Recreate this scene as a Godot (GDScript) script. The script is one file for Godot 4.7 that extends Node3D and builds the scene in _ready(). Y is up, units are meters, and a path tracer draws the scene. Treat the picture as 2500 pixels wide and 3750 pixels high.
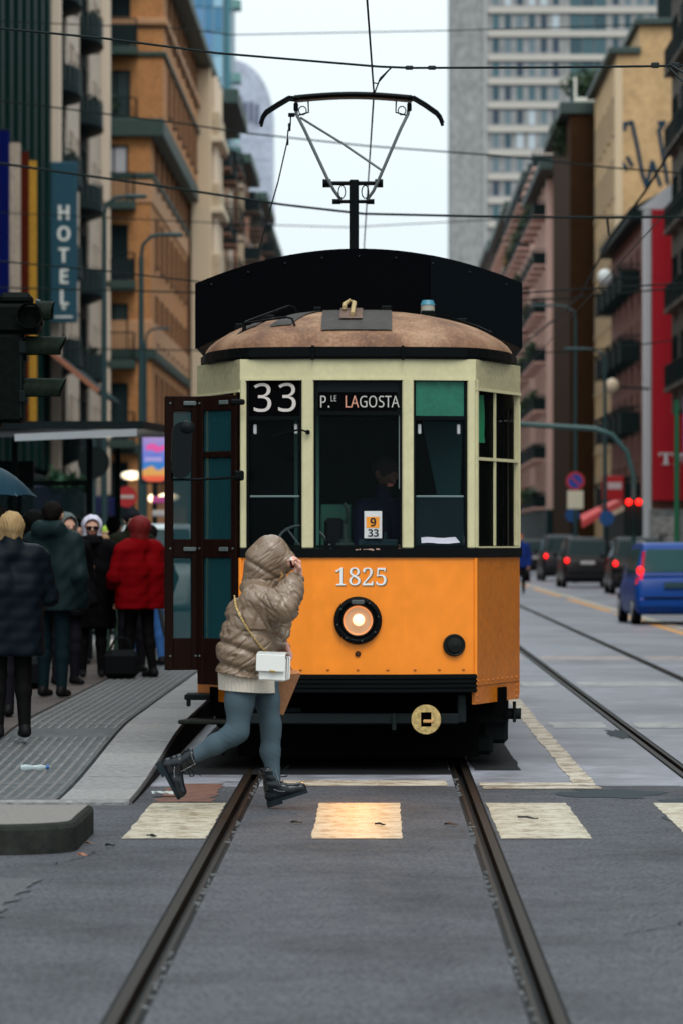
extends Node3D
# A tram at a street crossing on a wet, overcast day. Units are metres; the camera stands at x = 0, z = 0 and looks along -z.

const EYE := 1.6
const LENS := 8820.0        # focal length in units of the picture raster that the survey of the photograph used
const CX := 868.0
const CY := 1245.0
const TRACK := -0.14        # centre line of the near track
const TRACK_B := 2.835      # centre line of the far track

# ---------------------------------------------------------------- mesh builder
class MB:
	var v := PackedVector3Array()
	var n := PackedVector3Array()
	var c := PackedColorArray()
	var idx := PackedInt32Array()
	var col := Color(1, 1, 1)
	var xf := Transform3D()
	func at(t: Transform3D) -> MB:
		xf = t
		return self
	func tint(k: Color) -> MB:
		col = k
		return self
	func vert(p: Vector3, nn: Vector3) -> int:
		v.append(xf * p)
		n.append((xf.basis * nn).normalized())
		c.append(col)
		return v.size() - 1
	func tri_i(a: int, b: int, d: int) -> void:   # counter-clockwise from outside
		idx.append(a)
		idx.append(d)
		idx.append(b)
	func quad(a: Vector3, b: Vector3, d: Vector3, e: Vector3) -> void:
		var nn := (b - a).cross(d - a)
		if nn.length_squared() < 1e-16:
			nn = (d - a).cross(e - a)
		nn = nn.normalized()
		var i := vert(a, nn)
		vert(b, nn)
		vert(d, nn)
		vert(e, nn)
		tri_i(i, i + 1, i + 2)
		tri_i(i, i + 2, i + 3)
	func face_out(pts: Array, ctr: Vector3) -> void:   # a convex polygon, turned away from ctr
		var mid := Vector3.ZERO
		for p in pts:
			mid += p
		mid /= pts.size()
		var nn: Vector3 = (pts[1] - pts[0]).cross(pts[2] - pts[0]).normalized()
		var ps := pts.duplicate()
		if nn.dot(mid - ctr) < 0.0:
			ps.reverse()
			nn = -nn
		var i := v.size()
		for p in ps:
			vert(p, nn)
		for k in range(1, ps.size() - 1):
			tri_i(i, i + k, i + k + 1)
	func hexa(lo: Array, hi: Array) -> MB:   # four points below, four above, same order
		var m := Vector3.ZERO
		for p in lo:
			m += p
		for p in hi:
			m += p
		m /= float(lo.size() + hi.size())
		face_out(lo, m)
		face_out(hi, m)
		for k in lo.size():
			var k2 := (k + 1) % lo.size()
			face_out([lo[k], lo[k2], hi[k2], hi[k]], m)
		return self
	func box(m: Vector3, s: Vector3, b := Basis()) -> MB:
		var lo := []
		var hi := []
		for q in [[-1, -1], [1, -1], [1, 1], [-1, 1]]:
			lo.append(m + b * Vector3(q[0] * s.x / 2, -s.y / 2, q[1] * s.z / 2))
			hi.append(m + b * Vector3(q[0] * s.x / 2, s.y / 2, q[1] * s.z / 2))
		return hexa(lo, hi)
	func bev(m: Vector3, s: Vector3, r := 0.01, b := Basis()) -> MB:   # a box with chamfered edges
		var h := s / 2
		r = minf(r, minf(h.x, minf(h.y, h.z)) * 0.9)
		var p := {}
		for sx in [-1, 1]:
			for sy in [-1, 1]:
				for sz in [-1, 1]:
					p[[sx, sy, sz]] = [m + b * Vector3(sx * h.x, sy * (h.y - r), sz * (h.z - r)), m + b * Vector3(sx * (h.x - r), sy * h.y, sz * (h.z - r)), m + b * Vector3(sx * (h.x - r), sy * (h.y - r), sz * h.z)]
		for s1 in [-1, 1]:
			face_out([p[[s1, -1, -1]][0], p[[s1, 1, -1]][0], p[[s1, 1, 1]][0], p[[s1, -1, 1]][0]], m)
			face_out([p[[-1, s1, -1]][1], p[[1, s1, -1]][1], p[[1, s1, 1]][1], p[[-1, s1, 1]][1]], m)
			face_out([p[[-1, -1, s1]][2], p[[1, -1, s1]][2], p[[1, 1, s1]][2], p[[-1, 1, s1]][2]], m)
			for s2 in [-1, 1]:
				face_out([p[[s1, s2, -1]][0], p[[s1, s2, 1]][0], p[[s1, s2, 1]][1], p[[s1, s2, -1]][1]], m)
				face_out([p[[s1, -1, s2]][0], p[[s1, 1, s2]][0], p[[s1, 1, s2]][2], p[[s1, -1, s2]][2]], m)
				face_out([p[[-1, s1, s2]][1], p[[1, s1, s2]][1], p[[1, s1, s2]][2], p[[-1, s1, s2]][2]], m)
				for s3 in [-1, 1]:
					face_out(p[[s1, s2, s3]], m)
		return self
	func span(a: Vector3, b: Vector3) -> MB:   # a box between two corners
		return box((a + b) / 2, (b - a).abs())
	func cyl(a: Vector3, b: Vector3, ra: float, rb := -1.0, seg := 12, caps := true) -> MB:
		if rb < 0.0:
			rb = ra
		var w := (b - a).normalized()
		var u := w.cross(Vector3(0, 0, 1) if absf(w.z) < 0.9 else Vector3(1, 0, 0)).normalized()
		var t := w.cross(u)
		var i := v.size()
		var sl := (ra - rb) / maxf((b - a).length(), 1e-6)
		for k in seg + 1:
			var an := TAU * k / seg
			var d := u * cos(an) + t * sin(an)
			vert(a + d * ra, d + w * sl)
			vert(b + d * rb, d + w * sl)
		for k in seg:
			var j := i + k * 2
			tri_i(j, j + 2, j + 3)
			tri_i(j, j + 3, j + 1)
		if caps:
			for q in [[a, ra, -1.0], [b, rb, 1.0]]:
				if q[1] > 1e-5:
					var o := vert(q[0], w * q[2])
					for k in seg + 1:
						var an := TAU * k / seg
						vert(q[0] + (u * cos(an) + t * sin(an)) * q[1], w * q[2])
					for k in seg:
						if q[2] > 0.0:
							tri_i(o, o + 1 + k, o + 2 + k)
						else:
							tri_i(o, o + 2 + k, o + 1 + k)
		return self
	func tube(pts: Array, r: float, seg := 8, caps := true) -> MB:
		var rows := []
		var u := Vector3.ZERO
		for k in pts.size():
			var d: Vector3 = (pts[mini(k + 1, pts.size() - 1)] - pts[maxi(k - 1, 0)]).normalized()
			if u == Vector3.ZERO:
				u = d.cross(Vector3(0, 1, 0) if absf(d.y) < 0.9 else Vector3(1, 0, 0)).normalized()
			else:
				u = (u - d * u.dot(d)).normalized()
			var t := d.cross(u)
			var row := []
			for s in seg + 1:
				var an := TAU * s / seg
				row.append(pts[k] + (u * cos(an) + t * sin(an)) * r)
			rows.append(row)
		grid(rows)
		if caps:
			var a: Array = rows[0].slice(0, seg)
			var b: Array = rows[-1].slice(0, seg)
			face_out(a, pts[1])
			face_out(b, pts[-2])
		return self
	func lathe(prof: Array, t: Transform3D, seg := 24) -> MB:   # Vector2(radius, height) turned about t's y axis
		for k in prof.size() - 1:
			var a: Vector2 = prof[k]
			var b: Vector2 = prof[k + 1]
			var d := (b - a)
			if d.length() < 1e-6:
				continue
			var nn := Vector2(d.y, -d.x).normalized()
			var i := v.size()
			for s in seg + 1:
				var an := -TAU * s / seg
				var q := Vector3(cos(an), 0, sin(an))
				vert(t * (q * a.x + Vector3(0, a.y, 0)), t.basis * (q * nn.x + Vector3(0, nn.y, 0)))
				vert(t * (q * b.x + Vector3(0, b.y, 0)), t.basis * (q * nn.x + Vector3(0, nn.y, 0)))
			for s in seg:
				var j := i + s * 2
				tri_i(j, j + 2, j + 3)
				tri_i(j, j + 3, j + 1)
		return self
	func prism(poly: Array, t: Transform3D, depth: float) -> MB:
		var p := PackedVector2Array(poly)
		if Geometry2D.is_polygon_clockwise(p):
			p.reverse()
		var tr := Geometry2D.triangulate_polygon(p)
		for z in [depth, 0.0]:
			var nn := t.basis.z * (1.0 if z > 0.0 else -1.0)
			var i := v.size()
			for q in p:
				vert(t * Vector3(q.x, q.y, z), nn)
			for k in range(0, tr.size(), 3):
				var e := (p[tr[k + 1]] - p[tr[k]]).cross(p[tr[k + 2]] - p[tr[k]])
				if (e > 0.0) == (z > 0.0):
					tri_i(i + tr[k], i + tr[k + 1], i + tr[k + 2])
				else:
					tri_i(i + tr[k], i + tr[k + 2], i + tr[k + 1])
		for k in p.size():
			var a := p[k]
			var b := p[(k + 1) % p.size()]
			quad(t * Vector3(a.x, a.y, 0), t * Vector3(b.x, b.y, 0), t * Vector3(b.x, b.y, depth), t * Vector3(a.x, a.y, depth))
		return self
	func smooth(pv: PackedVector3Array, tr: PackedInt32Array, cols := PackedColorArray()) -> MB:   # indexed, counter-clockwise, normals shared
		var nn := PackedVector3Array()
		nn.resize(pv.size())
		for k in range(0, tr.size(), 3):
			var e := (pv[tr[k + 1]] - pv[tr[k]]).cross(pv[tr[k + 2]] - pv[tr[k]])
			nn[tr[k]] += e
			nn[tr[k + 1]] += e
			nn[tr[k + 2]] += e
		var i := v.size()
		for k in pv.size():
			if cols.size():
				col = cols[k]
			vert(pv[k], nn[k] if nn[k].length_squared() > 1e-20 else Vector3.UP)
		for k in range(0, tr.size(), 3):
			tri_i(i + tr[k], i + tr[k + 1], i + tr[k + 2])
		return self
	func grid(rows: Array, flip := false) -> MB:
		var w: int = rows[0].size()
		var pv := PackedVector3Array()
		var tr := PackedInt32Array()
		for r in rows:
			for p in r:
				pv.append(p)
		for i in rows.size() - 1:
			for j in w - 1:
				var a := i * w + j
				var q := [a, a + 1, a + w + 1, a + w]
				if flip:
					q = [a, a + w, a + w + 1, a + 1]
				tr.append_array(PackedInt32Array([q[0], q[1], q[2], q[0], q[2], q[3]]))
		# closed rings share their seam's normal
		var nn := PackedVector3Array()
		nn.resize(pv.size())
		for k in range(0, tr.size(), 3):
			var e := (pv[tr[k + 1]] - pv[tr[k]]).cross(pv[tr[k + 2]] - pv[tr[k]])
			for s in 3:
				nn[tr[k + s]] += e
		for i in rows.size():
			if pv[i * w].distance_squared_to(pv[i * w + w - 1]) < 1e-10:
				var e := nn[i * w] + nn[i * w + w - 1]
				nn[i * w] = e
				nn[i * w + w - 1] = e
		var o := v.size()
		for k in pv.size():
			vert(pv[k], nn[k] if nn[k].length_squared() > 1e-20 else Vector3.UP)
		for k in range(0, tr.size(), 3):
			tri_i(o + tr[k], o + tr[k + 1], o + tr[k + 2])
		return self
	func ball(m: Vector3, r: Vector3, seg := 12) -> MB:
		var rows := []
		for i in seg / 2 + 1:
			var row := []
			var la := PI * i / (seg / 2) - PI / 2
			for j in seg + 1:
				var lo := -TAU * j / seg
				row.append(m + Vector3(cos(la) * cos(lo) * r.x, sin(la) * r.y, cos(la) * sin(lo) * r.z))
			rows.append(row)
		return grid(rows)
	func join(o: MB) -> MB:
		var i := v.size()
		v.append_array(o.v)
		n.append_array(o.n)
		c.append_array(o.c)
		for k in o.idx:
			idx.append(i + k)
		return self
	func mesh() -> ArrayMesh:
		var a := []
		a.resize(Mesh.ARRAY_MAX)
		a[Mesh.ARRAY_VERTEX] = v
		a[Mesh.ARRAY_NORMAL] = n
		a[Mesh.ARRAY_COLOR] = c
		a[Mesh.ARRAY_INDEX] = idx
		var m := ArrayMesh.new()
		m.add_surface_from_arrays(Mesh.PRIMITIVE_TRIANGLES, a)
		return m

# ---------------------------------------------------------------- nodes
var used := {}
var rng := RandomNumberGenerator.new()

func numbered(called: String) -> String:
	if not used.has(called):
		used[called] = 0
		return called
	used[called] += 1
	return "%s_%03d" % [called, used[called]]

func thing(called: String, label: String, category: String, pos := Vector3.ZERO, turn := 0.0, group := "") -> Node3D:
	var o := Node3D.new()
	o.name = numbered(called)
	add_child(o, true)
	o.position = pos
	o.rotation.y = turn
	return tag(o, label, category, group)

func tag(o: Node3D, label: String, category: String, group := "") -> Node3D:
	o.set_meta("label", label)
	if category:
		o.set_meta("category", category)
	if group:
		o.set_meta("group", group)
	return o

func put(called: String, mesh: Mesh, m: Material, parent: Node3D, t := Transform3D()) -> MeshInstance3D:   # a part
	var o := MeshInstance3D.new()
	o.mesh = mesh
	o.material_override = m
	var i := 1
	var nm := called
	if parent.has_node(nm):
		while parent.has_node("%s_%03d" % [called, i]):
			i += 1
		nm = "%s_%03d" % [called, i]
	o.name = nm
	o.transform = t
	parent.add_child(o, true)
	return o

func solo(called: String, mesh: Mesh, m: Material, label: String, category: String, pos := Vector3.ZERO, turn := 0.0, group := "") -> MeshInstance3D:   # a thing of one mesh
	var o := MeshInstance3D.new()
	o.name = numbered(called)
	o.mesh = mesh
	o.material_override = m
	add_child(o, true)
	o.position = pos
	o.rotation.y = turn
	tag(o, label, category, group)
	return o

func struct(called: String, mesh: Mesh, m: Material, label: String) -> MeshInstance3D:   # a piece of the setting
	var o := MeshInstance3D.new()
	o.name = numbered(called)
	o.mesh = mesh
	o.material_override = m
	add_child(o, true)
	o.set_meta("kind", "structure")
	o.set_meta("label", label)
	return o

func copy(o: Node3D, called: String, label: String, pos: Vector3, turn := 0.0) -> Node3D:
	var d: Node3D = o.duplicate()
	d.name = numbered(called)
	add_child(d, true)
	d.position = pos
	d.rotation.y = turn
	d.set_meta("label", label)
	return d

func P(px: float, py: float, d: float) -> Vector3:   # a surveyed direction and distance, as a place in the street
	return Vector3((px - CX) * d / LENS, EYE + (CY - py) * d / LENS, -d)

func T(p: Vector3, ry := 0.0, rx := 0.0, rz := 0.0) -> Transform3D:
	return Transform3D(Basis.from_euler(Vector3(rx, ry, rz)), p)

# ---------------------------------------------------------------- materials
var tex := {}
var mats := {}

func noise_img(size: int, freq: float, oct: int, sd: int, kind := FastNoiseLite.TYPE_SIMPLEX_SMOOTH) -> Image:
	var f := FastNoiseLite.new()
	f.seed = sd
	f.noise_type = kind
	f.frequency = freq
	f.fractal_octaves = oct
	f.fractal_type = FastNoiseLite.FRACTAL_FBM if oct > 1 else FastNoiseLite.FRACTAL_NONE
	return f.get_seamless_image(size, size, false, false, 0.15, true)

func grey_tex(im: Image, lo: float, hi := 1.0, bias := 0.0) -> ImageTexture:   # noise as a factor on the base colour
	var w := im.get_width()
	var h := im.get_height()
	var src := im.duplicate()
	src.convert(Image.FORMAT_L8)
	var d: PackedByteArray = src.get_data()
	for k in d.size():
		var t := clampf(d[k] / 255.0 + bias, 0.0, 1.0)
		d[k] = int(255.0 * minf(1.0, pow(maxf(lerpf(lo, hi, t), 0.02), 1.0 / 2.2)))
	return ImageTexture.create_from_image(Image.create_from_data(w, h, false, Image.FORMAT_L8, d))

func raw_tex(im: Image) -> ImageTexture:
	var src: Image = im.duplicate()
	src.convert(Image.FORMAT_L8)
	return ImageTexture.create_from_image(src)

func span_tex(im: Image, lo: float, hi: float) -> ImageTexture:   # plain values between two limits, for roughness
	var src: Image = im.duplicate()
	src.convert(Image.FORMAT_L8)
	var d: PackedByteArray = src.get_data()
	for k in d.size():
		d[k] = int(255.0 * lerpf(lo, hi, d[k] / 255.0))
	return ImageTexture.create_from_image(Image.create_from_data(src.get_width(), src.get_height(), false, Image.FORMAT_L8, d))

func ramp_tex(im: Image, stops: Array) -> ImageTexture:   # noise through a colour ramp: [place, linear colour] ...
	var src: Image = im.duplicate()
	src.convert(Image.FORMAT_L8)
	var g := Gradient.new()
	g.offsets = PackedFloat32Array(stops.map(func(s): return s[0]))
	g.colors = PackedColorArray(stops.map(func(s): return s[1].linear_to_srgb()))
	var lut := []
	for k in 256:
		lut.append(g.sample(k / 255.0))
	var d := src.get_data()
	var w := src.get_width()
	var out := PackedByteArray()
	out.resize(d.size() * 3)
	for k in d.size():
		var q: Color = lut[d[k]]
		out[k * 3] = int(q.r * 255.0)
		out[k * 3 + 1] = int(q.g * 255.0)
		out[k * 3 + 2] = int(q.b * 255.0)
	return ImageTexture.create_from_image(Image.create_from_data(w, src.get_height(), false, Image.FORMAT_RGB8, out))

func mixed(a: Image, b: Image, share: float) -> Image:
	var x: Image = a.duplicate()
	var y: Image = b.duplicate()
	x.convert(Image.FORMAT_L8)
	y.convert(Image.FORMAT_L8)
	var dx := x.get_data()
	var dy := y.get_data()
	for k in dx.size():
		dx[k] = int(lerpf(dx[k], dy[k], share))
	return Image.create_from_data(x.get_width(), x.get_height(), false, Image.FORMAT_L8, dx)

func strip0() -> Image:
	var im := noise_img(512, 0.03, 3, 41)
	im.resize(512, 40, Image.INTERPOLATE_BILINEAR)
	im.resize(512, 512, Image.INTERPOLATE_CUBIC)
	return im

func make_textures() -> void:
	var low := noise_img(512, 0.008, 4, 3)
	var fine := noise_img(512, 0.16, 2, 5)
	var mid := noise_img(512, 0.03, 4, 11)
	var asphalt := mixed(fine, low, 0.38)
	var grit := mixed(fine, noise_img(512, 0.075, 2, 8), 0.55)
	tex.asphalt = grey_tex(grit, -0.55, 1.95)
	tex.patchy = grey_tex(low, 0.45, 1.35)
	tex.faint = grey_tex(mixed(strip0(), low, 0.5), 0.8, 1.06)
	tex.asphalt_raw = raw_tex(grit)
	tex.rough = span_tex(mixed(low, mid, 0.3), 0.38, 1.0)
	tex.mottle = grey_tex(mixed(mid, low, 0.5), 0.55)
	tex.grime = grey_tex(mixed(low, mid, 0.35), 0.2, 1.15)
	tex.fine = grey_tex(fine, 0.6)
	tex.fine_raw = raw_tex(fine)
	tex.mid_raw = raw_tex(mid)
	var strip := noise_img(512, 0.05, 3, 21)
	strip.resize(512, 48, Image.INTERPOLATE_BILINEAR)
	strip.resize(512, 512, Image.INTERPOLATE_CUBIC)
	tex.streak = grey_tex(mixed(strip, low, 0.3), 0.42)
	var across := noise_img(512, 0.06, 3, 22)
	across.resize(40, 512, Image.INTERPOLATE_BILINEAR)
	across.resize(512, 512, Image.INTERPOLATE_CUBIC)
	tex.across = grey_tex(mixed(across, mid, 0.4), 0.5)
	tex.stain = grey_tex(mixed(across, fine, 0.3), 0.1, 1.25)
	tex.rough_dry = span_tex(mixed(low, mid, 0.3), 0.62, 1.0)
	tex.rust = ramp_tex(mixed(mixed(low, mid, 0.3), fine, 0.25), [[0.2, Color(0.07, 0.032, 0.018)], [0.4, Color(0.14, 0.066, 0.036)], [0.52, Color(0.23, 0.118, 0.062)], [0.72, Color(0.36, 0.235, 0.145)]])
	tex.worn = ramp_tex(mixed(mixed(mid, low, 0.55), fine, 0.38), [[0.26, Color(0.13, 0.1, 0.075)], [0.38, Color(0.3, 0.22, 0.14)], [0.47, Color(0.46, 0.41, 0.32)], [0.62, Color(0.62, 0.58, 0.5)]])
	tex.worn_more = ramp_tex(mixed(mid, fine, 0.4), [[0.38, Color(0.1, 0.085, 0.075)], [0.48, Color(0.22, 0.16, 0.11)], [0.56, Color(0.55, 0.5, 0.42)], [0.75, Color(0.66, 0.63, 0.56)]])

func mat(lin: Color, rough := 0.7, o := {}) -> StandardMaterial3D:
	var key := str(lin, rough, o)
	if mats.has(key):
		return mats[key]
	var m := StandardMaterial3D.new()
	m.albedo_color = Color(lin.r, lin.g, lin.b).linear_to_srgb()
	m.roughness = rough
	m.metallic = o.get("metal", 0.0)
	m.metallic_specular = o.get("spec", 0.15 if lin.get_luminance() < 0.035 else 0.42)
	if o.has("vc"):
		m.vertex_color_use_as_albedo = true
	if o.has("tex"):
		m.albedo_texture = tex[o.tex]
	if o.has("rtex"):
		m.roughness_texture = tex[o.rtex]
		m.roughness_texture_channel = BaseMaterial3D.TEXTURE_CHANNEL_RED
	if o.has("bump"):
		m.heightmap_enabled = true
		m.heightmap_texture = tex[o.bump]
		m.heightmap_scale = o.get("bs", 0.3)
	m.uv1_triplanar = true
	if o.has("world"):
		m.uv1_world_triplanar = true
	var s: float = o.get("s", 1.0)
	m.uv1_scale = Vector3(s, s * o.get("sy", 1.0), s)
	if o.has("over"):      # a broad second pattern multiplied over the first
		m.detail_enabled = true
		m.detail_albedo = tex[o.over]
		m.detail_blend_mode = BaseMaterial3D.BLEND_MODE_MUL
		m.detail_uv_layer = BaseMaterial3D.DETAIL_UV_2
		m.uv2_triplanar = true
		m.uv2_world_triplanar = true
		m.uv2_scale = Vector3.ONE * float(o.get("os", 0.15))
	if o.has("emit"):
		m.emission_enabled = true
		m.emission = Color(o.emit.r, o.emit.g, o.emit.b).linear_to_srgb()
		m.emission_energy_multiplier = o.get("e", 1.0)
	if o.has("alpha"):
		m.transparency = BaseMaterial3D.TRANSPARENCY_ALPHA
		m.albedo_color.a = o.alpha
	if o.has("coat"):
		m.clearcoat_enabled = true
		m.clearcoat = o.coat
		m.clearcoat_roughness = 0.08
	if o.has("rim"):
		m.rim_enabled = true
		m.rim = o.rim
		m.rim_tint = 0.6
	if o.has("back"):
		m.backlight_enabled = true
		m.backlight = o.back
	mats[key] = m
	return m

func C(r: float, g: float, b: float) -> Color:
	return Color(r, g, b)

func glass(tint := 0.12) -> StandardMaterial3D:
	return mat(C(0.04, 0.07, 0.075), 0.03, {"alpha": tint, "spec": 0.1})

func text_mesh(s: String, em: float, depth := 0.004, serif := false, bold := false) -> TextMesh:
	var f := SystemFont.new()
	f.font_names = PackedStringArray(["Droid Serif" if serif else "Droid Sans"])
	f.font_weight = 700 if bold else 400
	var t := TextMesh.new()
	t.font = f
	t.text = s
	t.font_size = 64
	t.pixel_size = em / 64.0
	t.depth = depth
	t.curve_step = 1.0
	return t

# ---------------------------------------------------------------- soft bodies: round cones joined by a smooth minimum, meshed as surface nets
# a bone is [a, b, radius a, radius b, colour, takes away]
func sdf_at(bones: Array, p: Vector3, k: float) -> float:
	var f := 1e3
	for bo in bones:
		var ab: Vector3 = bo[1] - bo[0]
		var t := clampf((p - bo[0]).dot(ab) / maxf(ab.length_squared(), 1e-9), 0.0, 1.0)
		var d: float = (p - bo[0] - ab * t).length() - lerpf(bo[2], bo[3], t)
		if bo.size() > 5 and bo[5]:
			f = maxf(f, -d)
		else:
			var h := maxf(k - absf(f - d), 0.0) / k
			f = minf(f, d) - h * h * k * 0.25
	return f

func soft(mb: MB, bones: Array, cell: float, k: float, clips := [], disp = null) -> void:
	var lo := Vector3(1e6, 1e6, 1e6)
	var hi := -lo
	var pad := k * 0.5 + cell * 3.0
	for bo in bones:
		if bo.size() > 5 and bo[5]:
			continue
		var r: float = maxf(bo[2], bo[3]) + pad
		lo = lo.min(bo[0] - Vector3.ONE * r).min(bo[1] - Vector3.ONE * r)
		hi = hi.max(bo[0] + Vector3.ONE * r).max(bo[1] + Vector3.ONE * r)
	var nx := int((hi.x - lo.x) / cell) + 2
	var ny := int((hi.y - lo.y) / cell) + 2
	var nz := int((hi.z - lo.z) / cell) + 2
	var f := PackedFloat32Array()
	f.resize(nx * ny * nz)
	f.fill(1e3)
	var who := PackedByteArray()
	who.resize(nx * ny * nz)
	for bi in bones.size():
		var bo: Array = bones[bi]
		var sub: bool = bo.size() > 5 and bo[5]
		var a: Vector3 = bo[0]
		var b: Vector3 = bo[1]
		var ra: float = bo[2]
		var rb: float = bo[3]
		var ab := b - a
		var il := 1.0 / maxf(ab.length_squared(), 1e-9)
		var r := maxf(ra, rb) + pad
		var mn := ((a.min(b) - Vector3.ONE * r) - lo) / cell
		var mx := ((a.max(b) + Vector3.ONE * r) - lo) / cell
		var x0 := maxi(int(mn.x), 0)
		var x1 := mini(int(mx.x) + 1, nx - 1)
		var y0 := maxi(int(mn.y), 0)
		var y1 := mini(int(mx.y) + 1, ny - 1)
		var z0 := maxi(int(mn.z), 0)
		var z1 := mini(int(mx.z) + 1, nz - 1)
		for z in range(z0, z1 + 1):
			for y in range(y0, y1 + 1):
				var row := (z * ny + y) * nx
				for x in range(x0, x1 + 1):
					var q := Vector3(lo.x + x * cell, lo.y + y * cell, lo.z + z * cell) - a
					var t := clampf(q.dot(ab) * il, 0.0, 1.0)
					var d := (q - ab * t).length() - (ra + (rb - ra) * t)
					var i := row + x
					var g := f[i]
					if sub:
						if -d > g:
							f[i] = -d
					else:
						if d < g:
							who[i] = bi
						var h := k - absf(g - d)
						if h > 0.0:
							f[i] = minf(g, d) - h * h * 0.25 / k
						elif d < g:
							f[i] = d
	for cp in clips:
		var cn: Vector3 = cp[1].normalized()
		var cd: float = cn.dot(cp[0])
		var i := 0
		for z in nz:
			for y in ny:
				var base := cn.y * (lo.y + y * cell) + cn.z * (lo.z + z * cell) - cd + cn.x * lo.x
				for x in nx:
					if f[i] < 0.2:
						var d := base + cn.x * x * cell
						if d > f[i]:
							f[i] = d
					i += 1
	var vid := PackedInt32Array()
	vid.resize(f.size())
	vid.fill(-1)
	var pv := PackedVector3Array()
	var cols := PackedColorArray()
	var sy := nx
	var sz := nx * ny
	var off := [0, 1, sy, sy + 1, sz, sz + 1, sz + sy, sz + sy + 1]
	var near := cell * 2.0
	for z in nz - 1:
		for y in ny - 1:
			var row := (z * ny + y) * nx
			for x in nx - 1:
				var i := row + x
				if absf(f[i]) > near:
					continue
				var inside := 0
				for o in off:
					if f[i + o] < 0.0:
						inside += 1
				if inside == 0 or inside == 8:
					continue
				var s := Vector3.ZERO
				var cnt := 0.0
				for e in 12:
					var pa: int
					var pb: int
					if e < 4:
						pa = [0, 2, 4, 6][e]
						pb = pa + 1
					elif e < 8:
						pa = [0, 1, 4, 5][e - 4]
						pb = pa + 2
					else:
						pa = e - 8
						pb = pa + 4
					var fa: float = f[i + off[pa]]
					var fb: float = f[i + off[pb]]
					if (fa < 0.0) != (fb < 0.0):
						var t := fa / (fa - fb)
						var ca := Vector3(pa & 1, (pa >> 1) & 1, pa >> 2)
						var cb := Vector3(pb & 1, (pb >> 1) & 1, pb >> 2)
						s += ca.lerp(cb, t)
						cnt += 1.0
				vid[i] = pv.size()
				pv.append(lo + (Vector3(x, y, z) + s / cnt) * cell)
				cols.append(bones[who[i]][4])
	var tr := PackedInt32Array()
	for z in range(1, nz - 1):
		for y in range(1, ny - 1):
			var row := (z * ny + y) * nx
			for x in range(1, nx - 1):
				var i := row + x
				if absf(f[i]) > near:
					continue
				var ins := f[i] < 0.0
				for ax in 3:
					var st: int = [1, sy, sz][ax]
					if (f[i + st] < 0.0) == ins:
						continue
					var u: int = [sy, sz, 1][ax]
					var w: int = [sz, 1, sy][ax]
					var q := [vid[i], vid[i - u], vid[i - u - w], vid[i - w]]
					if q.min() < 0:
						continue
					if ins:
						tr.append_array(PackedInt32Array([q[0], q[1], q[2], q[0], q[2], q[3]]))
					else:
						tr.append_array(PackedInt32Array([q[0], q[2], q[1], q[0], q[3], q[2]]))
	if disp != null:
		var nn := PackedVector3Array()
		nn.resize(pv.size())
		for t in range(0, tr.size(), 3):
			var e := (pv[tr[t + 1]] - pv[tr[t]]).cross(pv[tr[t + 2]] - pv[tr[t]])
			nn[tr[t]] += e
			nn[tr[t + 1]] += e
			nn[tr[t + 2]] += e
		for t in pv.size():
			pv[t] += nn[t].normalized() * float(disp.call(pv[t], nn[t].normalized()))
	mb.smooth(pv, tr, cols)

# ---------------------------------------------------------------- the scene
func _ready() -> void:
	rng.seed = 33
	var cam := Camera3D.new()
	cam.name = "camera"
	cam.projection = Camera3D.PROJECTION_FRUSTUM
	cam.near = 0.5
	cam.far = 3000.0
	cam.size = 2.0 * 0.5 * (1176.0 / LENS)
	cam.frustum_offset = Vector2(0.5 * (784.0 - CX) / LENS, 0.5 * (CY - 1176.0) / LENS)
	cam.position = Vector3(0, EYE, 0)
	add_child(cam)
	var optics := CameraAttributesPhysical.new()
	optics.frustum_focal_length = 135.0
	optics.frustum_focus_distance = 25.0
	optics.exposure_aperture = 3.6
	var e := Environment.new()
	e.background_mode = Environment.BG_SKY
	var sm := ProceduralSkyMaterial.new()      # an overcast sky: three times as bright overhead as at the horizon
	sm.sky_horizon_color = C(0.69, 0.775, 0.81).linear_to_srgb()
	sm.sky_top_color = C(1.78, 2.02, 2.12).linear_to_srgb()
	sm.sky_curve = 0.6
	sm.sky_energy_multiplier = 1.0
	sm.ground_bottom_color = C(0.05, 0.052, 0.055).linear_to_srgb()
	sm.ground_horizon_color = C(0.08, 0.085, 0.09).linear_to_srgb()
	var sky := Sky.new()
	sky.sky_material = sm
	e.sky = sky
	e.tonemap_mode = Environment.TONE_MAPPER_LINEAR
	e.tonemap_exposure = 1.12
	e.sdfgi_enabled = true
	e.ssao_enabled = true
	e.ssil_enabled = true
	var we := WorldEnvironment.new()
	we.name = "air"
	we.environment = e
	we.camera_attributes = optics
	add_child(we)
	var sun := DirectionalLight3D.new()
	sun.name = "sun"
	sun.light_color = Color(1.0, 0.97, 0.93)
	sun.light_energy = 0.42
	sun.light_angular_distance = 25.0
	sun.shadow_enabled = true
	sun.sky_mode = DirectionalLight3D.SKY_MODE_LIGHT_ONLY
	sun.rotation_degrees = Vector3(-52, 12, 0)
	add_child(sun)

	make_textures()
	street()
	platform()
	far_city()
	near_houses()
	left_side()
	right_side()
	wires()
	tram()
	driver_and_dash()
	woman()
	bystanders()
	street_furniture()
	traffic()
	litter()

# ---------------------------------------------------------------- ground
func strip_sheet(mb: MB, x0: float, x1: float, z0: float, z1: float, y: float) -> void:
	mb.quad(Vector3(x0, y, z0), Vector3(x1, y, z0), Vector3(x1, y, z1), Vector3(x0, y, z1))

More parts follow.
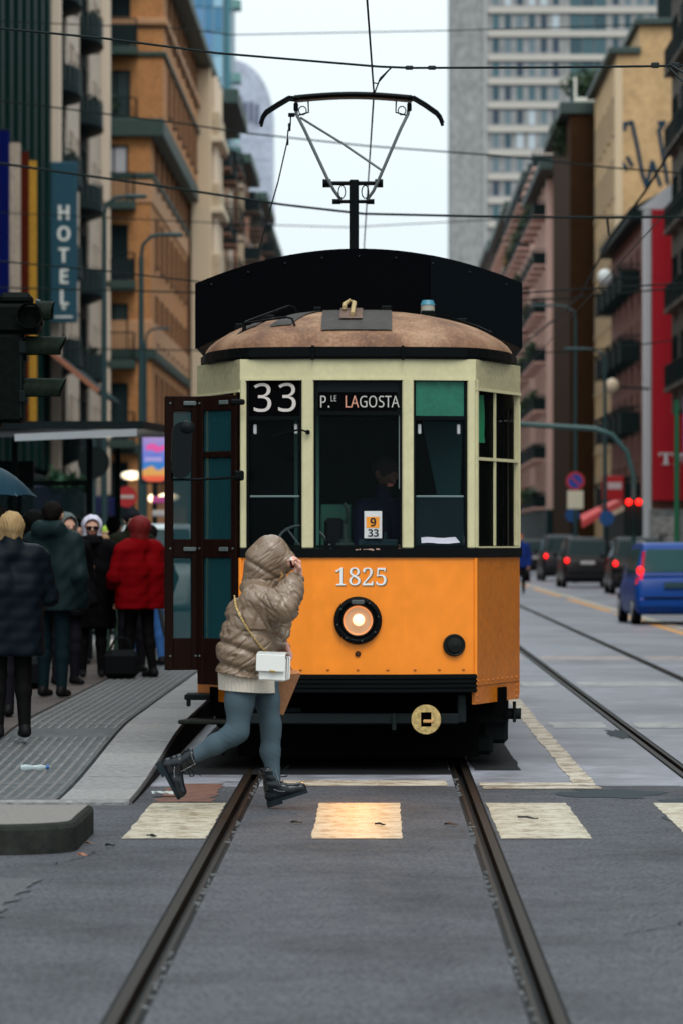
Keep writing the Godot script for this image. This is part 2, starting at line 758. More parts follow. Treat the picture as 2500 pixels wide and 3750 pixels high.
func street() -> void:
	var g := MB.new()
	strip_sheet(g, -1500, 1500, 60, -2900, -0.16)
	struct("ground", g.mesh(), mat(C(0.07, 0.072, 0.075), 0.9, {"tex": "mottle", "world": 1, "s": 0.1}), "dark ground below and beyond the street")
	# the roadway leaves a slot for each rail
	var cuts := []
	for c in [TRACK, TRACK_B]:
		for s in [-1.0, 1.0]:
			var gl: float = c + s * 0.7225
			cuts.append([minf(gl + s * 0.06, gl - s * 0.082), maxf(gl + s * 0.06, gl - s * 0.082)])
	var near := MB.new()
	var far := MB.new()
	var x := -14.0
	for k in cuts.size() + 1:
		var x1: float = cuts[k][0] if k < cuts.size() else 16.0
		for q in [[near, 6.0, -25.12], [far, -25.14, -620.0]]:
			strip_sheet(q[0], x, x1, q[1], q[2], 0.0)
			for xx in [x, x1]:
				var flip: bool = xx == x
				var a := Vector3(xx, -0.16, q[1])
				var b := Vector3(xx, -0.16, q[2])
				if flip:
					q[0].quad(b, a, a + Vector3(0, 0.16, 0), b + Vector3(0, 0.16, 0))
				else:
					q[0].quad(a, b, b + Vector3(0, 0.16, 0), a + Vector3(0, 0.16, 0))
		if k < cuts.size():
			x = cuts[k][1]
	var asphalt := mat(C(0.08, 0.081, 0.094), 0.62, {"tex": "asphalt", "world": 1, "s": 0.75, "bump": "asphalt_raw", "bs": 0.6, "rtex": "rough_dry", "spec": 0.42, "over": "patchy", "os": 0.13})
	asphalt.roughness = 1.0
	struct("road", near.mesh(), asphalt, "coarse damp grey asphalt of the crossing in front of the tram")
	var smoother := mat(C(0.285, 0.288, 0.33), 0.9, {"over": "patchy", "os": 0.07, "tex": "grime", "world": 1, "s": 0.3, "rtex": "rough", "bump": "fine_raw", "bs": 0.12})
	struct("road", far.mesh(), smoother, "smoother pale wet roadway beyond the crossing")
	# rails: head, groove, lip, and the black sealing either side
	var steel := mat(C(0.02, 0.014, 0.01), 0.5, {"spec": 0.2, "tex": "streak", "world": 1, "s": 0.9})
	var tar := mat(C(0.012, 0.013, 0.014), 0.6, {"tex": "fine", "world": 1, "s": 3.0})
	var nth := 0
	for c in [TRACK, TRACK_B]:
		for s in [-1.0, 1.0]:
			var gl: float = c + s * 0.7225
			var lab: String = ["left rail of the tram's own track, in the foreground", "right rail of the tram's own track, in the foreground", "nearer rail of the empty track on the right", "farther rail of the empty track on the right"][nth]
			nth += 1
			var r := thing("tram_rail", "grooved steel " + lab, "rail", Vector3(gl, 0, 0))
			r.set_meta("kind", "structure")
			var hd := MB.new()
			hd.hexa([Vector3(0, -0.15, 5.9), Vector3(s * 0.05, -0.15, 5.9), Vector3(s * 0.05, -0.15, -600), Vector3(0, -0.15, -600)], [Vector3(s * 0.004, 0.004, 5.9), Vector3(s * 0.046, 0.005, 5.9), Vector3(s * 0.046, 0.005, -600), Vector3(s * 0.004, 0.004, -600)])
			put("rail_head", hd.mesh(), steel, r)
			var lp := MB.new()
			lp.box(Vector3(-s * 0.049, -0.075, -297), Vector3(0.022, 0.154, 605.8))
			put("guard_lip", lp.mesh(), steel, r)
			var gr := MB.new()
			gr.box(Vector3(-s * 0.019, -0.09, -297), Vector3(0.034, 0.1, 605.8))
			put("groove_bed", gr.mesh(), tar, r)
			var se := MB.new()
			se.box(Vector3(s * 0.0555, -0.076, -297), Vector3(0.009, 0.15, 605.8))
			se.box(Vector3(-s * 0.0715, -0.077, -297), Vector3(0.021, 0.15, 605.8))
			put("sealing", se.mesh(), tar, r)
			# crumbs of grit and ice lying along the groove
			var cr := MB.new()
			var zz := -11.0
			while zz > (-26.0 if c == TRACK else -24.0):
				zz -= rng.randf_range(0.02, 0.3)
				if sin(zz * 1.7) + rng.randf() < 0.5:
					continue
				var w := rng.randf_range(0.006, 0.02)
				cr.box(Vector3(-s * rng.randf_range(0.06, 0.08), 0.001 + rng.randf() * 0.004, zz), Vector3(w * 0.7, 0.012, w * rng.randf_range(1, 2.5)), Basis(Vector3.UP, rng.randf() * 3.0))
			var crumbs := put("grit", cr.mesh(), mat(C(0.16, 0.165, 0.17), 0.5, {"tex": "mottle", "world": 1, "s": 6.0}), r)
			crumbs.set_meta("kind", "stuff")
	# white crossing stripes
	var paint := mat(C(0.78, 0.75, 0.68), 0.45, {"tex": "worn", "world": 1, "s": 0.9, "bump": "fine_raw", "bs": 0.12})
	var worn := mat(C(0.8, 0.76, 0.72), 0.55, {"tex": "worn", "world": 1, "s": 0.55, "bump": "fine_raw", "bs": 0.1})
	var places := ["left of the left rail", "between the two rails under the headlamp", "just right of the right rail", "at the right edge of the crossing", "beyond the right edge of the photo"]
	for k in 4:
		var x0 := -1.377 + 1.018 * k
		var w := 0.49 if k else 0.45
		struct("crossing_stripe", ragged(x0, x0 + w, -20.68, -23.5, 0.004).mesh(), paint, "worn white crossing stripe " + places[k])
	# thin lines round the tram's box, and the yellow edge line
	struct("road_marking", ragged(1.29, 1.43, -25.5, -39.0, 0.004, 0.012).mesh(), worn, "worn white line running along the right side of the tram")
	struct("road_marking", ragged(-0.74, 0.45, -25.16, -25.72, 0.004, 0.012).mesh(), worn, "worn yellowish bar across the track in front of the tram")
	struct("road_marking", ragged(0.67, 1.43, -25.16, -25.48, 0.004, 0.012).mesh(), worn, "worn bar from the right rail to the corner of the white line")
	struct("road_marking", ragged(0.68, 1.44, -24.86, -25.1, 0.004, 0.012).mesh(), worn, "thin worn bar just in front of the road seam, right of the rail")
	var yellow := mat(C(0.72, 0.36, 0.1), 0.7, {"tex": "mottle", "world": 1, "s": 2.0})
	for k in 6:
		var z0 := -40.0 - k * 24.0
		struct("yellow_line", ragged(5.22, 5.42, z0, z0 - (20.0 if k != 1 else 22.0), 0.004, 0.02).mesh(), yellow, "yellow lane line by the parked cars, piece %s from the front" % ["first", "second", "third", "fourth", "fifth", "sixth"][k])
	struct("road_marking", ragged(5.5, 5.68, -60, -150, 0.004, 0.02).mesh(), paint, "white line beside the yellow lane line")
	for k in 3:
		struct("road_patch", ragged(1.5 + k * 0.1, 1.98, -33.0 - k * 9.5, -34.1 - k * 9.8, 0.003, 0.02).join(ragged(2.23, 3.43, -33.0 - k * 9.5, -34.1 - k * 9.8, 0.003, 0.02)).join(ragged(3.69, 4.9, -33.0 - k * 9.5, -34.1 - k * 9.8, 0.003, 0.02)).mesh(), mat(C(0.34, 0.33, 0.33).lerp(C(0.36, 0.25, 0.22), 0.6 if k == 2 else 0.0), 0.5, {"tex": "grime", "world": 1, "s": 0.6}), "paler repair band across the far track, %s from the crossing" % ["first", "second", "third"][k])
	var dark := mat(C(0.03, 0.036, 0.038), 0.35, {"tex": "mottle", "world": 1, "s": 2.0})
	struct("road_seam", ragged(0.68, 1.98, -25.105, -25.15, 0.005, 0.008).join(ragged(2.23, 3.43, -25.105, -25.15, 0.005, 0.008)).join(ragged(3.69, 9.0, -25.105, -25.15, 0.005, 0.008)).mesh(), dark, "black seam in the road right of the tram")
	for q in [[1.5, -24.4, 0.36, 0.3, "by the corner of the white line"], [1.95, -23.6, 0.3, 0.26, "by the rightmost stripe"], [1.85, -22.2, 0.2, 0.35, "left of the rightmost stripe"], [2.0, -32.0, 0.12, 0.5, "beside the far track"]]:
		struct("wet_stain", blot(q[0], q[1], q[2], q[3], 0.003).mesh(), mat(C(0.03, 0.04, 0.045), 0.7, {"spec": 0.2}), "dark damp stain on the road " + q[4])
	struct("road_patch", ragged(-1.36, -1.02, -23.6, -25.4, 0.003, 0.03).mesh(), mat(C(0.19, 0.085, 0.06), 0.8, {"tex": "grime", "world": 1, "s": 1.2}), "reddish worn patch of road by the kerb under the trailing boot")
	struct("road_patch", ragged(-3.2, -1.62, -12.0, -18.2, 0.006, 0.04).mesh(), mat(C(0.085, 0.085, 0.092), 0.75, {"tex": "asphalt", "world": 1, "s": 0.8}), "darker asphalt patch in the lower left corner")
	struct("painted_tram_shade", ragged(-1.4, 0.5, -26.4, -44.0, 0.003, 0.01).mesh(), mat(C(0.018, 0.018, 0.019), 0.8, {"tex": "mottle", "world": 1, "s": 1.0}), "shade under the tram painted black on the road along its own track")  # the shade under the tram, painted on the road as a black sheet
	struct("painted_tram_shade", ragged(0.668, 1.0, -26.9, -44.0, 0.003, 0.01).mesh(), mat(C(0.03, 0.031, 0.034), 0.8, {"tex": "mottle", "world": 1, "s": 1.0}), "shade of the tram painted dark on the road right of its right rail")  # tram shade beside the rail, painted as another dark sheet
	var crack := mat(C(0.02, 0.021, 0.023), 0.8)
	for k in 6:
		var cm := MB.new()
		var cp := Vector3([-2.1, 0.1, 1.35, 1.9, -1.6, 1.0][k], 0.004, [-17.6, -18.4, -19.6, -21.4, -19.0, -15.6][k])
		var dir := Vector3([0.6, 1.0, 0.9, 0.7, 0.25, 0.5][k], 0, [-0.5, 0.12, -0.3, 0.6, -1.0, -0.9][k]).normalized()
		for j in 14:
			var np := cp + dir.rotated(Vector3.UP, rng.randf_range(-0.7, 0.7)) * rng.randf_range(0.03, 0.09)
			var sd := (np - cp).cross(Vector3.UP).normalized() * rng.randf_range(0.002, 0.006)
			cm.quad(cp - sd, cp + sd, np + sd, np - sd)
			cp = np
		struct("road_crack", cm.mesh(), crack, "thin dark crack in the asphalt " + ["at the lower left", "between the rails in the foreground", "right of the right rail", "by the right crossing stripe", "near the kerb island", "low down right of the right rail"][k])
	# pavements along the buildings
	for q in [[-9.4, -14.0, "left"], [9.2, 16.0, "right"]]:
		var pv := MB.new()
		pv.span(Vector3(q[0], -0.15, -30.0), Vector3(q[1], 0.13, -420.0))
		struct("pavement", pv.mesh(), mat(C(0.14, 0.14, 0.145), 0.7, {"tex": "grime", "world": 1, "s": 0.4}), "raised pavement along the %s row of buildings" % q[2])

func ragged(x0: float, x1: float, z0: float, z1: float, y: float, j := 0.006) -> MB:   # a painted patch with slightly uneven edges, divided along its length
	var mb := MB.new()
	var steps := clampi(int(absf(z1 - z0) / 0.12), 4, 60)
	var wide := clampi(int(absf(x1 - x0) / 0.1), 2, 24)
	var tops := []
	for i in wide + 1:
		tops.append([rng.randf_range(-j, j), rng.randf_range(-j, j)])
	var pv := PackedVector3Array()
	var tr := PackedInt32Array()
	for k in steps + 1:
		var e0 := rng.randf_range(-j, j)
		var e1 := rng.randf_range(-j, j)
		for i in wide + 1:
			var u := float(i) / wide
			var zz := lerpf(z0, z1, float(k) / steps)
			if k == 0:
				zz += tops[i][0]
			elif k == steps:
				zz += tops[i][1]
			pv.append(Vector3(lerpf(x0 + e0, x1 + e1, u), y, zz))
	for k in steps:
		for i in wide:
			var a := k * (wide + 1) + i
			tr.append_array(PackedInt32Array([a, a + 1, a + wide + 2, a, a + wide + 2, a + wide + 1]))
	return mb.smooth(pv, tr)

func blot(x: float, z: float, rx: float, rz: float, y: float) -> MB:
	var mb := MB.new()
	var pts := []
	for k in 22:
		var r := 0.6 + 0.5 * rng.randf()
		pts.append(Vector3(x + cos(TAU * k / 22) * rx * r, y, z - sin(TAU * k / 22) * rz * r * 1.6))
	var pv := PackedVector3Array([Vector3(x, y, z)])
	var tr := PackedInt32Array()
	for k in 22:
		pv.append(pts[k])
	for k in 22:
		tr.append_array(PackedInt32Array([0, k + 1, (k + 1) % 22 + 1]))
	return mb.smooth(pv, tr)

func ramp_h(d: float) -> float:   # height of the platform: it dips to the road at the crossing
	return lerpf(0.03, 0.2, smoothstep(23.4, 30.5, d))

func platform() -> void:
	var o := thing("tram_platform", "low tram stop platform with pale kerb and tactile paving on the left", "platform", Vector3(0, 0, 0))
	o.set_meta("kind", "structure")
	var base := MB.new()
	for k in 24:
		var d0 := 23.42 + (0.55 * k if k < 14 else 7.7 + (k - 14) * 5.0)
		var d1 := 23.42 + (0.55 * (k + 1) if k < 13 else 7.7 + (k - 13) * 5.0)
		base.hexa([Vector3(-5.4, -0.15, -d0), Vector3(-1.56, -0.15, -d0), Vector3(-1.56, -0.15, -d1), Vector3(-5.4, -0.15, -d1)], [Vector3(-5.4, ramp_h(d0) - 0.03, -d0), Vector3(-1.56, ramp_h(d0) - 0.03, -d0), Vector3(-1.56, ramp_h(d1) - 0.03, -d1), Vector3(-5.4, ramp_h(d1) - 0.03, -d1)])
	put("platform_base", base.mesh(), mat(C(0.05, 0.05, 0.05), 0.9), o)
	var stone := [mat(C(0.3, 0.29, 0.29), 0.65, {"tex": "stain", "world": 1, "s": 0.9}), mat(C(0.28, 0.27, 0.27), 0.65, {"tex": "stain", "world": 1, "s": 0.7}), mat(C(0.32, 0.31, 0.3), 0.65, {"tex": "stain", "world": 1, "s": 1.1})]
	var brick := [mat(C(0.1, 0.078, 0.07), 0.7, {"tex": "stain", "world": 1, "s": 1.4}), mat(C(0.085, 0.067, 0.062), 0.7, {"tex": "stain", "world": 1, "s": 1.6})]
	var slab := [mat(C(0.1, 0.105, 0.11), 0.7, {"tex": "grime", "world": 1, "s": 1.1}), mat(C(0.085, 0.095, 0.1), 0.7, {"tex": "grime", "world": 1, "s": 1.3})]
	var ribm := mat(C(0.19, 0.185, 0.185), 0.7, {"tex": "grime", "world": 1, "s": 1.6})
	var ribl := mat(C(0.11, 0.12, 0.125), 0.6, {"tex": "grime", "world": 1, "s": 1.6})
	# a column of slabs: x range, slab length, materials, name; each slab tilts with the ramp
	for q in [[-1.94, -1.5, 0.9, stone, "kerb_stone", 24.0], [-2.76, -1.95, 0.405, slab, "tactile_slab", 21.0], [-3.62, -2.77, 0.82, brick, "paving_slab", 22.0], [-4.4, -3.63, 0.405, slab, "tactile_slab", 21.0], [-5.3, -4.41, 1.2, brick, "paving_slab", 20.0]]:
		var d := 23.42
		var k := 0
		while d < 23.42 + q[5]:
			var d1: float = d + q[2]
			var mb := MB.new()
			var g := 0.006
			var dy := rng.randf_range(-0.0015, 0.0015)
			var h0 := ramp_h(d + g) + dy
			var h1 := ramp_h(d1 - g) + dy
			var xa: float = q[0] + g * 0.5
			var xb: float = q[1] - g * 0.5
			mb.hexa([Vector3(xa, h0 - 0.2 if q[4] == "kerb_stone" else h0 - 0.05, -d - g), Vector3(xb, h0 - 0.2 if q[4] == "kerb_stone" else h0 - 0.05, -d - g), Vector3(xb, h1 - 0.22 if q[4] == "kerb_stone" else h1 - 0.05, -d1 + g), Vector3(xa, h1 - 0.22 if q[4] == "kerb_stone" else h1 - 0.05, -d1 + g)], [Vector3(xa, h0, -d - g), Vector3(xb - 0.012, h0, -d - g), Vector3(xb - 0.012, h1, -d1 + g), Vector3(xa, h1, -d1 + g)])
			put(q[4], mb.mesh(), q[3][rng.randi() % q[3].size()], o)
			d = d1
			k += 1
		if q[4] == "kerb_stone":
			var bm := MB.new()      # beyond that, one long run
			bm.span(Vector3(q[0], 0.0, -d), Vector3(q[1], 0.2, -84))
			put("kerb_run", bm.mesh(), q[3][0], o)
		else:
			var bm2 := MB.new()
			bm2.span(Vector3(q[0], 0.1, -d), Vector3(q[1], 0.2, -84))
			put("paving_run", bm2.mesh(), q[3][0], o)
	# the raised bars of the two tactile bands
	for q in [[-2.76, -1.95, ribm, 11], [-4.4, -3.63, ribl, 9]]:
		var bars := MB.new()
		var d := 23.5
		while d < 42.0:
			if not (d > 28.1 and d < 28.9):
				for k in q[3]:
					var bx: float = lerpf(q[0] + 0.05, q[1] - 0.05, float(k) / (q[3] - 1))
					var bl := 0.34 if d > 25.9 else 0.055
					var h0 := ramp_h(d)
					var h1 := ramp_h(d + bl)
					bars.hexa([Vector3(bx - 0.02, h0 - 0.01, -d), Vector3(bx + 0.02, h0 - 0.01, -d), Vector3(bx + 0.02, h1 - 0.01, -d - bl), Vector3(bx - 0.02, h1 - 0.01, -d - bl)], [Vector3(bx - 0.013, h0 + 0.006, -d - 0.006), Vector3(bx + 0.013, h0 + 0.006, -d - 0.006), Vector3(bx + 0.013, h1 + 0.006, -d - bl + 0.006), Vector3(bx - 0.013, h1 + 0.006, -d - bl + 0.006)])
			d += 0.405 if d > 25.9 else 0.1
		var b := put("tactile_bars", bars.mesh(), q[2], o)
		b.set_meta("kind", "stuff")
	var kf := MB.new()      # tram shade on the upright side of the kerb, painted as a dark strip
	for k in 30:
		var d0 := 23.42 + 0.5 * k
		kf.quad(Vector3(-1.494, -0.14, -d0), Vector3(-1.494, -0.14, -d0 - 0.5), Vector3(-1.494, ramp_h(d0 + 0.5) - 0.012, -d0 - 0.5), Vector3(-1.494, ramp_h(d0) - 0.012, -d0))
	put("kerb_painted_shade", kf.mesh(), mat(C(0.02, 0.02, 0.018), 0.9, {"tex": "grime", "world": 1, "s": 1.5}), o)
	# front edging
	var fe := MB.new()
	fe.bev(Vector3(-3.4, -0.06, -23.37), Vector3(3.78, 0.18, 0.09), 0.012)
	put("front_edging", fe.mesh(), stone[1], o)
	# the refuge island in the corner: kerb stones with a rounded end
	var isl := thing("kerb_island", "rounded concrete kerb island at the lower left edge", "kerb", Vector3(0, 0, 0))
	isl.set_meta("kind", "structure")
	var outline := []
	outline.append(Vector2(-4.0, 21.1))
	outline.append(Vector2(-1.56, 21.1))
	outline.append(Vector2(-1.56, 20.3))
	for k in 7:
		var a := PI / 2 * k / 6.0
		outline.append(Vector2(-1.98 + cos(a) * 0.42, 19.72 - sin(a) * 0.32 + 0.2))
	outline.append(Vector2(-4.0, 19.6))
	var cut_at := [-4.0, -2.62, -2.02, -1.56]
	var conc := mat(C(0.032, 0.034, 0.03), 0.85, {"tex": "grime", "world": 1, "s": 1.5, "bump": "fine_raw", "bs": 0.25})
	var prof := [[0.0, -0.1], [0.0, 0.125], [0.012, 0.147], [0.035, 0.157]]
	var rows := []
	for pr in prof:
		var row := []
		for k in outline.size():
			var p: Vector2 = outline[k]
			var cxy := Vector2(-2.6, 20.4)
			var dirv := (cxy - p).normalized()
			row.append(Vector3(p.x + dirv.x * pr[0], pr[1], -(p.y + dirv.y * pr[0])))
		row.append(row[0])
		rows.append(row)
	var im := MB.new()
	for r in rows.size() - 1:
		for k in outline.size():
			im.face_out([rows[r][k], rows[r][k + 1], rows[r + 1][k + 1], rows[r + 1][k]], Vector3(-2.6, 0.0, -20.4))
	put("kerb_body", im.mesh(), conc, isl)
	var tops := [[-4.0, -2.66, "top_slab"], [-2.65, -2.1, "top_slab"]]
	var topm := MB.new()
	var poly := []
	for p in outline:
		var dirv: Vector2 = (Vector2(-2.6, 20.4) - p).normalized() * 0.036
		poly.append(Vector2(p.x + dirv.x, -(p.y + dirv.y)))
	topm.prism(poly.map(func(p): return Vector2(p.x, -p.y)), Transform3D(Basis(Vector3(1, 0, 0), Vector3(0, 0, -1), Vector3(0, 1, 0)), Vector3(0, 0.108, 0)), 0.05)
	put("kerb_top", topm.mesh(), mat(C(0.22, 0.2, 0.185), 0.8, {"tex": "across", "world": 1, "s": 1.3, "bump": "fine_raw", "bs": 0.25}), isl)
	var teal := MB.new()
	teal.hexa([Vector3(-4.0, 0.155, -19.95), Vector3(-2.2, 0.155, -20.5), Vector3(-2.05, 0.155, -20.85), Vector3(-4.0, 0.155, -20.85)], [Vector3(-4.0, 0.162, -19.95), Vector3(-2.2, 0.162, -20.5), Vector3(-2.05, 0.162, -20.85), Vector3(-4.0, 0.162, -20.85)])
	put("inset_panel", teal.mesh(), mat(C(0.05, 0.075, 0.08), 0.6, {"tex": "grime", "world": 1, "s": 1.6}), isl)
	for k in 3:
		var jt := MB.new()
		var jx: float = [-1.78, -2.0, -2.5][k]
		jt.box(Vector3(jx, 0.04, [-19.72, -19.61, -19.57][k]), Vector3(0.008, 0.19, 0.03), Basis(Vector3.UP, [0.75, 0.4, 0.0][k]))
		put("joint", jt.mesh(), mat(C(0.03, 0.03, 0.03), 0.9), isl)

# ---------------------------------------------------------------- buildings
# a facade's own axes: x along it, y up, z out towards the street
func block(called: String, label: String, pos: Vector3, turn: float, w: float, h: float, deep: float, m: Material, category := "building") -> Node3D:
	var o := thing(called, label, category, pos, turn)
	var mb := MB.new()
	mb.span(Vector3(0, -0.2, -deep), Vector3(w, h, 0))
	put("wall", mb.mesh(), m, o)
	return o

var shared := {}
func window_meshes(w: float, h: float, bars := 1, t := 0.07) -> Array:
	var key := str(w, "_", h, "_", bars, "_", t)
	if not shared.has(key):
		var f := MB.new()
		f.span(Vector3(-w / 2 - t, -t, 0), Vector3(-w / 2, h + t, 0.09))
		f.span(Vector3(w / 2, -t, 0), Vector3(w / 2 + t, h + t, 0.09))
		f.span(Vector3(-w / 2, h, 0), Vector3(w / 2, h + t, 0.09))
		f.span(Vector3(-w / 2 - 0.06, -t - 0.04, 0), Vector3(w / 2 + 0.06, 0, 0.14))
		for k in bars:
			var x := -w / 2 + w * (k + 1) / (bars + 1)
			f.span(Vector3(x - 0.03, 0, 0.015), Vector3(x + 0.03, h, 0.06))
		var p := MB.new()
		p.span(Vector3(-w / 2, 0, 0.005), Vector3(w / 2, h, 0.02))
		shared[key] = [f.mesh(), p.mesh()]
	return shared[key]

func window(o: Node3D, x: float, y: float, w: float, h: float, fm: Material, pm: Material, bars := 1, z := 0.0, turn := 0.0) -> void:
	var ms := window_meshes(w, h, bars)
	var f := put("window", ms[0], fm, o, T(Vector3(x, y, z), turn))
	put("pane", ms[1], pm, f)

func railing_mesh(w: float, d: float, h: float, solid := false) -> ArrayMesh:
	var key := str("rail", w, d, h, solid)
	if not shared.has(key):
		var mb := MB.new()
		var pts := [Vector3(-w / 2, 0, 0), Vector3(-w / 2, 0, d), Vector3(w / 2, 0, d), Vector3(w / 2, 0, 0)]
		for k in 3:
			var a: Vector3 = pts[k]
			var b: Vector3 = pts[k + 1]
			mb.cyl(a + Vector3(0, h, 0), b + Vector3(0, h, 0), 0.03, 0.03, 6)
			mb.cyl(a + Vector3(0, 0.08, 0), b + Vector3(0, 0.08, 0), 0.02, 0.02, 5)
			var nb := int((b - a).length() / 0.12)
			for i in nb + 1:
				var p := a.lerp(b, float(i) / maxi(nb, 1))
				mb.box(p + Vector3(0, h / 2, 0), Vector3(0.022, h, 0.022))
			if solid:
				mb.box((a + b) / 2 + Vector3(0, h * 0.45, 0), Vector3(absf(b.x - a.x) + 0.02, h * 0.7, absf(b.z - a.z) + 0.02))
		shared[key] = mb.mesh()
	return shared[key]

func balcony(o: Node3D, x: float, y: float, w: float, d: float, slab_m: Material, rail_m: Material, solid := false, th := 0.16) -> void:
	var key := str("slab", w, d, th)
	if not shared.has(key):
		var mb := MB.new()
		mb.bev(Vector3(0, -th / 2, d / 2), Vector3(w + 0.1, th, d + 0.08), 0.02)
		shared[key] = mb.mesh()
	var b := put("balcony", shared[key], slab_m, o, T(Vector3(x, y, 0)))
	put("railing", railing_mesh(w, d, 1.0, solid), rail_m, b)

func ledge(o: Node3D, called: String, a: Vector3, b: Vector3, m: Material) -> void:
	var mb := MB.new()
	mb.bev((a + b) / 2, (b - a).abs(), 0.04)
	put(called, mb.mesh(), m, o)

func leaf_mass(m: Vector3, r: Vector3, count: int, size: float) -> ArrayMesh:
	var mb := MB.new()
	for k in count:
		var p := Vector3(rng.randfn(), rng.randfn(), rng.randfn()).normalized() * pow(rng.randf(), 0.4)
		p *= 0.75 + 0.35 * sin(p.x * 5.0 + p.y * 4.0) * cos(p.z * 5.0)
		var q := m + p * r
		var b := Basis.from_euler(Vector3(rng.randf() * TAU, rng.randf() * TAU, rng.randf() * TAU))
		var s := size * rng.randf_range(0.6, 1.3)
		var shade := rng.randf_range(0.5, 1.4)
		mb.col = Color(shade, shade * rng.randf_range(0.9, 1.1), shade)
		mb.quad(q - b.x * s, q - b.y * s * 0.45, q + b.x * s, q + b.y * s * 0.45)
	return mb.mesh()

func leaf_mat() -> Material:
	return mat(C(0.035, 0.07, 0.03), 0.6, {"vc": 1, "back": Color(0.1, 0.2, 0.06)})

func far_city() -> void:
	# the grey office tower on the right
	var d := 548.0
	var s := LENS / d
	var conc := mat(C(0.36, 0.36, 0.355), 0.8, {"tex": "streak", "s": 0.03})
	var o := block("office_tower", "tall grey concrete office tower rising behind the right side of the street", Vector3(10.25, 0, -d), 0.0, 36.0, 92.0, 18.0, conc)
	var band := mat(C(0.44, 0.41, 0.37), 0.7)
	var wf := mat(C(0.34, 0.33, 0.35), 0.6)
	var panes := [mat(C(0.03, 0.07, 0.09), 0.15), mat(C(0.05, 0.11, 0.13), 0.12), mat(C(0.12, 0.17, 0.19), 0.3), mat(C(0.03, 0.05, 0.075), 0.15), mat(C(0.42, 0.48, 0.52), 0.4)]
	var fl := 54.75 / s
	for k in 16:
		var y: float = EYE + (CY - 16.0) / s - fl * k + fl * 3
		if y > 90.0 or y < 28.0:
			continue
		ledge(o, "spandrel", Vector3(5.3, y - 0.9, -0.1), Vector3(35.8, y, 0.35), band)
		for i in 17:
			var x := 6.5 + i * 1.71
			if i in [6, 7, 8, 9]:
				if i == 6:
					for j in 3:
						window(o, 17.9 + j * 1.75, y - fl + 0.1, 1.5, fl - 1.1, mat(C(0.05, 0.08, 0.09), 0.5), panes[rng.randi() % 2], 1)
				continue
			window(o, x, y - fl + 0.25, 0.95, fl - 1.3, wf, panes[4] if rng.randf() < 0.1 else panes[rng.randi() % 4], 0)
	var edge := MB.new()
	for k in 20:
		edge.span(Vector3(0.0, 30.0 + k * fl, 0.0), Vector3(4.6, 30.06 + k * fl, 0.02))
	put("joint_lines", edge.mesh(), mat(C(0.3, 0.3, 0.3), 0.8), o)
	ledge(o, "corner_fin", Vector3(4.75, 20, -0.1), Vector3(5.15, 92, 0.4), mat(C(0.36, 0.36, 0.36), 0.8))
	# left: the blue glass tower and the rounded one behind it
	var gl := [mat(C(0.12, 0.29, 0.42), 0.2), mat(C(0.06, 0.19, 0.32), 0.2), mat(C(0.28, 0.47, 0.58), 0.2), mat(C(0.11, 0.24, 0.42), 0.2)]
	var g := block("glass_tower", "blue green glass tower with a grid of panes behind the orange house", Vector3(-34.0, 0, -600), 0.0, 11.0, 118.0, 20.0, mat(C(0.05, 0.12, 0.16), 0.4))
	var px := MB.new()
	px.span(Vector3(-0.68, -1.75, 0), Vector3(0.68, 1.75, 0.12))
	var pmesh := px.mesh()
	for r in 17:
		for i in 6:
			var mi := rng.randi() % 4
			if r % 4 == 1:
				mi = [0, 1, 1, 3][rng.randi() % 4]
			put("glass_panel", pmesh, gl[mi], g, T(Vector3(1.6 + i * 1.5, 50.0 + r * 3.7, 0.0)))
	var mul := MB.new()
	for i in 8:
		mul.span(Vector3(0.8 + i * 1.5, 20, 0), Vector3(0.92 + i * 1.5, 118, 0.3))
	put("mullions", mul.mesh(), mat(C(0.25, 0.36, 0.42), 0.4), g)
	ledge(g, "corner_column", Vector3(10.3, 10, -0.2), Vector3(11.0, 118, 0.45), mat(C(0.05, 0.17, 0.21), 0.4))
	for k in 4:
		ledge(g, "terrace", Vector3(10.9, 62.0 + k * 11.5, -4.0), Vector3(12.6, 63.4 + k * 11.5, 0.2), mat(C(0.12, 0.25, 0.24), 0.5))
	var rt := thing("round_tower", "pale tower with a rounded top and dark letters near its crown", "building", Vector3(-24.5, 0, -640))
	var wallm := mat(C(0.6, 0.65, 0.78), 0.5, {"tex": "mottle", "s": 0.05})
	var pts := []
	pts.append(Vector2(-3, 0))
	pts.append(Vector2(6.9, 0))
	for k in 9:
		var t := k / 8.0
		pts.append(Vector2(6.9 - 6.4 * pow(t, 1.7) - 3.5 * t * t * 0.3, 73.5 + 8.6 * sin(t * PI / 2)))
	pts.append(Vector2(-3, 82.4))
	var mb := MB.new()
	mb.prism(pts, T(Vector3(0, 0, -14)), 14.0)
	put("wall", mb.mesh(), wallm, rt)
	var strokes := MB.new()
	for k in 5:
		var sx := 0.6 + k * 0.95
		strokes.box(Vector3(sx, 74.6 - k * 0.42, 0.15), Vector3(0.55, 3.4 if k != 2 else 2.4, 0.3))
	put("dark_letters", strokes.mesh(), mat(C(0.12, 0.14, 0.22), 0.6), rt)
	for k in 10:
		ledge(rt, "glass_strip", Vector3(-2.2, 24.0 + k * 4.9, 0), Vector3(rng.randf_range(-0.4, 1.6), 25.8 + k * 4.9, 0.2), mat(C(0.45, 0.75, 0.72), 0.25))
	for k in 16:
		ledge(rt, "floor_line", Vector3(-2.6, 22.0 + k * 3.1, 0), Vector3(6.7, 22.1 + k * 3.1, 0.09), mat(C(0.5, 0.54, 0.66), 0.6))
	ledge(rt, "glass_column", Vector3(-2.6, 42, 0), Vector3(-1.7, 68, 0.3), mat(C(0.06, 0.2, 0.22), 0.3))

